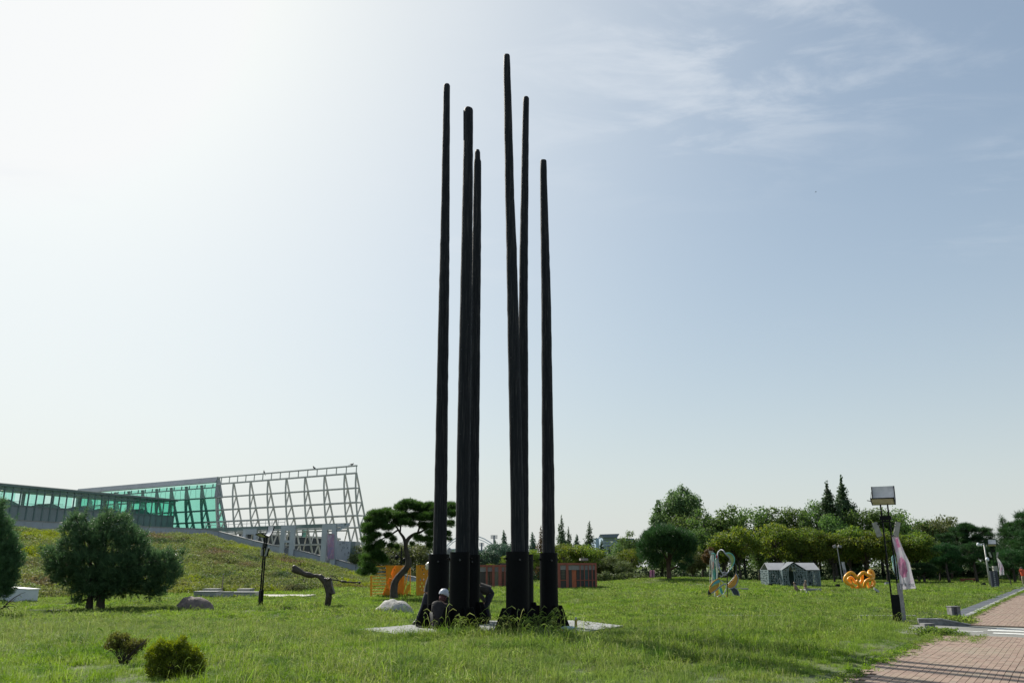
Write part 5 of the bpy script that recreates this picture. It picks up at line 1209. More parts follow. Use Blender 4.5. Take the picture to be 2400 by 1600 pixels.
# ---- lattice playhouse
M_lat = mat('grey_green_painted_lattice', (.24, .30, .31), (.17, .23, .23), rough=.6, scale=2); M_roofp = mat('pale_roof_panel', (.34, .345, .355), (.27, .27, .28), rough=.6, scale=1.5)
M_cwall2 = mat('slate_roof_panel', (.13, .15, .17), (.10, .115, .13), rough=.8)
hx_ = lambda x, y: (1790 + x / 12.06, 1290 + y / 12.06)
Y = 69.0
def hp(x, y, dy=0.0): return at(*hx_(x, y), Y + dy)
x0, x1 = hp(195, 540).x, hp(1650, 540).x; zb = gz(x0, Y) - .1; ze = hp(195, 548).z; ztp = hp(780, 328).z
rt = empty('lattice_playhouse', vv((x0 + x1) / 2, Y, zb), 'grey green playhouse of leaf-like lattice walls under pale gabled roofs', 'playhouse')
def lattice(name, fn, w, hh, keep, seed, cell=.17, bw=.028):
    """fn(u,v) -> world point; keep(u,v) says whether the panel covers that spot"""
    r = random.Random(seed); nu, nv = int(w / cell), int(hh / cell); P = {}
    for j in range(nv + 1):
        for i in range(nu + 1):
            e = i in (0, nu) or j in (0, nv)
            P[i, j] = ((i + (0 if e else r.uniform(-.36, .36))) / nu * w, (j + (0 if e else r.uniform(-.36, .36))) / nv * hh)
    mb = MB(); 
    def link(a, b, ww):
        (u0, v0), (u1, v1) = P[a], P[b]
        if keep(u0, v0) and keep(u1, v1): mb.bar(fn(u0, v0), fn(u1, v1), ww, .03, up=fn.nrm)
    for j in range(nv + 1):
        for i in range(nu + 1):
            ed = j in (0, nv)
            if i < nu: link((i, j), (i + 1, j), bw * (1.5 if ed else r.uniform(.9, 1.9)))
            if j < nv: link((i, j), (i, j + 1), bw * (1.5 if i in (0, nu) else r.uniform(.9, 1.9)))
            if i < nu and j < nv and r.random() < .45: link(*(((i, j), (i + 1, j + 1)) if r.random() < .5 else ((i + 1, j), (i, j + 1))), bw * r.uniform(.7, 1.5))
    return obj(name, mb, M_lat, rt, kind='stuff')
gx0, gx1, gxm = hp(515, 540).x, hp(1195, 520).x, hp(850, 328).x
D = 2.2; H = ze - zb
class Wall:
    def __init__(s, p, d): s.p, s.d = Vector(p), Vector(d).normalized(); s.nrm = s.d.cross(vv(0, 0, 1))
    def __call__(s, u, v): return s.p + s.d * u + vv(0, 0, v)
lattice('lattice_wall', Wall((x0, Y + .7, zb), (1, 0, 0)), gx0 - x0, H, lambda u, v: True, 1)
lattice('lattice_wall', Wall((gx1, Y + .7, zb), (1, 0, 0)), x1 - gx1, H, lambda u, v: True, 2)
W_ = gx1 - gx0; ph = ztp - zb
def kg(u, v):
    if v > H + (1 - abs(u - W_ / 2) / (W_ / 2)) * (ph - H): return False
    du, dv = (u - W_ * .36) / .24, (v - .85) / .85
    return du * du + dv * dv > 1
lattice('lattice_gable', Wall((gx0, Y, zb), (1, 0, 0)), W_, ph, kg, 3)
lattice('lattice_wall', Wall((gx0, Y, zb), (0, 1, 0)), .7, H, lambda u, v: True, 4); lattice('lattice_wall', Wall((gx1, Y, zb), (0, 1, 0)), .7, H, lambda u, v: True, 5)
lattice('lattice_wall', Wall((x1, Y + .7, zb), (.15, 1, 0)), D, H, lambda u, v: True, 6); lattice('lattice_wall', Wall((x0, Y + .7, zb), (0, 1, 0)), D, H, lambda u, v: True, 7)
lattice('lattice_wall', Wall((x0, Y + .7 + D, zb), (1, 0, 0)), x1 - x0 + .3, H, lambda u, v: True, 8)
zr = hp(240, 350, 1.4).z
M_inner = mat('dark_green_inner_panel', (.03, .07, .055), (.02, .045, .04), rough=.8, scale=3)
mb = MB(); mb.box(((x0 + x1) / 2, Y + 2.3, zb + H * .5), (x1 - x0 - .1, .04, H * .9)); obj('inner_panel', mb, M_inner, rt)
for a, b in ((x0 - .04, gx0 + .02), (gx1 - .02, x1 + .04)):
    mb = MB(); inset0 = .12 if a < gx0 else 0; mb.prism([vv(a, Y + .62, ze), vv(b, Y + .62, ze), vv(b - (0 if a < gx0 else .02) + (.85 if a < gx0 else 0), Y + 1.8, zr), vv(a + inset0 - (.85 if a > gx0 else 0), Y + 1.8, zr)], (0, 0, .035)); obj('roof_panel', mb, M_roofp, rt)
mb = MB(); mb.prism([vv(x0 - .04 + .12, Y + 1.8, zr), vv(x1 + .04, Y + 1.8, zr), vv(x1 + .3, Y + 2.95, ze), vv(x0, Y + 2.95, ze)], (0, 0, .035)); obj('roof_panel', mb, M_roofp, rt)
for s in (-1, 1):
    xe = gx0 if s < 0 else gx1; xm = (gx0 + gx1) / 2
    mb = MB(); mb.prism([vv(xe, Y - .03, ze + .0), vv(xm, Y - .03, ztp), vv(xm, Y + 1.7, ztp), vv(xe, Y + .8, ze)], (0, 0, .035)); obj('gable_roof', mb, M_cwall2, rt)
for x, y in ((x0, Y + .7), (gx0, Y), (gx1, Y), (x1, Y + .7), (x1 + .32, Y + 2.9)):
    mb = MB(); mb.box((x, y - .03, zb + H / 2), (.07, .07, H)); obj('corner_post', mb, M_lat, rt)
mb = MB(); mb.tube([(gx0 + W_ * .36 + .25 * math.cos(t * math.pi / 8), Y - .02, zb + .85 + .87 * math.sin(t * math.pi / 8)) for t in range(-3, 12)], .03, n=6); obj('door_frame', mb, M_lat, rt)

# ---- seated bronze figures and beams
M_tan = mat('tan_bronze', (.28, .20, .14), (.14, .10, .075), rough=.5, scale=9, metal=.2); M_beam = mat('grey_stone_beam', (.28, .28, .28), (.20, .20, .20), rough=.8, scale=5); M_beamd = mat('dark_stone_block', (.10, .10, .10), rough=.8, scale=5)
Y = 56.0
def qp(x, y, dy=0.0): return at(*hx_(x, y), Y + dy)
def statue(label, pts, k=1.0):
    b = pts['pel']; rt = empty('seated_statue', vv(b.x, b.y, b.z - .1), label, 'statue', 'seated bronze statues before the playhouse')
    V = []; E = []; Rd = []
    def a(p, r, par=None):
        V.append(p); Rd.append((r, r)); i = len(V) - 1
        if par is not None: E.append((par, i))
        return i
    pe = a(pts['pel'], .11); ch = a(pts['ch'], .115, pe); nk = a(pts['nk'], .045, ch); hd = a(pts['hd'], .075, nk); a(pts['hd'] + (pts['hd'] - pts['nk']).normalized() * .06, .055, hd)
    for s, nm in ((-.1, 'L'), (.1, 'R')):
        sh = a(pts['ch'] + vv(s * .6, s, .1), .05, ch); el = a(pts['ch'].lerp(pts['pel'], .45) + vv(s * .8, s * 1.4, 0), .038, sh); a(pts['hand'] + vv(0, s, 0), .03, el)
        hp_ = a(pts['pel'] + vv(0, s, 0), .075, pe); kn = a(pts['kn'] + vv(0, s, 0), .055, hp_); an = a(pts['an'] + vv(0, s, 0), .036, kn); a(pts['toe'] + vv(0, s, 0), .03, an)
    skin('body', V, E, Rd, M_tan, rt, 0, 2)
    f = pts['f']; mb = MB(); mb.prism([pts['hd'] + f * .065 + vv(0, -.012, .02), pts['hd'] + f * .065 + vv(0, .012, .02), pts['hd'] + f * .095 - vv(0, 0, .01)], vv(0, 0, -.01)); obj('nose', mb, M_tan, rt); return rt
statue('left tan bronze statue reclining on the dark block before the playhouse', dict(pel=qp(935, 1110), ch=qp(885, 1010), nk=qp(868, 950), hd=qp(858, 905), hand=qp(960, 1080), kn=qp(990, 1090), an=qp(1000, 1160), toe=qp(985, 1175), f=vv(-1, 0, 0)))
statue('right tan bronze statue sitting upright on the beam before the playhouse', dict(pel=qp(1180, 1060), ch=qp(1170, 960), nk=qp(1180, 890), hd=qp(1185, 850), hand=qp(1180, 1050), kn=qp(1255, 1075), an=qp(1290, 1190), toe=qp(1265, 1200), f=vv(-1, 0, 0)))
def beam(name, xa, xb, ya, yb, m, label, r=None):
    a, b = qp(xa, ya), qp(xb, yb); rt = empty(name, vv((a.x + b.x) / 2, Y, b.z), label, 'stone bench'); mb = MB(); mb.box(((a.x + b.x) / 2, Y, (a.z + b.z) / 2), (b.x - a.x, .4, a.z - b.z)); o = obj('beam_body', mb, m, rt); bv = o.modifiers.new('bevel', 'BEVEL'); bv.width = r or .02; bv.segments = 3; return rt
beam('stone_bench', 712, 1005, 1140, 1205, M_beamd, 'low dark block under the reclining statue')
b2 = beam('stone_bench', 1150, 1600, 1070, 1130, M_beam, 'grey beam bench with a reddish foot, right of the upright statue')
mb = MB(); a, b = qp(1480, 1132), qp(1570, 1205); mb.box(((a.x + b.x) / 2, Y, (a.z + b.z) / 2), (b.x - a.x, .3, a.z - b.z)); obj('foot', mb, mat('reddish_block', (.38, .14, .09), rough=.8), b2)
mb = MB(); a, b = qp(1572, 1132), qp(1620, 1215); mb.box(((a.x + b.x) / 2, Y, (a.z + b.z) / 2), (b.x - a.x, .3, a.z - b.z)); obj('foot', mb, M_beamd, b2)
b3 = beam('stone_bench', 1010, 1148, 1085, 1185, mat('pale_pink_stone', (.5, .42, .36), rough=.7), 'pale rounded pillow-like block between the two seated statues', .1)
# plaques, small stones and spotlights in the lawn
def plaque(px, py, label, tilt=-1):
    p = onland(px, py); k = mpp(p); rt = empty('info_plaque', p, label, 'plaque', 'slanted plaques in the lawn')
    mb = MB(); mb.bar(p, p + vv(0, 0, .2), .06); obj('stake', mb, M_post, rt)
    mb = MB(); q = Euler((R(38), R(-35 * tilt), 0)).to_matrix(); mb.box(p + vv(.0, -.03, .26), (.34, .24, .03), q); obj('plate', mb, M_boxg, rt); return rt
plaque(1896, 1402, 'dark slanted plaque on a stake in front of the seated statues'); plaque(2055, 1393, 'dark slanted plaque right of the orange tube sculpture')
def spot(px, py, label, m=None, s=1.0):
    p = onland(px, py); rt = empty('ground_spotlight', p, label, 'spotlight', 'low spotlights in the lawn'); mb = MB(); mb.box(p + vv(0, 0, .16) * s, (.26 * s, .2 * s, .16 * s), Euler((R(-30), 0, R(15))).to_matrix()); obj('lamp_head', mb, m or M_post, rt)
    mb = MB(); mb.box(p + vv(0, 0, .04) * s, (.1 * s, .1 * s, .08 * s)); obj('foot', mb, M_post, rt); return rt
spot(1964, 1377, 'black spotlight between the playhouse and the orange tubes', s=1.1); spot(2079, 1373, 'grey spotlight left of the tall lamp posts', M_beam, 1.3); spot(2306, 1375, 'dark spotlight left of the dark signboard', s=1.2); spot(1806, 1376, 'dark spotlight at the left corner of the playhouse', s=1.1); spot(2043, 1379, 'small white spotlight at the foot of the orange tubes', M_white, .8)
boulder('small_stone', 1935, 1391, 7, 4, M_rockw, 'small grey stone right of the grey beam bench', 7); boulder('small_stone', 1952, 1388, 7, 5, M_rockw, 'small upright grey stone further right of the beam bench', 9)
boulder('small_stone', 1763, 1396, 3.5, 3, M_rockw, 'tiny white stone right of the ribbon sculpture', 5)

# ---- orange tube sculpture
M_tube = mat('glossy_orange_yellow_paint', (.84, .38, .02), (.78, .33, .018), rough=.35, scale=2)
tx = lambda x, y: (1960 + x / 17.42, 1310 + y / 17.42)
Y = 63.0
def tp(x, y, dy=0.0): return at(*tx(x, y), Y + dy)
rt = empty('tube_sculpture', vv(tp(950, 1240).x, Y, gz(tp(950, 1240).x, Y)), 'looping glossy orange yellow tube sculpture on the lawn', 'sculpture')
def tb_(pts, r=.118, closed=False):
    P = catmull([tp(x, y, d) for x, y, d in pts], 6, closed); mb = MB(); mb.tube(P, r, n=14, closed=closed); return obj('tube', mb, M_tube, rt, smooth=True)
tb_([(700, 1230, .3), (650, 1100, .25), (600, 1000, .3), (560, 900, .35), (500, 830, .35), (540, 760, .4), (620, 740, .5), (700, 830, .5), (760, 930, .4), (850, 960, .1), (880, 930, -.1), (860, 890, -.25), (900, 950, -.3), (970, 1080, -.3), (1040, 1180, -.25), (1130, 1170, -.2), (1160, 1040, -.25), (1190, 930, -.3), (1270, 850, -.3), (1400, 800, -.2), (1500, 760, .1), (1520, 640, .2), (1490, 530, .3), (1420, 470, .4), (1340, 500, .3), (1330, 590, .1), (1420, 660, -.1), (1340, 660, -.3), (1240, 610, -.4), (1150, 540, -.4), (1050, 560, -.4), (960, 650, -.35), (900, 730, -.3), (840, 740, -.3), (770, 670, -.3), (700, 580, -.3), (600, 545, -.3), (490, 590, -.3), (390, 690, -.3), (350, 810, -.3), (400, 930, -.3), (500, 1010, -.25), (620, 1030, -.2), (700, 1110, -.15), (740, 1210, -.1), (830, 1190, 0), (900, 1130, .15), (960, 1010, .3), (1030, 880, .4), (1050, 750, .4), (1050, 630, .35)])
tb_([(1450, 820, -.1), (1530, 880, -.2), (1560, 960, -.3), (1520, 1060, -.3), (1490, 1110, -.3)], .10)
tb_([(1290, 930, .3), (1290, 1030, .3), (1330, 1130, .2), (1370, 1190, .1), (1430, 1120, 0), (1470, 1000, -.05), (1490, 930, -.1)], .10)

# ---- red pavilions
M_redp = mat('faded_red_steel', (.30, .09, .06), (.22, .065, .045), rough=.7, scale=3); M_olv = mat('olive_grey_panel', (.16, .155, .11), (.11, .105, .08), rough=.8, scale=1); M_dkp = mat('dark_panel', (.045, .04, .04), (.03, .026, .028), rough=.4, scale=1); M_fas = mat('grey_fascia', (.28, .26, .26), rough=.7); M_tealp = emptymat('dark_teal_panel', (.04, .10, .10), .5)
cx_ = lambda x, y: (1110 + x / 5.47, 1180 + y / 5.47)
def pav(label, X0, X1, ytop, ybot, Y, bays, roofbox=None, ladders=()):
    P = lambda x, y, dy=0: at(*cx_(x, y), Y + dy)
    a, b = P(X0, ytop), P(X1, ybot); zb = gz((a.x + b.x) / 2, Y) - .15; zt = a.z; dpt = 3.0
    rt = empty('red_pavilion', vv((a.x + b.x) / 2, Y, zb), label, 'pavilion', 'red framed pavilions')
    mb = MB(); mb.box(((a.x + b.x) / 2, Y + dpt / 2, zt - .27), (b.x - a.x, dpt, .36)); obj('roof_deck', mb, M_fas, rt)
    mb = MB(); mb.bar((a.x - .1, Y - .02, zt), (b.x + .1, Y - .02, zt), .12, .16); obj('top_rail', mb, M_redp, rt)
    mb = MB(); mb.bar((a.x, Y + dpt, zt), (b.x, Y + dpt, zt), .12, .12); obj('top_rail', mb, M_redp, rt)
    mb = MB(); mb.box(((a.x + b.x) / 2, Y + dpt - .1, (zt + zb) / 2 - .2), (b.x - a.x, .06, zt - zb - .4)); obj('back_wall', mb, M_dkp, rt)
    for x, m_, w in bays:            # (x start crop, material, x end)
        p, q = P(x, ytop).x, P(w, ytop).x; mb = MB(); mb.box(((p + q) / 2, Y + .1, (zt - .4 + zb) / 2), (q - p - .01, .05, zt - .4 - zb)); obj('wall_panel', mb, m_, rt)
    return rt, P, zb, zt
rt, P, zb, zt = pav('right red framed pavilion with dark panels and glass bays, right of the rightmost pole', 1040, 1565, 770, 1050, 66, [(1040, M_dkp, 1085), (1110, M_dkp, 1185), (1210, M_dkp, 1258), (1258, mat('orange_red_panel', (.45, .12, .05), (.36, .09, .04), rough=.6), 1315), (1318, M_dkp, 1362), (1365, M_dkp, 1415), (1420, M_tealp, 1466), (1470, M_dkp, 1515), (1520, M_dkp, 1562)])
for x, w in ((1092, .22), (1198, .2), (1364, .06), (1417, .06), (1468, .06), (1517, .08), (1563, .14), (1040, .14)):
    p = P(x, 770).x; mb = MB(); mb.box((p, Y - .0 + 3 - .0 if False else 66 - .03, (zt + zb) / 2), (w, .12, zt - zb)); obj('red_post', mb, M_redp, rt)
for xa, xb, zz in ((1100, 1190, .5), (1320, 1560, .5), (1100, 1560, .02)):
    p, q = P(xa, 770).x, P(xb, 770).x; z = zb + (zt - zb) * (.40 if zz == .5 else .03); mb = MB(); mb.bar((p, 66 - .02, z), (q, 66 - .02, z), .06); obj('cross_rail', mb, M_redp, rt)
for i in range(6): p, q = P(1125, 770).x, P(1170, 770).x; z = zb + (zt - zb) * (.45 + .055 * i); mb = MB(); mb.bar((p, 66.0, z), (q, 66.0, z), .045); obj('shelf_rung', mb, M_olv, rt)
a, b = P(1385, 707), P(1466, 770); mb = MB(); mb.box(((a.x + b.x) / 2, 67, (a.z + b.z) / 2 + .15), (b.x - a.x, 1.2, (a.z - b.z) * .5)); obj('roof_box', mb, M_dkp, rt); mb = MB(); mb.box(((a.x + b.x) / 2, 67, a.z - .02), (b.x - a.x + .1, 1.4, .16)); obj('box_lid', mb, M_fas, rt)
rt, P, zb, zt = pav('left red framed pavilion with olive panels, seen between the two pole groups', -60, 500, 795, 1050, 67, [(-60, M_dkp, 150), (150, M_olv, 205), (208, M_olv, 245), (262, mat('light_olive_panel', (.26, .26, .19), (.2, .2, .15), rough=.8, scale=1), 320), (345, M_olv, 400), (402, M_dkp, 500)])
for x, w in ((170, .13), (255, .2), (340, .26), (402, .08), (-58, .14), (498, .14)):
    p = P(x, 770).x; mb = MB(); mb.box((p, 66.9, (zt + zb) / 2), (w, .12, zt - zb + .1)); obj('red_post', mb, M_redp, rt)
for i in range(9):
    for xa, xb in ((155, 185), (322, 400), (210, 250)):
        p, q = P(xa, 770).x, P(xb, 770).x; z = zb + (zt - zb) * (.08 + .085 * i); mb = MB(); mb.bar((p, 66.93, z), (q, 66.93, z), .04); obj('ladder_rung', mb, M_redp, rt)
a, b = P(340, 750), P(430, 795); mb = MB(); mb.box(((a.x + b.x) / 2, 68, (a.z + b.z) / 2 - .05), (b.x - a.x, 1.4, (a.z - b.z))); obj('roof_box', mb, M_dkp, rt)

# ---- small head-like grey stone between the poles
g = at(1052, 1300, 62); rt = empty('grey_stone_sculpture', vv(g.x, 62, 0), 'tall grey rounded stone sculpture seen between the two left poles', 'sculpture')
mb = MB(); mb.tube([(g.x, 62, -.1), (g.x, 62, 1.5), (g.x, 62, 2.4), (g.x, 62, 2.85), (g.x, 62, 3.05)], [.25, .2, .22, .2, .08], n=12); obj('stone_body', mb, M_beam, rt, smooth=True)
mb = MB(); mb.box((g.x, 62, .05), (.6, .6, .2)); obj('plinth', mb, M_beam, rt)
# black pole with round lamps by the curved pine
g = at(940, 1325, 60); rt = empty('round_lamp_post', vv(g.x, 60, 0), 'thin black post with two dark round lamps seen through the curved pine', 'street lamp')
t_ = at(940.5, 1281, 60); mb = MB(); mb.bar((g.x, 60, -.1), (g.x, 60, t_.z), .09); obj('post', mb, M_post, rt)
for px, py in ((929.5, 1306), (948, 1312)):
    c0 = at(px, py, 60); mb = MB(); mb.bar((g.x, 60, c0.z + .05), c0, .05); obj('arm', mb, M_post, rt); mb = MB(); mb.ellipsoid(c0, (.13, .13, .17), 12, 8); obj('lamp_globe', mb, M_post, rt, smooth=True)

# ---- right side: camera pole, dark signboard, flags, stick, red bench
M_gpole = mat('grey_galvanised_pole', (.40, .40, .38), (.30, .30, .28), rough=.5, scale=4, metal=.2)
g = onland(2323, 1372); Yp = 70; b = at(2321, 1372, Yp); t0 = at(2310, 1274, Yp)
rt = empty('camera_pole', vv(b.x, Yp, gz(b.x, Yp)), 'grey pole with white cameras behind the dark signboard', 'camera pole')
mb = MB(); mb.tube([vv(b.x, Yp, -.1), vv(b.x, Yp, t0.z)], [.07, .05], n=12); obj('pole', mb, M_gpole, rt, smooth=True)
for dx, dz, s in ((-.55, -.05, .16), (.02, -1.25, .18), (-.3, -.1, .1)):
    s *= .8; mb = MB(); c0 = vv(b.x + dx, Yp - .1, t0.z + dz); mb.ellipsoid(c0, (s, s, s * 1.2), 10, 7); obj('camera', mb, M_white, rt, smooth=True); mb = MB(); mb.bar(vv(b.x, Yp, t0.z + dz + .1), c0, .05); obj('arm', mb, M_gpole, rt)
mb = MB(); c0 = vv(b.x + .6, Yp, t0.z - 2.0); mb.box(c0, (.34, .2, .45)); mb.bar(c0, vv(b.x, Yp, t0.z - 1.8), .05); obj('equipment_box', mb, M_boxg, rt)
Ys = 66.5; a, b = at(2316.5, 1337, Ys), at(2339, 1381, Ys)
rt = empty('dark_signboard', vv((at(2334, 1381, Ys).x), Ys, gz(b.x, Ys)), 'dark blue upright signboard with a column of white characters and an arrow', 'sign')
xc = at(2331, 1360, Ys).x; w = 16.5 * mpp(a); mb = MB(); mb.box((xc, Ys, a.z / 2 - .03), (w, .16, a.z + .06)); obj('board', mb, mat('dark_blue_board', (.028, .035, .055), rough=.45, scale=2), rt)
M_wht = emptymat('white_print', (.65, .66, .68), .7)
r_ = random.Random(4)
for i in range(8):
    z = a.z - .14 - i * .145; mb = MB()
    for (dx, dz, ww, hh) in ((-.035, .0, .012, .09), (.01, .03, .07, .012), (.01, -.03, .07, .012), (.045, 0, .012, .08 if i % 2 else .05)): mb.box((xc - .02 + dx, Ys - .083, z + dz), (ww, .006, hh))
    obj('printed_character', mb, M_wht, rt, kind='stuff')
mb = MB(); mb.box((xc, Ys - .083, .22), (.24, .006, .02)); mb.bar((xc - .12, Ys - .083, .22), (xc - .05, Ys - .083, .28), .02, .006); mb.bar((xc - .12, Ys - .083, .22), (xc - .05, Ys - .083, .16), .02, .006); obj('arrow', mb, M_wht, rt, kind='stuff')
a = at(2359.5, 1344, 72); b = at(2372, 1377, 72); rt = empty('leaning_stick', vv(b.x, 72, 0), 'dark stick leaning at the end of the brick path', 'stick'); mb = MB(); mb.tube([vv(b.x, 72, 0), vv((a.x + b.x) / 2 + .08, 72, a.z * .5), a], [.05, .04, .03], n=7); obj('shaft', mb, M_bark, rt); mb = MB(); mb.box(vv(b.x, 72, .03), (.22, .2, .06)); obj('foot', mb, M_post, rt)
# white flag beside the far lamp
rt = empty('feather_flag', at(2345, 1320, 75.5), 'narrow white flag hanging beside the far lamp at the path end', 'flag')
cloth_rows('cloth', [(0, (2336, 1305), (2338, 1306)), (.3, (2339, 1318), (2347, 1317)), (.6, (2341, 1331), (2352, 1330)), (1, (2343, 1347), (2354, 1346))], [M_ban], rt, 75.4, .08, nu=6, nv=14)
mb = MB(); mb.tube([at(2335.5, 1304, 75.4), at(2339, 1305.5, 75.4)], .02, n=6); obj('top_rod', mb, M_post, rt)
# pale banner on a pole left of the tube sculpture
Yq = 88; a, b = at(1966, 1282, Yq), at(1974, 1352, Yq); rt = empty('twin_floodlight_pole', vv(b.x, Yq, gz(b.x, Yq)), 'pale pole with two small floodlights behind the orange tubes', 'lamp post')
mb = MB(); mb.tube([vv(b.x, Yq, -.1), vv(b.x - .2, Yq, a.z)], [.07, .05], n=8); obj('pole', mb, M_gpole, rt)
for s in (-1, 1): mb = MB(); mb.box(vv(b.x - .2 + s * .28, Yq, a.z + .1), (.34, .2, .26), Euler((0, R(20 * s), 0)).to_matrix()); obj('floodlight', mb, M_fas, rt)
rt = empty('banner', at(1979, 1333, Yq - 1), 'long pale banner hanging slanted left of the orange tubes', 'banner')
cloth_rows('cloth', [(0, (1971.5, 1317), (1979, 1317)), (1, (1979, 1349), (1985, 1345))], [M_ban], rt, Yq - 1, .1, nu=6, nv=12)
mb = MB(); mb.tube([at(1971, 1316.5, Yq - 1), at(1979.5, 1316.5, Yq - 1)], .03, n=6); obj('top_rod', mb, M_gpole, rt)
Yq = 93; rt = empty('banner', at(1528, 1345, Yq), 'pair of small pink and white banners on a dark post below the dark round pine', 'banner')
for x0, x1 in ((1522.5, 1528), (1529.5, 1534)):
    cloth_rows('cloth', [(0, (x0, 1335), (x1, 1335.5)), (1, (x0, 1355), (x1, 1355))], [M_banp], rt, Yq, .05, nu=5, nv=8)
mb = MB(); p = at(1528.7, 1334, Yq); mb.bar(vv(p.x, Yq + .1, 0), vv(p.x, Yq + .1, p.z), .1); obj('post', mb, M_post, rt)
a, b = at(2253, 1355, 92), at(2290, 1362, 92); rt = empty('red_bench', vv((a.x + b.x) / 2, 92, b.z - .3), 'long dark red bench on the shaded lawn before the topiary pines', 'bench')
mb = MB(); mb.box(((a.x + b.x) / 2, 92, a.z - .06), (b.x - a.x, .7, .12)); obj('seat', mb, M_redp, rt)
for s in (.08, .92): mb = MB(); mb.box((a.x + (b.x - a.x) * s, 92, (a.z + b.z) / 2 - .25), (.2, .6, a.z - b.z + .3)); obj('leg', mb, M_redp, rt)
# low curb lines in the far lawn
mb = MB(); a, b = onland(1727, 1381), onland(1752, 1381); mb.bar(a + vv(0, 0, .05), b + vv(0, 0, .05), .3, .12); obj('lawn_curb', mb, M_granite, kind='structure')
# ================================================================= trees
L_green = leafmat('broadleaf_green', [(.045, .088, .028), (.080, .145, .040), (.13, .20, .055)], trans=.48)
L_yel = leafmat('yellowing_zelkova_leaves', [(.052, .100, .022), (.088, .148, .030), (.135, .19, .035), (.20, .21, .036)], trans=.48)
L_olive = leafmat('olive_leaves', [(.06, .085, .035), (.10, .13, .048), (.15, .175, .065)], trans=.38)
L_poplar = leafmat('poplar_leaves', [(.05, .09, .038), (.09, .145, .055), (.13, .195, .075)], trans=.40)
L_red = leafmat('reddish_brown_leaves', [(.06, .045, .02), (.10, .07, .028), (.14, .10, .035)], trans=.4)
L_pine = leafmat('pine_needles', [(.016, .045, .018), (.030, .078, .026), (.052, .12, .034)], trans=.28, rough=.5)
L_pinen = leafmat('near_pine_needles', [(.026, .062, .030), (.055, .115, .050), (.12, .20, .09)], trans=.36, rough=.45)
L_bpine = leafmat('bright_pine_needles', [(.024, .062, .020), (.045, .115, .028), (.085, .18, .038)], trans=.36, rough=.5)
L_blue = leafmat('bluish_conifer_needles', [(.04, .075, .055), (.065, .115, .078), (.10, .155, .10)], trans=.3)
L_dark = leafmat('shade_darkened_shrub', [(.016, .034, .014), (.028, .055, .020), (.045, .085, .03)], trans=.3)  # evergreen shrub leaves, darkened to carry the shade beneath the far trees
L_cyp = leafmat('cypress_needles', [(.028, .055, .026), (.048, .085, .036), (.075, .12, .045)], trans=.3)
M_trunk = mat('grey_brown_bark', (.085, .07, .055), (.035, .03, .026), rough=.95, scale=7, bump=.8, bscale=18, stretch=(1, 1, .25))
M_trunkr = mat('reddish_pine_bark', (.12, .075, .05), (.05, .035, .028), rough=.95, scale=7, bump=.9, bscale=16, stretch=(1, 1, .3))

def leaf_arrays(C, Nn, size, g, aspect=.6, kind='leaf'):
    """C centres, Nn preferred normals. returns V,F with quads (rhombus leaves) or needle triangles"""
    n = len(C)
    if kind == 'leaf':
        r1 = g.normal(size=(n, 3)); nn = Nn + r1 * .75; nn /= np.linalg.norm(nn, axis=1, keepdims=True) + 1e-9
        t = np.cross(nn, g.normal(size=(n, 3))); t /= np.linalg.norm(t, axis=1, keepdims=True) + 1e-9; b = np.cross(nn, t)
        s = size * g.uniform(.6, 1.3, (n, 1))
        V = np.stack([C - t * s * .5, C + b * s * aspect * .5 + nn * s * .08, C + t * s * .5, C - b * s * aspect * .5 + nn * s * .08], 1)
        F = np.arange(n * 4).reshape(n, 4); return V.reshape(-1, 3), F, 4
    # tufts of needles: k thin triangles fanning out around the normal
    k = 7; s = size * g.uniform(.7, 1.25, (n, 1, 1))
    nn = Nn / (np.linalg.norm(Nn, axis=1, keepdims=True) + 1e-9)
    d = nn[:, None, :] + g.normal(size=(n, k, 3)) * .55; d /= np.linalg.norm(d, axis=2, keepdims=True)
    w = np.cross(d, g.normal(size=(n, k, 3))); w /= np.linalg.norm(w, axis=2, keepdims=True) + 1e-9
    base = C[:, None, :] + nn[:, None, :] * s * g.uniform(-.35, .25, (n, k, 1))
    ww = size * aspect
    V = np.stack([base - w * ww, base + w * ww, base + d * s], 2)
    F = np.arange(n * k * 3).reshape(n * k, 3); return V.reshape(-1, 3), F, 3
def blob_points(blobs, n, g, shell=.55, flat_bottom=0.0):
    """blobs rows: x y z rx ry rz. points near the surface of random blobs, lumpy"""
    B = np.array(blobs, float); vol = (B[:, 3] * B[:, 4] + B[:, 5] * B[:, 3]) ; p = vol / vol.sum()
    k = g.choice(len(B), n, p=p); d = g.normal(size=(n, 3)); d /= np.linalg.norm(d, axis=1, keepdims=True)
    low = d[:, 2] < -.25; d[low & (g.random(n) < flat_bottom), 2] *= -.6
    r = shell + (1 - shell) * g.random(n) ** .7
    r *= 1 + .26 * np.sin(d[:, 0] * 5 + k) * np.sin(d[:, 1] * 6 + 2 * k) + g.normal(size=n) * .09
    return B[k, :3] + d * B[k, 3:] * r[:, None], d / B[k, 3:] * B[k, 3:].mean(1, keepdims=True), k
def crown_mesh(name, blobs, n, size, m, seed, kind='leaf', aspect=.6, up=.35, shell=.55, flat_bottom=0.0, zl=None):
    g = np.random.default_rng(seed); C, N, k = blob_points(blobs, n, g, shell, flat_bottom)
    N = N + np.array([0, 0, up]); V, F, c = leaf_arrays(C, N, size, g, aspect, kind)
    rep = len(V) // n; kb = np.random.default_rng(seed + 1).random(len(blobs))[k]
    tint = np.clip(.30 * kb + .62 * g.random(n) + .12, 0, 1); V_ = V
    return np_mesh(name, V_, F, m, {'tint': np.repeat(tint, rep)})
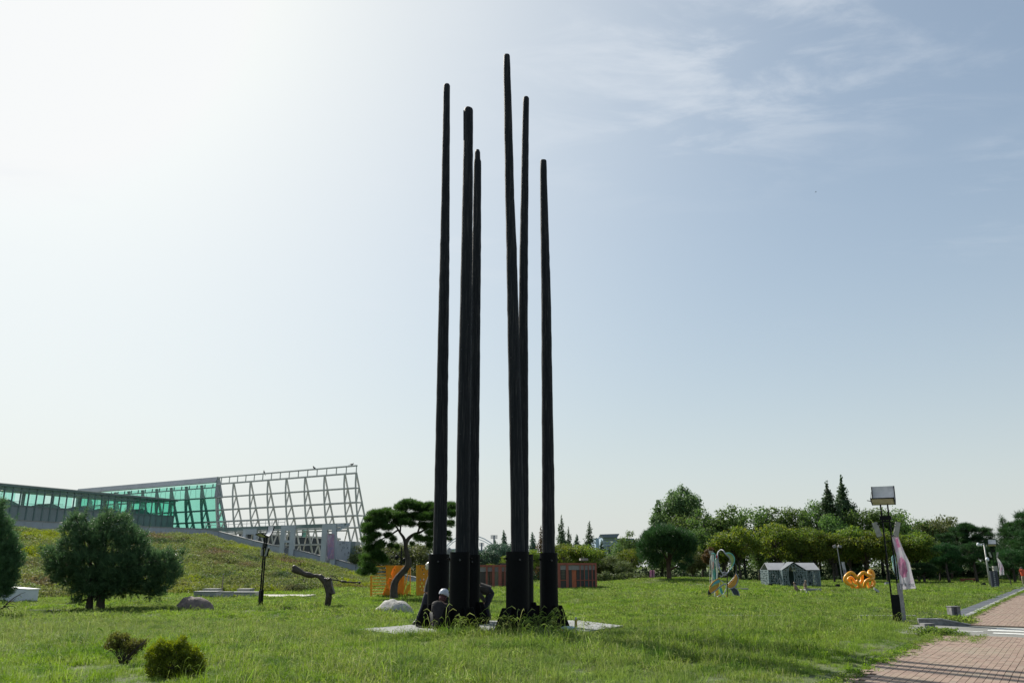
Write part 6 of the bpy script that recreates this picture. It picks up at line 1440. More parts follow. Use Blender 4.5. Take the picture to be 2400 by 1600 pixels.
def limb(mb, p, q, r0, r1, rnd, bow=.1, n=6, sides=7):
    p, q = Vector(p), Vector(q); L = (q - p).length; o = Vector((rnd.uniform(-1, 1), rnd.uniform(-1, 1), rnd.uniform(-.2, .6))) * L * bow
    pts = [p.lerp(q, i / n) + o * math.sin(math.pi * i / n) for i in range(n + 1)]; mb.tube(pts, [r0 + (r1 - r0) * i / n for i in range(n + 1)], n=sides, caps=True); return pts
PROTO = {}
def add_proto(key, name, trunk_mb, crown_me, tm, extra=None):
    PROTO[key] = (name, trunk_mb, crown_me, tm)
def make_broad(key, name, H, Rr, lm, seed, clear=.25, n=5200, leaf=.26, nb=26, tall=1.0, lean=0, tm=None, flat=.8, topbias=0.0):
    rnd = random.Random(seed); blobs = []; zc = H * (clear + (1 - clear) / 2); hz = H * (1 - clear) / 2
    for i in range(nb):
        for _ in range(20):
            a, b, c = rnd.uniform(-1, 1), rnd.uniform(-1, 1), rnd.uniform(-1, 1)
            if .25 < a * a + b * b + c * c < 1: break
        w = 1 - topbias * max(0, c) ; r = Rr * rnd.uniform(.24, .40)
        blobs.append((a * Rr * .72 * w, b * Rr * .72 * w, zc + c * hz * .80, r, r, r * flat * rnd.uniform(.8, 1.2)))
    mb = MB(); top = Vector((rnd.uniform(-.2, .2), rnd.uniform(-.2, .2), H * .72)); tr = limb(mb, (0, 0, -.15), top, H * .024, H * .008, rnd, .03)
    for b in blobs[::2]:
        s = tr[rnd.randrange(2, 5)]
        limb(mb, s, Vector(b[:3]), H * .010, H * .003, rnd, .12, 4, 5)
    add_proto(key, name, mb, crown_mesh('crown', blobs, n, leaf, lm, seed, shell=.45), tm or M_trunk)
def make_cone(key, name, H, Rr, lm, seed, n=5200, leaf=.24, base=.08, power=1.0, kind='leaf', tm=None, round_=False, gaps=0.0):
    rnd = random.Random(seed); blobs = []; m_ = 46
    for i in range(m_):
        t = i / (m_ - 1); z = H * (base + (1 - base) * t)
        rr = Rr * ((1 - t) ** power if not round_ else math.sin(math.pi * min(1, .18 + .86 * t)) ** .8 * (1 - .25 * t)); a = rnd.uniform(0, 6.283) if i % 2 else i * 2.4
        rr *= rnd.uniform(.86, 1.08); bl = max(.10, rr * (.66 if round_ else .50))
        blobs.append((math.cos(a) * rr * .45, math.sin(a) * rr * .45, z, bl + .06, bl + .06, bl * .6 + H * .03)); blobs.append((0, 0, z, rr * .5 + .05, rr * .5 + .05, H * .03))
    mb = MB(); limb(mb, (0, 0, -.15), (0, 0, H * .97), H * .02, H * .003, rnd, .01)
    for i in range(10): b = blobs[rnd.randrange(len(blobs))]; limb(mb, (0, 0, b[2] - .2), b[:3], H * .006, H * .002, rnd, .1, 3, 5)
    add_proto(key, name, mb, crown_mesh('crown', blobs, n, leaf, lm, seed, kind=kind, aspect=.6 if kind == 'leaf' else .03, shell=.4), tm or M_trunk)
def make_pine(key, name, H, Rr, lm, seed, n=3200, leaf=.34, clear=.35, pads=22, tm=None, trunk_pts=None, trunk_r=None, blobs=None, limbs=None, nasp=.045):
    rnd = random.Random(seed)
    if blobs is None:
        blobs = []
        for i in range(pads):
            t = rnd.random() ** .8; z = H * (clear + (1 - clear) * (.05 + .92 * t)); rr = Rr * (1 - .55 * t) * rnd.uniform(.35, .9); a = rnd.uniform(0, 6.283); s = Rr * rnd.uniform(.26, .42) * (1 - .3 * t)
            blobs.append((math.cos(a) * rr, math.sin(a) * rr, z, s, s, s * .42))
        blobs.append((0, 0, H * .95, Rr * .3, Rr * .3, Rr * .22))
    mb = MB(); 
    if trunk_pts: tr = catmull(trunk_pts, 5); N = len(tr); rr = list(np.interp(np.linspace(0, 1, N), np.linspace(0, 1, len(trunk_r)), trunk_r)); mb.tube(tr, rr, n=12, wob=.06, rnd=rnd)
    else: tr = limb(mb, (0, 0, -.15), (rnd.uniform(-.3, .3), 0, H * .9), H * .026, H * .006, rnd, .05)
    if limbs:
        for L in limbs: P = catmull(L[0], 4); mb.tube(P, list(np.linspace(L[1], L[2], len(P))), n=7)
    else:
        for b in blobs[::1]: s = tr[min(len(tr) - 1, max(1, int(len(tr) * (b[2] / H - .12))))]; limb(mb, s, b[:3], H * .008, H * .003, rnd, .1, 4, 5)
    add_proto(key, name, mb, crown_mesh('crown', blobs, n, leaf, lm, seed, kind='needle', aspect=nasp, up=.9, shell=.3, flat_bottom=.5), tm or M_trunkr)
COUNT = {}; HMAX = {}
def plant(key, px, ytop, Y, H0, label, group=None, wide=1.0, cat='tree', rot=None, lift=None):
    """place a copy so that its top reaches photo row ytop; H0 = height of the prototype"""
    name, tmb, cme, tm = PROTO[key]; t = at(px, ytop, Y); z0 = gz(t.x, Y) if lift is None else lift; H0 = max(v.co.z for v in cme.vertices) if key not in HMAX else HMAX[key]; HMAX[key] = H0; k = (t.z - z0) / H0
    if key not in COUNT:
        root = empty(name, vv(0, 0, 0)); obj('trunk', tmb, tm, root, smooth=True); mesh_obj('crown', cme, root); COUNT[key] = root; o = root
    else: o = copy_tree(COUNT[key])
    r = random.Random(int(px * 7 + Y)); o.location = vv(t.x, Y, z0 - .05); o.scale = (k * wide, k * wide, k); o.rotation_euler = (0, 0, r.uniform(0, 6.28) if rot is None else rot)
    o['label'] = label; o['category'] = cat
    if group: o['group'] = group
    return o
make_broad('ga', 'broadleaf_tree', 8, 2.6, L_green, 1, clear=.14, leaf=.26, nb=34, topbias=.35)
make_broad('gb', 'broadleaf_tree', 8, 2.2, L_green, 2, clear=.12, leaf=.24, nb=32, topbias=.55)
make_broad('gc', 'broadleaf_tree', 8, 3.0, L_green, 3, clear=.2, leaf=.27, nb=36, topbias=.2)
make_broad('ya', 'zelkova_tree', 6, 2.9, L_yel, 4, clear=.34, leaf=.22, nb=34, flat=.55, n=6000)
make_broad('yb', 'zelkova_tree', 6, 2.5, L_yel, 5, clear=.34, leaf=.22, nb=30, flat=.6, n=5600)
make_broad('oa', 'olive_green_tree', 5, 2.2, L_olive, 6, clear=.12, leaf=.2, nb=26)
make_broad('ra', 'reddish_tree', 5.5, 1.6, L_red, 7, clear=.3, leaf=.22, nb=20, n=3200)
make_cone('cy', 'cypress_tree', 12, 1.75, L_cyp, 8, n=17000, leaf=.26, round_=True)
make_cone('mq', 'metasequoia_tree', 9, 2.7, L_cyp, 9, n=6500, leaf=.26, power=.8)
make_cone('mo', 'metasequoia_tree', 9, 2.4, L_red, 10, n=4500, leaf=.26, power=.8)
make_cone('bc', 'bluish_conifer', 7, 2.2, L_blue, 12, n=5200, leaf=.26, power=.75)
make_broad('bb', 'bluish_broad_pine', 6, 2.6, L_blue, 13, clear=.1, leaf=.24, nb=30, n=5600)
make_pine('pa', 'pine_tree', 8, 3.0, L_pine, 14, n=3600, leaf=.42, clear=.3, pads=30)
make_pine('pb', 'pine_tree', 8, 2.4, L_pine, 15, n=3200, leaf=.42, clear=.22, pads=28)
make_cone('pc', 'pine_tree', 8, 2.3, L_pine, 16, n=3400, leaf=.45, power=.7, kind='needle')
# big poplar: several upright plumes
r_ = random.Random(21); bl = []
for i in range(62):
    while True:
        a, b, c = r_.uniform(-1, 1), r_.uniform(-1, 1), r_.uniform(-1, 1)
        if a * a + b * b + c * c < 1: break
    w_ = 3.9 * (1 - .28 * max(0, c)); q_ = r_.uniform(.55, 1.0); bl.append((a * w_, b * w_, 6.6 + c * 4.6, q_, q_, q_ * 1.55))
for i in range(9): a = i * 2.4; rr = [.2, 1.3, 2.3, 1.8, 2.9, .9, 2.6, 3.2, 1.5][i]; bl.append((math.cos(a) * rr, math.sin(a) * rr, 11.3 - rr * .75, .5, .5, 1.0))
mbp = MB(); limb(mbp, (0, 0, -.2), (0, 0, 7), .28, .1, r_, .02)
for b in bl[::5]: limb(mbp, (0, 0, 2.0), b[:3], .1, .02, r_, .06, 6, 5)
add_proto('po', 'poplar_tree', mbp, crown_mesh('crown', bl, 24000, .30, L_poplar, 22, shell=.35), M_trunk)

D_ = 1.0204
# --- far row between the poles and to the left
rows = [
 ('oa', 862, 1272, 96, 5, 'olive bush-like tree under the left edge of the curved pine crown', 1.3), ('oa', 905, 1268, 100, 5, 'olive green tree behind the trunk of the curved pine', 1.2), ('oa', 946, 1264, 97, 5, 'grey olive tree right of the black round-lamp post', 1.35), ('oa', 984, 1270, 95, 5, 'olive tree just left of the leftmost pole', 1.3), ('oa', 1062, 1300, 110, 5, 'low olive tree behind the left pole pair gap', 1.6),
 ('bb', 1138, 1283, 100, 6, 'bluish pine mass at the right edge of the thick pair of poles', 1.15), ('bb', 1172, 1268, 104, 6, 'bluish pine mass left of the tallest pole', 1.1), ('bc', 1160, 1262, 112, 7, 'small pointed bluish conifer below the far floodlight mast', .9), ('bc', 1181, 1240, 115, 7, 'taller pointed bluish conifer left of the tallest pole', .9), ('bc', 1200, 1256, 118, 7, 'bluish conifer hidden mostly by the tallest pole', .9),
 ('ya', 1150, 1318, 92, 6, 'low yellow green tree over the left red pavilion', .8), ('ya', 1200, 1296, 92, 6, 'yellow green tree partly behind the tallest pole', .9), ('bc', 1248, 1245, 118, 7, 'bluish conifer in the gap between the two right poles', 1), ('ya', 1251, 1284, 93, 6, 'yellow green tree in the gap left of the rightmost pole', .8), ('mo', 1268, 1228, 108, 9, 'orange brown metasequoia touching the rightmost pole', .8),
 ('mq', 1315.7, 1204, 112, 9, 'tallest pointed metasequoia right of the rightmost pole', .85), ('mq', 1332, 1231, 114, 9, 'smaller pointed metasequoia right beside the tallest one', .8), ('mq', 1381, 1217, 112, 9, 'lone pointed metasequoia left of the far wing-roofed building', .9), ('bc', 1352, 1250, 124, 7, 'bluish rounded conifer between the two metasequoias', 1.1), ('bc', 1296, 1262, 124, 7, 'bluish conifer close right of the rightmost pole', 1.1),
 ('ya', 1318, 1270, 94, 6, 'yellow topped tree behind the right pavilion, left half of the clump', 1.15), ('ya', 1366, 1272, 95, 6, 'yellow topped tree behind the right pavilion, right half of the clump', 1.25), ('gc', 1345, 1284, 99, 8, 'green tree between the yellow topped pair behind the pavilion', .9), ('bc', 1410, 1262, 118, 7, 'bluish conifer in front of the far wing-roofed building', 1.1), ('bc', 1428, 1282, 112, 7, 'low bluish conifer below the far wing-roofed building', 1.1),
 ('oa', 1412, 1300, 98, 5, 'olive tree at the right end of the right pavilion', 1.3), ('oa', 1440, 1296, 97, 5, 'grey olive tree below the far building', 1.2), ('gb', 1450, 1268, 106, 8, 'green tree at the right edge of the far building', 1.1), ('gb', 1476, 1240, 108, 8, 'green tree behind the left side of the dark round pine', 1.1), ('ya', 1478, 1282, 96, 6, 'yellow green small tree left of the dark round pine', .9), ('oa', 1462, 1310, 93, 5, 'low olive tree left of the dark round pine', 1.1),
 ('po', 1592, 1128, 128, 12, 'big airy poplar towering above the tree row', 1.05),
 ('gc', 1600, 1198, 112, 8, 'broad green tree under the big poplar', 1.1), ('gb', 1643, 1184, 108, 8, 'green tree right under the poplar edge', 1.1), ('gb', 1687, 1188, 107, 8, 'green pointed tree, first to the right of the poplar', 1), ('gb', 1712, 1178, 108, 8, 'green pointed tree above the first yellow zelkova', 1), ('gc', 1737, 1188, 107, 8, 'green tree above the right side of the first yellow zelkova', .9), ('gc', 1769, 1178, 109, 8, 'rounder green tree left above the second yellow zelkova', .95), ('gb', 1808, 1183, 108, 8, 'green pointed tree above the second yellow zelkova', 1.05), ('ga', 1838, 1184, 109, 8, 'green tree above the left part of the playhouse', .9), ('gb', 1868, 1187, 108, 8, 'green tree above the middle of the playhouse', .95), ('gb', 1884, 1192, 106, 8, 'narrow green tree left of the tall pale green one', .8), ('ga', 1907, 1166, 110, 8, 'tall pale green tree left of the two cypresses', .75),
 ('cy', 1936, 1123, 108, 12, 'left one of the two tall dark cypresses', 1.25), ('cy', 1970, 1110, 110, 12, 'right and taller one of the two tall dark cypresses', 1.2), ('cy', 1993, 1178, 120, 12, 'short dark cypress tip right of the two tall cypresses', 1),
 ('ga', 1948, 1200, 104, 8, 'green tree at the foot of the cypresses', 1), ('gc', 2010, 1186, 107, 8, 'green tree right of the cypresses', 1), ('ga', 2052, 1186, 106, 8, 'green tree left behind the tall lamp head', 1), ('gc', 2084, 1182, 108, 8, 'green tree behind the tall lamp posts', 1.05), ('gb', 2112, 1200, 110, 8, 'green tree right of the tall lamp', 1.1), ('gc', 2146, 1208, 112, 8, 'dark green tree above the white banner', 1.1), ('oa', 2180, 1214, 112, 5, 'olive tree in the dip right of the lamp', 1), ('oa', 2205, 1202, 114, 5, 'brownish airy round tree right of the lamp', .8),
 ('ra', 1664, 1278, 92, 5.5, 'reddish brown small tree left of the ribbon sculpture top', .9), ('ga', 1640, 1236, 100, 8, 'dark green tree behind the reddish one', .9),
 ('yb', 1693, 1250, 93, 6, 'yellow green zelkova right behind the ribbon sculpture', .95), ('ya', 1728, 1229, 92, 6, 'first broad yellow zelkova right of the ribbon sculpture', 1), ('ga', 1772, 1258, 97, 8, 'dark tree between the first and second yellow zelkova', .8), ('ya', 1817, 1220, 92, 6, 'second broad zelkova, the most golden one, behind the playhouse roof', .95), ('yb', 1862, 1252, 91, 6, 'yellow green zelkova above the right playhouse roof', .95), ('yb', 1905, 1229, 91, 6, 'yellow green zelkova right of the playhouse', 1), ('ya', 1945, 1246, 90, 6, 'yellow green zelkova left behind the orange tubes', .95), ('yb', 1982, 1227, 91, 6, 'yellow green zelkova behind the orange tubes', 1), ('ya', 2024, 1240, 90, 6, 'yellow green zelkova between the tubes and the tall lamp', 1.1), ('yb', 2066, 1232, 90, 6, 'darker zelkova behind the tall lamp', 1), ('ya', 2108, 1250, 92, 6, 'darker zelkova behind the white banner top', 1), ('yb', 2140, 1240, 91, 6, 'dark green zelkova right of the white banner', 1.1), ('gc', 2164, 1262, 95, 8, 'dark low tree left of the topiary pines', .9),
 ('gc', 1545, 1262, 104, 8, 'green tree behind the dark round pine', 1.2), ('oa', 1620, 1285, 95, 5, 'olive small tree right of the dark round pine', 1.1), ('yb', 1618, 1268, 97, 6, 'yellow green tree right of the dark round pine', .9),
 ('pa', 2238, 1226, 108, 8, 'broad dark pine left of the far lamp', 1.15), ('pb', 2262, 1218, 106, 8, 'dark pine left above the topiary pines', 1.1), ('pa', 2300, 1226, 108, 8, 'dark pine above the right topiary', 1.1), ('pc', 2318, 1235, 104, 8, 'dark conical pine behind the far lamp', 1.2), ('pc', 2345, 1198, 100, 8, 'tall bluish pine behind the far lamp', 1.0), ('pb', 2372, 1216, 96, 8, 'dark pine near the right edge', 1.1), ('pa', 2215, 1240, 103, 8, 'dark pine right of the white banner', 1.0), ('pa', 2395, 1186, 92, 8, 'large pine cut by the right picture edge', 1.0), ('pb', 2420, 1230, 85, 8, 'dense dark pine beyond the right edge', 1.1), ('gc', 2190, 1262, 98, 8, 'dark green tree left of the left topiary', .9),
 ('pa', 2455, 1190, 95, 8, 'pine outside the right picture edge', 1.1),
]
for key, px, yt, Y, H0, lab, wd in rows:
    if px > 2440: continue
    plant(key, px, yt, Y, H0, lab, 'trees of the far tree line', wd)
# topiary pines: stacked clipped clouds
def topiary(px, ytop, ybase, wpx, seed, label):
    r = random.Random(seed); Y = gr(px, ybase + 18).y; Y = 88; t = at(px, ytop, Y); k = mpp(t); x = t.x; z0 = gz(x, Y); H = t.z - z0; W = wpx * k / 2
    root = empty('topiary_pine', vv(x, Y, z0), label, 'tree', 'clipped topiary pines'); blobs = [(x, Y, z0 + H * .86, W * .80, W * .8, H * .15)]
    for i in range(9):
        a = i * 2.2 + r.random(); lv = .34 + .42 * ((i * .37) % 1); blobs.append((x + math.cos(a) * W * .62, Y + math.sin(a) * W * .6, z0 + H * lv, W * .48, W * .45, H * .085))
    mb = MB(); rr = random.Random(seed); limb(mb, (x, Y, z0 - .1), (x, Y, z0 + H * .8), .16, .06, rr, .08)
    for b in blobs[1:]: limb(mb, (x, Y, b[2] - .4), b[:3], .06, .03, rr, .1, 3, 5)
    obj('trunk', mb, M_trunk, root, smooth=True); me = crown_mesh('crown', [(b[0] - x, b[1] - Y, b[2] - z0, *b[3:]) for b in blobs], 4200, .22, L_pine, seed, kind='needle', aspect=.05, up=1.4, shell=.86, flat_bottom=.8); mesh_obj('crown', me, root)
topiary(2214, 1276, 1350, 60, 31, 'left clipped topiary pine with a domed top'); topiary(2279, 1274, 1348, 66, 32, 'right clipped topiary pine with a domed top, left of the dark signboard'); topiary(2162, 1322, 1352, 54, 33, 'low clipped pine right of the pink and white banner')
# right dense pine with low dark crown
topiary(2368, 1290, 1340, 90, 34, 'low spreading dark pine at the end of the path, right of the far lamp')

# ---- dark round pine on the mound
Y = 82.0; t = at(1566, 1226, Y); x = t.x; z0 = gz(x, Y); k = mpp(t); H = t.z - z0
bl = []; r = random.Random(41)
def cb(px, py, rx, rz, dy=0.0, ry=None): q = at(px, py, Y + dy); bl.append((q.x - x, dy, q.z - z0, rx * k, (ry or rx) * k, rz * k))
for px, py, rx, rz in ((1560, 1246, 40, 18), (1530, 1256, 34, 18), (1595, 1256, 36, 18), (1512, 1276, 24, 18), (1548, 1270, 34, 16), (1580, 1274, 34, 16), (1612, 1270, 24, 14), (1508, 1296, 16, 14), (1526, 1300, 14, 12), (1618, 1286, 14, 12), (1600, 1296, 14, 10), (1540, 1300, 12, 10), (1585, 1305, 12, 9), (1530, 1318, 12, 8), (1600, 1325, 12, 7), (1615, 1310, 10, 6)):
    for dy in (-1.1, 0.2, 1.2): cb(px + r.uniform(-5, 5), py + abs(dy) * 5, rx * (.8 if dy else 1), rz, dy)
lw = lambda px, py, dy=0: at(px, py, Y + dy) - vv(x, Y, z0)
root = empty('round_pine', vv(x, Y, z0), 'dark umbrella-shaped pine with one thick trunk on the low mound', 'tree')
mb = MB(); P = catmull([lw(1569, 1369), lw(1568, 1345), lw(1566, 1320), lw(1569, 1300), lw(1562, 1270), lw(1560, 1250)], 4); mb.tube(P, list(np.linspace(.26, .09, len(P))), n=10)
for L in ([(1568, 1330), (1585, 1300), (1592, 1270)], [(1566, 1318), (1545, 1296), (1530, 1265)], [(1567, 1325), (1575, 1295), (1578, 1262)], [(1569, 1335), (1598, 1322)], [(1545, 1298), (1515, 1290)]): limb(mb, lw(*L[0]), lw(*L[-1], r.uniform(-.6, .6)), .12, .03, r, .08)
mb.v = [tuple(Vector(v) + vv(x, Y, z0)) for v in mb.v]; obj('trunk', mb, M_trunkr, root, smooth=True); mesh_obj('crown', crown_mesh('crown', bl, 9000, .36, L_pine, 42, kind='needle', aspect=.045, up=1.1, shell=.55, flat_bottom=.5), root)

# ---- curved pine in the middle
Y = 44.0; b0 = at(915, 1408, Y); x, z0 = b0.x, gz(b0.x, Y); k = mpp(b0); lw = lambda px, py, dy=0: at(px, py, Y + dy) - vv(x, Y, z0)
c6 = lambda X_, Y_: (840 + X_ / 6.03, 1160 + Y_ / 6.03)
tp_ = [lw(*c6(505, 1530)), lw(*c6(500, 1400)), lw(*c6(510, 1260), .05), lw(*c6(560, 1160), .1), lw(*c6(650, 1060), .1), lw(*c6(705, 980), .05), lw(*c6(700, 880), 0), lw(*c6(672, 760), 0), lw(*c6(665, 660), 0)]
lim = [([lw(*c6(665, 680)), lw(*c6(640, 600)), lw(*c6(590, 530)), lw(*c6(540, 450))], .10, .04), ([lw(*c6(668, 690)), lw(*c6(710, 610)), lw(*c6(790, 550)), lw(*c6(880, 520)), lw(*c6(980, 450), .2)], .12, .04), ([lw(*c6(560, 490)), lw(*c6(450, 560), -.2), lw(*c6(330, 620), -.3), lw(*c6(230, 680), -.3)], .05, .02), ([lw(*c6(590, 530)), lw(*c6(600, 430), .3), lw(*c6(640, 300), .3), lw(*c6(680, 180), .3)], .05, .02), ([lw(*c6(840, 530)), lw(*c6(870, 400)), lw(*c6(850, 250))], .06, .02), ([lw(*c6(540, 450)), lw(*c6(400, 350), .3), lw(*c6(300, 300), .2)], .045, .02), ([lw(*c6(880, 520)), lw(*c6(1060, 420), .3), lw(*c6(1250, 300), .4)], .05, .02), ([lw(*c6(230, 680)), lw(*c6(180, 800)), lw(*c6(130, 950))], .025, .012)]
bl = []; r = random.Random(51)
for X_, Y_, rx, rz, n_ in ((700, 120, 110, 50, 2), (600, 170, 100, 50, 2), (820, 160, 110, 50, 2), (930, 190, 110, 50, 2), (1040, 150, 90, 45, 2), (1150, 170, 100, 50, 2), (1270, 160, 100, 60, 2), (1310, 260, 70, 60, 2), (1300, 400, 60, 50, 1), (380, 240, 110, 50, 2), (250, 270, 100, 50, 2), (480, 290, 110, 55, 2), (620, 280, 110, 50, 2), (160, 340, 70, 45, 2), (330, 360, 110, 50, 2), (200, 440, 100, 50, 2), (110, 430, 60, 40, 1), (400, 440, 90, 40, 2), (560, 380, 80, 45, 2), (650, 380, 90, 45, 2), (800, 300, 110, 50, 2), (960, 300, 110, 50, 2), (1090, 300, 110, 55, 2), (130, 520, 70, 45, 2), (240, 570, 80, 40, 2), (150, 640, 90, 50, 2), (300, 700, 70, 60, 2), (190, 760, 90, 60, 2), (250, 850, 90, 60, 2), (330, 900, 70, 60, 2), (110, 880, 80, 50, 2), (90, 980, 80, 50, 2), (160, 1010, 90, 50, 2), (60, 1090, 70, 40, 2), (220, 1060, 60, 40, 1), (440, 560, 60, 35, 1), (500, 620, 45, 45, 1), (480, 720, 40, 45, 1), (560, 740, 35, 35, 1), (860, 610, 60, 40, 2), (960, 620, 80, 40, 2), (1010, 540, 70, 40, 2), (1010, 720, 45, 60, 1), (1270, 540, 45, 40, 1), (1270, 620, 30, 30, 1), (760, 420, 70, 30, 1), (920, 420, 80, 35, 2), (1080, 440, 90, 40, 2), (740, 700, 25, 40, 1)):
    for j in range(n_ + 1): q = lw(*c6(X_ + r.uniform(-30, 30), Y_ + r.uniform(-16, 16)), r.uniform(-.9, .9)); bl.append((q.x, q.y, q.z, rx / 6.03 * k * 1.02, rx / 6.03 * k * .98, rz / 6.03 * k * 1.05))
make_pine('curved', 'curved_pine', 5, 2, L_bpine, 52, n=42000, leaf=.135, trunk_pts=tp_, trunk_r=[.24, .20, .185, .165, .155, .175, .135, .115, .10], blobs=bl, limbs=lim, nasp=.05)
nm, tmb, cme, tm = PROTO['curved']; root = empty('curved_pine', vv(x, Y, z0), 'curved-trunk pine with a bright green cloud-like crown, left of the poles', 'tree')
tmb.v = [tuple(Vector(v) + vv(x, Y, z0)) for v in tmb.v]; obj('trunk', tmb, M_trunk, root, smooth=True); mesh_obj('crown', cme, root)

# ---- dense near pine on the left, with shoots
def shoot_crown(name, blobs, nshoot, L, seed, m, spread=.055):
    g = np.random.default_rng(seed); C, N, k = blob_points(blobs, nshoot, g, .62, .35)
    N = N / np.linalg.norm(N, axis=1, keepdims=True) + np.array([0, 0, .85]) + g.normal(size=N.shape) * .25; N /= np.linalg.norm(N, axis=1, keepdims=True)
    nd = 24; s = L * g.uniform(.7, 1.5, (nshoot, 1, 1)); tt = g.random((nshoot, nd, 1))
    base = C[:, None, :] + N[:, None, :] * s * tt; d = N[:, None, :] * .9 + g.normal(size=(nshoot, nd, 3)) * .6; d /= np.linalg.norm(d, axis=2, keepdims=True)
    w = np.cross(d, g.normal(size=(nshoot, nd, 3))); w /= np.linalg.norm(w, axis=2, keepdims=True); nl = .115
    V = np.stack([base - w * .008, base + w * .008, base + d * nl], 2); F = np.arange(nshoot * nd * 3).reshape(-1, 3)
    t = np.clip(.25 + .5 * g.random(nshoot)[:, None] + .25 * tt[:, :, 0], 0, 1); return np_mesh(name, V.reshape(-1, 3), F, m, {'tint': np.repeat(t.ravel(), 3)})
def near_pine(px, pyb, Y, spec, ns, label, seed, trunks, lim2=()):
    b0 = at(px, pyb, Y); x, z0 = b0.x, gz(b0.x, Y); k = mpp(b0); r = random.Random(seed); lw = lambda a, b, dy=0: at(a, b, Y + dy) - vv(x, Y, z0)
    bl = []
    for a, b, rx, rz in spec:
        for dy in (-.9, 0, .9): q = lw(a + r.uniform(-4, 4), b + r.uniform(-3, 3), dy * rx * k * 1.1); bl.append((q.x, q.y, q.z, rx * k * (.86 if dy == 0 else .72), rx * k * .78, rz * k * .8))
    root = empty('bushy_pine', vv(x, Y, z0), label, 'tree', 'bushy pines left on the lawn'); mb = MB()
    for T in trunks: P = [lw(a, b) for a, b in T[0]]; P = catmull(P, 3); mb.tube(P, list(np.linspace(T[1], T[2], len(P))), n=10, wob=.06, rnd=r)
    for _ in range(26): b = bl[r.randrange(len(bl))]; limb(mb, lw(px + r.uniform(-6, 6), pyb - r.uniform(30, 90)), b[:3], .05, .015, r, .1, 5, 5)
    mb.v = [tuple(Vector(v) + vv(x, Y, z0)) for v in mb.v]; obj('trunk', mb, M_trunk, root, smooth=True)
    mesh_obj('crown', shoot_crown('crown', bl, ns, .20, seed, L_pinen), root)
    tips = [(b[0], b[1], b[2] + b[5] * .55, b[3] * .8, b[4] * .8, b[5] * .5) for b in bl]; mesh_obj('shoot_tips', shoot_crown('shoot_tips', tips, ns // 18, .40, seed + 3, L_pinen), root)
near_pine(228, 1436, 33.5, [(180, 1222, 18, 12), (165, 1245, 22, 16), (195, 1250, 26, 18), (250, 1222, 26, 12), (285, 1225, 20, 14), (300, 1250, 28, 16), (235, 1245, 30, 18), (255, 1270, 40, 22), (205, 1275, 40, 22), (310, 1280, 36, 20), (160, 1280, 26, 18), (125, 1300, 24, 20), (150, 1320, 40, 24), (210, 1320, 50, 28), (275, 1325, 52, 28), (335, 1315, 40, 24), (380, 1310, 26, 16), (408, 1322, 16, 14), (390, 1340, 30, 18), (345, 1350, 40, 22), (280, 1360, 50, 24), (210, 1360, 46, 24), (160, 1355, 36, 18), (130, 1335, 24, 14), (360, 1385, 26, 14), (385, 1368, 26, 12), (235, 1385, 44, 14), (300, 1382, 36, 14), (190, 1385, 26, 10), (180, 1412, 14, 8), (365, 1396, 14, 6), (196, 1210, 6, 9), (172, 1206, 5, 8), (252, 1206, 6, 10), (292, 1212, 6, 8), (424, 1302, 7, 9), (102, 1290, 7, 8), (398, 1296, 8, 9), (330, 1262, 16, 10), (415, 1350, 12, 8)], 8200, 'large bushy dark pine with two dark stems, standing left on the lawn', 61,
          [([(209, 1428), (211, 1405), (215, 1380), (205, 1340)], .15, .07), ([(233, 1440), (236, 1410), (240, 1380), (245, 1330), (245, 1290)], .19, .06)])
near_pine(-30, 1450, 30.5, [(-10, 1190, 16, 12), (-20, 1215, 30, 14), (5, 1232, 22, 12), (-30, 1245, 36, 20), (8, 1262, 26, 18), (-20, 1290, 44, 26), (24, 1292, 24, 22), (10, 1325, 34, 24), (-30, 1335, 50, 30), (12, 1362, 26, 20), (-20, 1375, 40, 24), (5, 1388, 20, 12), (40, 1310, 12, 14), (-60, 1230, 40, 30), (-75, 1290, 50, 40), (-80, 1350, 50, 30)], 5600, 'bushy dark pine cut by the left picture edge', 62,
          [([(-28, 1460), (-30, 1400), (-26, 1330), (-22, 1260)], .17, .05)])

# ---- hedges under the far trees, the dark ones coloured to stand in for shade
def hedge(x0, x1, yt, Y, label, m, seed, n=2600, hz=None):
    a, b = at(x0, yt, Y), at(x1, yt, Y); z0 = gz((a.x + b.x) / 2, Y); H = max(.35, a.z - z0); r = random.Random(seed); bl = []
    L = b.x - a.x
    for i in range(int(max(4, L / .8))): s = H * r.uniform(.45, .62); bl.append((-L / 2 + L * (i + .5) / int(max(4, L / .8)), r.uniform(-.5, .5), H * .45 + r.uniform(-.1, .1), s * 1.1, s, s))
    o = mesh_obj('shrub_belt', crown_mesh('shrub_belt', bl, n, .18, m, seed, shell=.5), None, vv((a.x + b.x) / 2, Y, z0), kind='stuff'); return o
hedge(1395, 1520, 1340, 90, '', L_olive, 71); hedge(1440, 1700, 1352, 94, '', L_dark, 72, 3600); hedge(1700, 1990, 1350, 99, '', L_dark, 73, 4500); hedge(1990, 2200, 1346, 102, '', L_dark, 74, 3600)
hedge(860, 1010, 1318, 92, '', L_olive, 75, 3000); hedge(1230, 1300, 1335, 92, '', L_dark, 76, 1500); hedge(2280, 2480, 1335, 118, '', L_dark, 77, 3000); hedge(2150, 2300, 1335, 112, '', L_dark, 78, 3000)
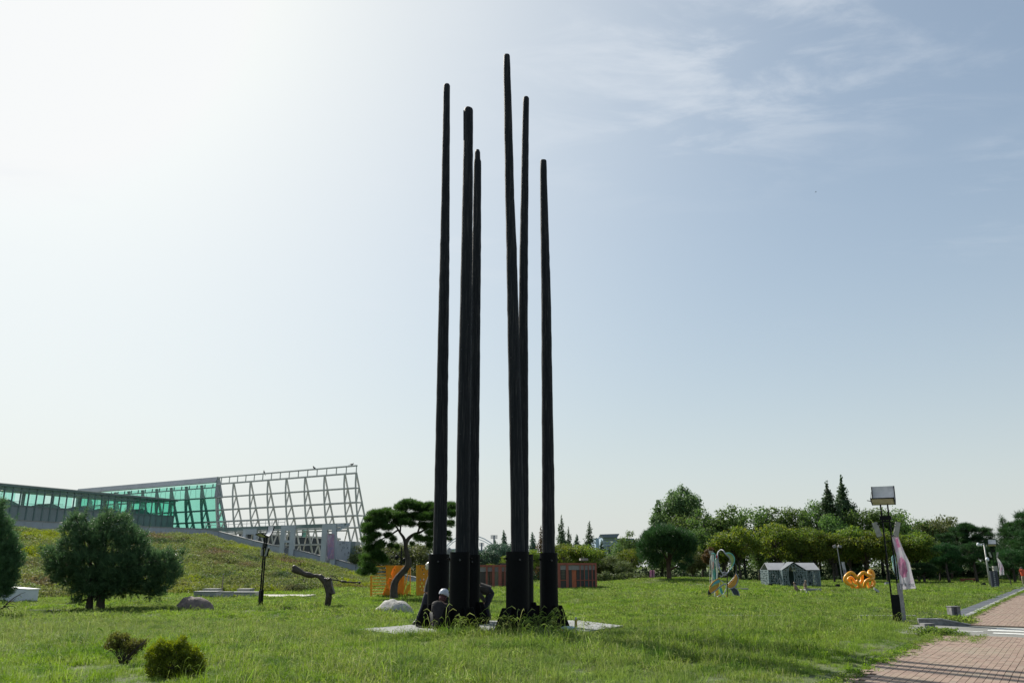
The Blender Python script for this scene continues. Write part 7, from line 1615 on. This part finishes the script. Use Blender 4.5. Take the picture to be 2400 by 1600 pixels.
hedge(1440, 1720, 1334, 104, '', L_dark, 171, 7000); hedge(1700, 2010, 1330, 105, '', L_dark, 172, 8000); hedge(1990, 2300, 1330, 106, '', L_dark, 173, 8000); hedge(1300, 1480, 1338, 104, '', L_dark, 174, 5000); hedge(840, 1080, 1330, 104, '', L_dark, 175, 5000); hedge(2280, 2520, 1325, 124, '', L_dark, 176, 7000)  # extra dark belts added to fill the shade beneath the trees
# ---- distant wooded backdrop as one mass each, low behind the rows
for (x0, x1, yt, Y, sd) in ((1030, 1420, 1290, 170, 81), (1420, 1800, 1262, 150, 82), (1780, 2150, 1256, 150, 83), (2120, 2560, 1262, 160, 84), (840, 1040, 1310, 190, 85)):
    a, b = at(x0, yt, Y), at(x1, yt, Y); r = random.Random(sd); bl = []; H = a.z - gz(a.x, Y); n_ = int((b.x - a.x) / 2.2)
    for i in range(n_):
        h_ = H * r.uniform(.75, 1.0); xx = a.x + (b.x - a.x) * i / n_; bl.append((xx, Y + r.uniform(-3, 3), h_ * .72, 2.2, 2.2, h_ * .3)); bl.append((xx + 1, Y + r.uniform(-3, 3), h_ * .35, 2.4, 2.4, h_ * .36))
    me = crown_mesh('distant_wood', bl, n_ * 420, .50, L_green, sd, shell=.5); mesh_obj('distant_wood', me, None, kind='stuff')

# ---- the two small azalea shrubs in front
L_az = leafmat('azalea_leaves', [(.045, .055, .014), (.08, .115, .018), (.15, .205, .026), (.24, .29, .035)], trans=.45)
L_azd = leafmat('dull_azalea_leaves', [(.05, .040, .018), (.08, .07, .025), (.12, .13, .03), (.17, .17, .04)], trans=.35)
def azalea(px, pyb, Y, spec, n, label, seed, m, stems, leaf=.032):
    b0 = at(px, pyb, Y); x, z0 = b0.x, gz(b0.x, Y); k = mpp(b0); r = random.Random(seed); g = np.random.default_rng(seed)
    lw = lambda a, b, dy=0: at(a, b, Y + dy) - vv(x, Y, z0); bl = []
    for a, b, rx, rz in spec: q = lw(a, b, r.uniform(-.12, .12)); bl.append((q.x, q.y, q.z, rx * k, rx * k, rz * k))
    # rosettes: clusters of leaves fanning upward
    C, N, kk = blob_points(bl, n, g, .55, 0); N = N / np.linalg.norm(N, axis=1, keepdims=True) + np.array([0, 0, .8]); m_ = 9
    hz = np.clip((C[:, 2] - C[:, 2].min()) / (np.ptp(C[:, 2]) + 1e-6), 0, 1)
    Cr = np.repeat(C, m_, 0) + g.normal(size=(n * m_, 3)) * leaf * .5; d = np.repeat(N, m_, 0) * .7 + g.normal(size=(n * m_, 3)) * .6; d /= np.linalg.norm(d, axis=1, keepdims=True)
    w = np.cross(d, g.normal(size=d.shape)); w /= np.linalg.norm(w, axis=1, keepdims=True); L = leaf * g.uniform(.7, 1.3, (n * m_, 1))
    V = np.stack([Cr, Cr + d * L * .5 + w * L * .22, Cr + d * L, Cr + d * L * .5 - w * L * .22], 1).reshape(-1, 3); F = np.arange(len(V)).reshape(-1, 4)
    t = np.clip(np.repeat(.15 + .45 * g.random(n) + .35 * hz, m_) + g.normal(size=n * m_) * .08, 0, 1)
    root = empty('azalea_shrub', vv(x, Y, z0), label, 'shrub', 'small azalea shrubs in the foreground'); mb = MB()
    for T in stems: mb.tube(catmull([lw(a, b) for a, b in T], 3), list(np.linspace(.012, .005, (len(T) - 1) * 3 + 1)), n=6)
    for _ in range(46): b = bl[r.randrange(len(bl))]; limb(mb, lw(px + r.uniform(-8, 8), pyb - 12), Vector(b[:3]) + Vector((r.uniform(-.5, .5) * b[3], r.uniform(-.5, .5) * b[4], r.uniform(-.3, .6) * b[5])), .007, .002, r, .12, 4, 4)
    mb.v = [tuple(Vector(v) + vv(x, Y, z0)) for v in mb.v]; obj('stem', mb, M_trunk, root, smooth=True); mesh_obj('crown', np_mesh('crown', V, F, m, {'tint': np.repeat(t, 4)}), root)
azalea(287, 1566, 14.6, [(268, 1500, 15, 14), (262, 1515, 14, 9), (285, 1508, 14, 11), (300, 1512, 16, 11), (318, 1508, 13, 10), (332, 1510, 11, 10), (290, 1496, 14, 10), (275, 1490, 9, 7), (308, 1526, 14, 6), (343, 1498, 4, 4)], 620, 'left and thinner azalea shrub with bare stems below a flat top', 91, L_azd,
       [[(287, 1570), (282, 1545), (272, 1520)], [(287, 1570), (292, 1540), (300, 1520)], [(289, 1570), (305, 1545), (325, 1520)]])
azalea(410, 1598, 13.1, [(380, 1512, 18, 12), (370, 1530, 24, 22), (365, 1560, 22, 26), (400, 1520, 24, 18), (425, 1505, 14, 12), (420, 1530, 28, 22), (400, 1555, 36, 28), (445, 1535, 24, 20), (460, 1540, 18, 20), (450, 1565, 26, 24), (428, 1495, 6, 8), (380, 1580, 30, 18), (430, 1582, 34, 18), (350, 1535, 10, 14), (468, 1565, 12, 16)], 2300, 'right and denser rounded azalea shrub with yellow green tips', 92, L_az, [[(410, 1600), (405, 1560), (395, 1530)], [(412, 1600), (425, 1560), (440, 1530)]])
# ================================================================= grass and weeds
def tuftmesh(name, nb, h, rad, w, seed, m, bend=.35, wide=False, seedheads=0, segs=2):
    g = np.random.default_rng(seed); V = []; F = []; T = []
    for i in range(nb):
        a = g.random() * 6.283; r = rad * g.random() ** .6; p = np.array([math.cos(a) * r, math.sin(a) * r, -.02]); hh = h * g.uniform(.5, 1.25)
        la = (a if g.random() < .5 else 0.2) + g.normal() * .8; lean = np.array([math.cos(la), math.sin(la), 0]) * hh * g.uniform(.1, bend * 1.7); wv = np.array([-math.sin(la), math.cos(la), 0]); 
        tw = g.random() * 3.14; wv = np.array([math.cos(tw), math.sin(tw), 0]); ww = w * g.uniform(.7, 1.3); o = len(V); tt = g.random()
        if segs == 2:
            m1 = p + lean * .3 + np.array([0, 0, hh * .6]); e = p + lean + np.array([0, 0, hh * (1 - .25 * abs(lean).sum() / hh)])
            V += [p - wv * ww, p + wv * ww, m1 + wv * ww * .8, m1 - wv * ww * .8, e]; F += [(o, o + 1, o + 2), (o, o + 2, o + 3), (o + 3, o + 2, o + 4)]; T += [tt] * 5
        else:
            e = p + lean + np.array([0, 0, hh]); V += [p - wv * ww, p + wv * ww, e]; F += [(o, o + 1, o + 2)]; T += [tt] * 3
    for i in range(seedheads):
        a = g.random() * 6.283; p = np.array([math.cos(a), math.sin(a), 0]) * rad * g.random(); hh = h * g.uniform(1.5, 2.1); la = g.normal() * .7 - .2; L = np.array([math.cos(la), math.sin(la), 0]) * hh
        pts = [p, p + L * .08 + [0, 0, hh * .5], p + L * .2 + [0, 0, hh * .82], p + L * .34 + [0, 0, hh * .92], p + L * .46 + [0, 0, hh * .86]]
        ws = [.0018, .0016, .003, .0065, .002]; wv = np.array([-math.sin(la), math.cos(la), 0]); wz = np.array([0, 0, 1])
        for vecw in (wv, wz):
            o = len(V)
            for q, s in zip(pts, ws): V += [q - vecw * s, q + vecw * s]
            for k in range(4): F += [(o + 2 * k, o + 2 * k + 1, o + 2 * k + 3), (o + 2 * k, o + 2 * k + 3, o + 2 * k + 2)]
            T += [.62 + .3 * g.random()] * 10
    return np_mesh(name, np.array(V), np.array(F), m, {'tint': np.array(T)})
def weedmesh(name, n, h, r, leaf, seed, m):
    g = np.random.default_rng(seed); C = g.normal(size=(n, 3)) * np.array([r * .5, r * .5, 0]); C[:, 2] = np.abs(g.random(n)) ** .7 * h * (1 - (np.hypot(C[:, 0], C[:, 1]) / (r * 1.8)) ** 2)
    V, F, _ = leaf_arrays(C, np.tile([0, 0, 1.0], (n, 1)), leaf, g, .5); return np_mesh(name, V, F, m, {'tint': np.repeat(g.random(n), 4)})
G_lawn = leafmat('lawn_grass', [(.070, .122, .024), (.126, .203, .036), (.192, .275, .055), (.29, .31, .16)], trans=.5, rough=.6, spec=.12,
                 wcols=[(.22, (.17, .31, .025), .50, .66, .8), (.9, (.040, .105, .020), .48, .66, .8), (.11, (.17, .215, .085), .50, .66, .55), (2.6, (.14, .14, .06), .62, .75, .5)])
G_hill = leafmat('slope_weeds', [(.08, .125, .035), (.14, .19, .05), (.19, .24, .075), (.25, .25, .14)], trans=.38, spec=.1,
                 wcols=[(.12, (.22, .28, .03), .52, .62, .9), (.15, (.15, .11, .065), .52, .62, .9), (.19, (.045, .085, .035), .54, .62, .9), (.8, (.12, .12, .055), .5, .7, .5)])
src = bpy.data.collections.new('grass_sources'); tufts = []
def srcobj(name, me): o = bpy.data.objects.new(name, me); src.objects.link(o); tufts.append(o); return o
SRC = {}
def collect(key, meshes):
    c = bpy.data.collections.new(key); 
    for i, me in enumerate(meshes): o = bpy.data.objects.new('%s_%02d' % (key, i), me); c.objects.link(o)
    SRC[key] = c
collect('near_turf', [tuftmesh('t', 46, .155, .20, .0042, s, G_lawn, .8) for s in (1, 2, 3, 7, 8)] + [tuftmesh('t', 38, .24, .18, .0040, s, G_lawn, .9, seedheads=1) for s in (4, 5)] + [weedmesh('t', 60, .09, .16, .045, s, G_lawn) for s in (6,)])
collect('mid_turf', [tuftmesh('t', 44, .14, .32, .007, s, G_lawn, .8) for s in (11, 12, 13, 16)] + [tuftmesh('t', 34, .15, .30, .007, 14, G_lawn, .8, seedheads=2), weedmesh('t', 60, .1, .26, .07, 15, G_lawn)])
collect('far_turf', [tuftmesh('t', 44, .14, .55, .014, s, G_lawn, .8, segs=1) for s in (21, 22, 23)] + [weedmesh('t', 60, .11, .4, .11, 24, G_lawn)])
collect('hill_weed', [tuftmesh('t', 40, .50, .5, .016, s, G_hill, .5, segs=1) for s in (31, 32)] + [weedmesh('t', 110, .55, .55, .15, s, G_hill) for s in (33, 34, 35)])
collect('seed_grass', [tuftmesh('t', 5, .24, .16, .004, s, G_lawn, .7, seedheads=3) for s in (41, 42, 43)])
collect('edge_weed', [weedmesh('t', 40, .06, .10, .03, s, G_lawn) for s in (51, 52)] + [tuftmesh('t', 20, .08, .10, .003, 53, G_lawn, .8)])
def scatter(name, key, P, scale, rot, tilt, **kw):
    me = bpy.data.meshes.new(name); n = len(P); me.vertices.add(n); me.vertices.foreach_set('co', np.asarray(P, np.float32).ravel())
    for nm, ar in (('s', scale), ('rz', rot), ('tx', tilt[:, 0]), ('ty', tilt[:, 1])):
        a = me.attributes.new(nm, 'FLOAT', 'POINT'); a.data.foreach_set('value', np.asarray(ar, np.float32))
    a = me.attributes.new('idx', 'INT', 'POINT'); a.data.foreach_set('value', np.random.default_rng(3).integers(0, len(SRC[key].objects), n).astype(np.int32))
    o = bpy.data.objects.new(name, me); COL.objects.link(o); ng = bpy.data.node_groups.new(name, 'GeometryNodeTree')
    ng.interface.new_socket('Geometry', in_out='INPUT', socket_type='NodeSocketGeometry'); ng.interface.new_socket('Geometry', in_out='OUTPUT', socket_type='NodeSocketGeometry')
    N = ng.nodes.new; gi, go = N('NodeGroupInput'), N('NodeGroupOutput'); ip = N('GeometryNodeInstanceOnPoints'); ci = N('GeometryNodeCollectionInfo'); ci.inputs['Collection'].default_value = SRC[key]; ci.inputs['Separate Children'].default_value = True; ci.inputs['Reset Children'].default_value = True
    m2p = N('GeometryNodeMeshToPoints'); lk = ng.links.new; lk(gi.outputs[0], m2p.inputs[0]); lk(m2p.outputs[0], ip.inputs['Points']); lk(ci.outputs[0], ip.inputs['Instance']); ip.inputs['Pick Instance'].default_value = True
    def attr(nm, ty='FLOAT'): a = N('GeometryNodeInputNamedAttribute'); a.data_type = ty; a.inputs[0].default_value = nm; return a.outputs[0]
    lk(attr('idx', 'INT'), ip.inputs['Instance Index']); cx = N('ShaderNodeCombineXYZ'); lk(attr('tx'), cx.inputs[0]); lk(attr('ty'), cx.inputs[1]); lk(attr('rz'), cx.inputs[2]); lk(cx.outputs[0], ip.inputs['Rotation']); lk(attr('s'), ip.inputs['Scale']); lk(ip.outputs[0], go.inputs[0])
    md = o.modifiers.new('scatter', 'NODES'); md.node_group = ng; props(o, kind='stuff'); return o
g = np.random.default_rng(77)
def fld(y0, y1, dens, ul, ur, seed):
    gg = np.random.default_rng(seed); A = .5 * (y1 ** 2 - y0 ** 2) * (ur - ul); n = int(A * dens); y = np.sqrt(gg.random(n) * (y1 ** 2 - y0 ** 2) + y0 ** 2); u = gg.uniform(ul, ur, n); return u * y, y
def lawn_ok(x, y, gg):
    a, b = ab(x, y); jag = .12 * np.sin(a * 1.7) + .08 * np.sin(a * 4.1 + 1) + gg.normal(size=len(x)) * .05
    onpath = (b > -.10 + jag) & (b < 9.2) & (a < 79.5) & (a < 16.4) | (b > -.78 + jag * .5) & (b < 9.2) & (a >= 16.4) & (a < 79.5)
    onroad = (a > 10.8) & (a < 15.3) & (b > -.9 + jag)
    # slab
    P = [(p.x, p.y) for p in slab_pts]; ins = np.ones(len(x), bool)
    for i in range(len(P)):
        (x0, y0), (x1, y1) = P[i], P[(i + 1) % len(P)]; ins &= ((x1 - x0) * (y - y0) - (y1 - y0) * (x - x0)) < .02
    box = (x > at(440, 1400, 47).x) & (x < at(686, 1400, 47).x) & (y > 46.7) & (y < 50.3)
    return ~(onpath | onroad | ins | box)
def pn(x, y, f, s): return np.sin(x * f + s) * np.sin(y * f * 1.13 + 2 * s) + .5 * np.sin(x * f * 2.3 + y * f * 1.7 + s * 3)
def sow(name, key, y0, y1, dens, ul, ur, sc, seed, hill=False):
    x, y = fld(y0, y1, dens, ul, ur, seed); gg = np.random.default_rng(seed + 5); u = x / y
    hillm = (y > np.interp(u, FU, FY) - 1.0 + gg.normal(size=len(x)) * .6) & (u < -.13) ; crest = y < np.interp(u, WU, WY) - .25
    ok = lawn_ok(x, y, gg); ok &= (hillm & crest) if hill else ~hillm
    x, y = x[ok], y[ok]; a, b = ab(x, y); uu = x / y; near_crest = np.clip((np.interp(uu, WU, WY) - y) / 5.0, .42, 1) if hill else 1
    s = near_crest * sc * gg.uniform(.7, 1.25, len(x)) * (1 + .22 * pn(x, y, .55, seed % 7)); s *= np.clip(.32 + (-b) / 2.4, .32, 1) if not hill else 1
    for px_, Y_, r_ in ((287, 14.6, .42), (410, 13.1, .55)):
        sx_ = at(px_, 1560, Y_).x; d_ = np.hypot(x - sx_, (y - Y_ + .35) * .6); s = np.where(d_ < r_, s * .35, np.where(d_ < r_ * 1.8, s * .6, s))
    # shorter mown patch near the path verge and thin round the boulders
    P = np.stack([x, y, terrain(x, y)], 1); return scatter(name, key, P, np.clip(s, .22, 2), gg.uniform(0, 6.28, len(x)), gg.normal(size=(len(x), 2)) * .10)
sow('lawn_grass', 'near_turf', 11.5, 26, 38, -.72, .66, 1.0, 101)
sow('lawn_grass', 'mid_turf', 26, 46, 15, -.70, .66, 1.0, 102)
sow('lawn_grass', 'far_turf', 46, 112, 5.5, -.64, .66, 1.0, 103)
sow('slope_weeds', 'hill_weed', 44, 106, 4.6, -.74, -.12, 1.0, 104, hill=True)
# tall seeding grass before the slab
gg = np.random.default_rng(9); n = 36; x = gg.uniform(-3.3, 3.4, n); y = gg.uniform(19.9, 20.68, n); x = np.concatenate([x, gg.uniform(-1.4, 1.6, 24)]); y = np.concatenate([y, gg.uniform(20.3, 20.68, 24)])
ok = lawn_ok(x, y, gg); x, y = x[ok], y[ok]
s = np.interp(x, [-3.3, -1.6, -1.2, .9, 1.2, 3.4], [.55, .95, 1.25, 1.3, .8, .5]) * gg.uniform(.8, 1.2, len(x))
scatter('seeding_grass', 'seed_grass', np.stack([x, y, terrain(x, y)], 1), s, gg.uniform(-.5, .6, len(x)), gg.normal(size=(len(x), 2)) * .08)
x = gg.uniform(-3.6, 2.6, 300); y = gg.uniform(19.9, 20.66, 300); ok = lawn_ok(x, y, gg); x, y = x[ok], y[ok]
scatter('lawn_grass', 'near_turf', np.stack([x, y, terrain(x, y)], 1), np.interp(x, [-3.6, -1.6, 1.2, 2.6], [.8, 1.6, 1.7, .8]) * gg.uniform(.7, 1.2, len(x)), gg.uniform(0, 6.28, len(x)), gg.normal(size=(len(x), 2)) * .1)
# weeds creeping in joints and along the verge
x, y = [], []
a = gg.uniform(-3, 10.8, 260); b = np.abs(gg.normal(size=260)) * .18 - .08; p = xy(a, b); x.append(p[0]); y.append(p[1])
a = gg.uniform(8.5, 10.9, 70); b = gg.uniform(0, 1.2, 70) ** 1.2; p = xy(a, b); x.append(p[0]); y.append(p[1])
a = gg.uniform(10.6, 11.1, 60); b = gg.uniform(-.4, .8, 60); p = xy(a, b); x.append(p[0]); y.append(p[1])
a = gg.uniform(15.3, 60, 500); b = gg.normal(size=500) * .07 + .02; p = xy(a, b); x.append(p[0]); y.append(p[1])
a = gg.uniform(15.4, 17.2, 160); b = gg.uniform(-.9, .4, 160); p = xy(a, b); x.append(p[0]); y.append(p[1])
x, y = np.concatenate(x), np.concatenate(y); a, b = ab(x, y)
sc_ = np.where((a > 15.3) & (a < 17.3) & (b < .3), 2.6, 1.0) * gg.uniform(.6, 1.3, len(x)) * np.where((a > 10.5) & (a < 11.2) & (b < .5), 2.2, 1)
scatter('verge_weeds', 'edge_weed', np.stack([x, y, np.zeros(len(x))], 1), sc_, gg.uniform(0, 6.28, len(x)), gg.normal(size=(len(x), 2)) * .1)
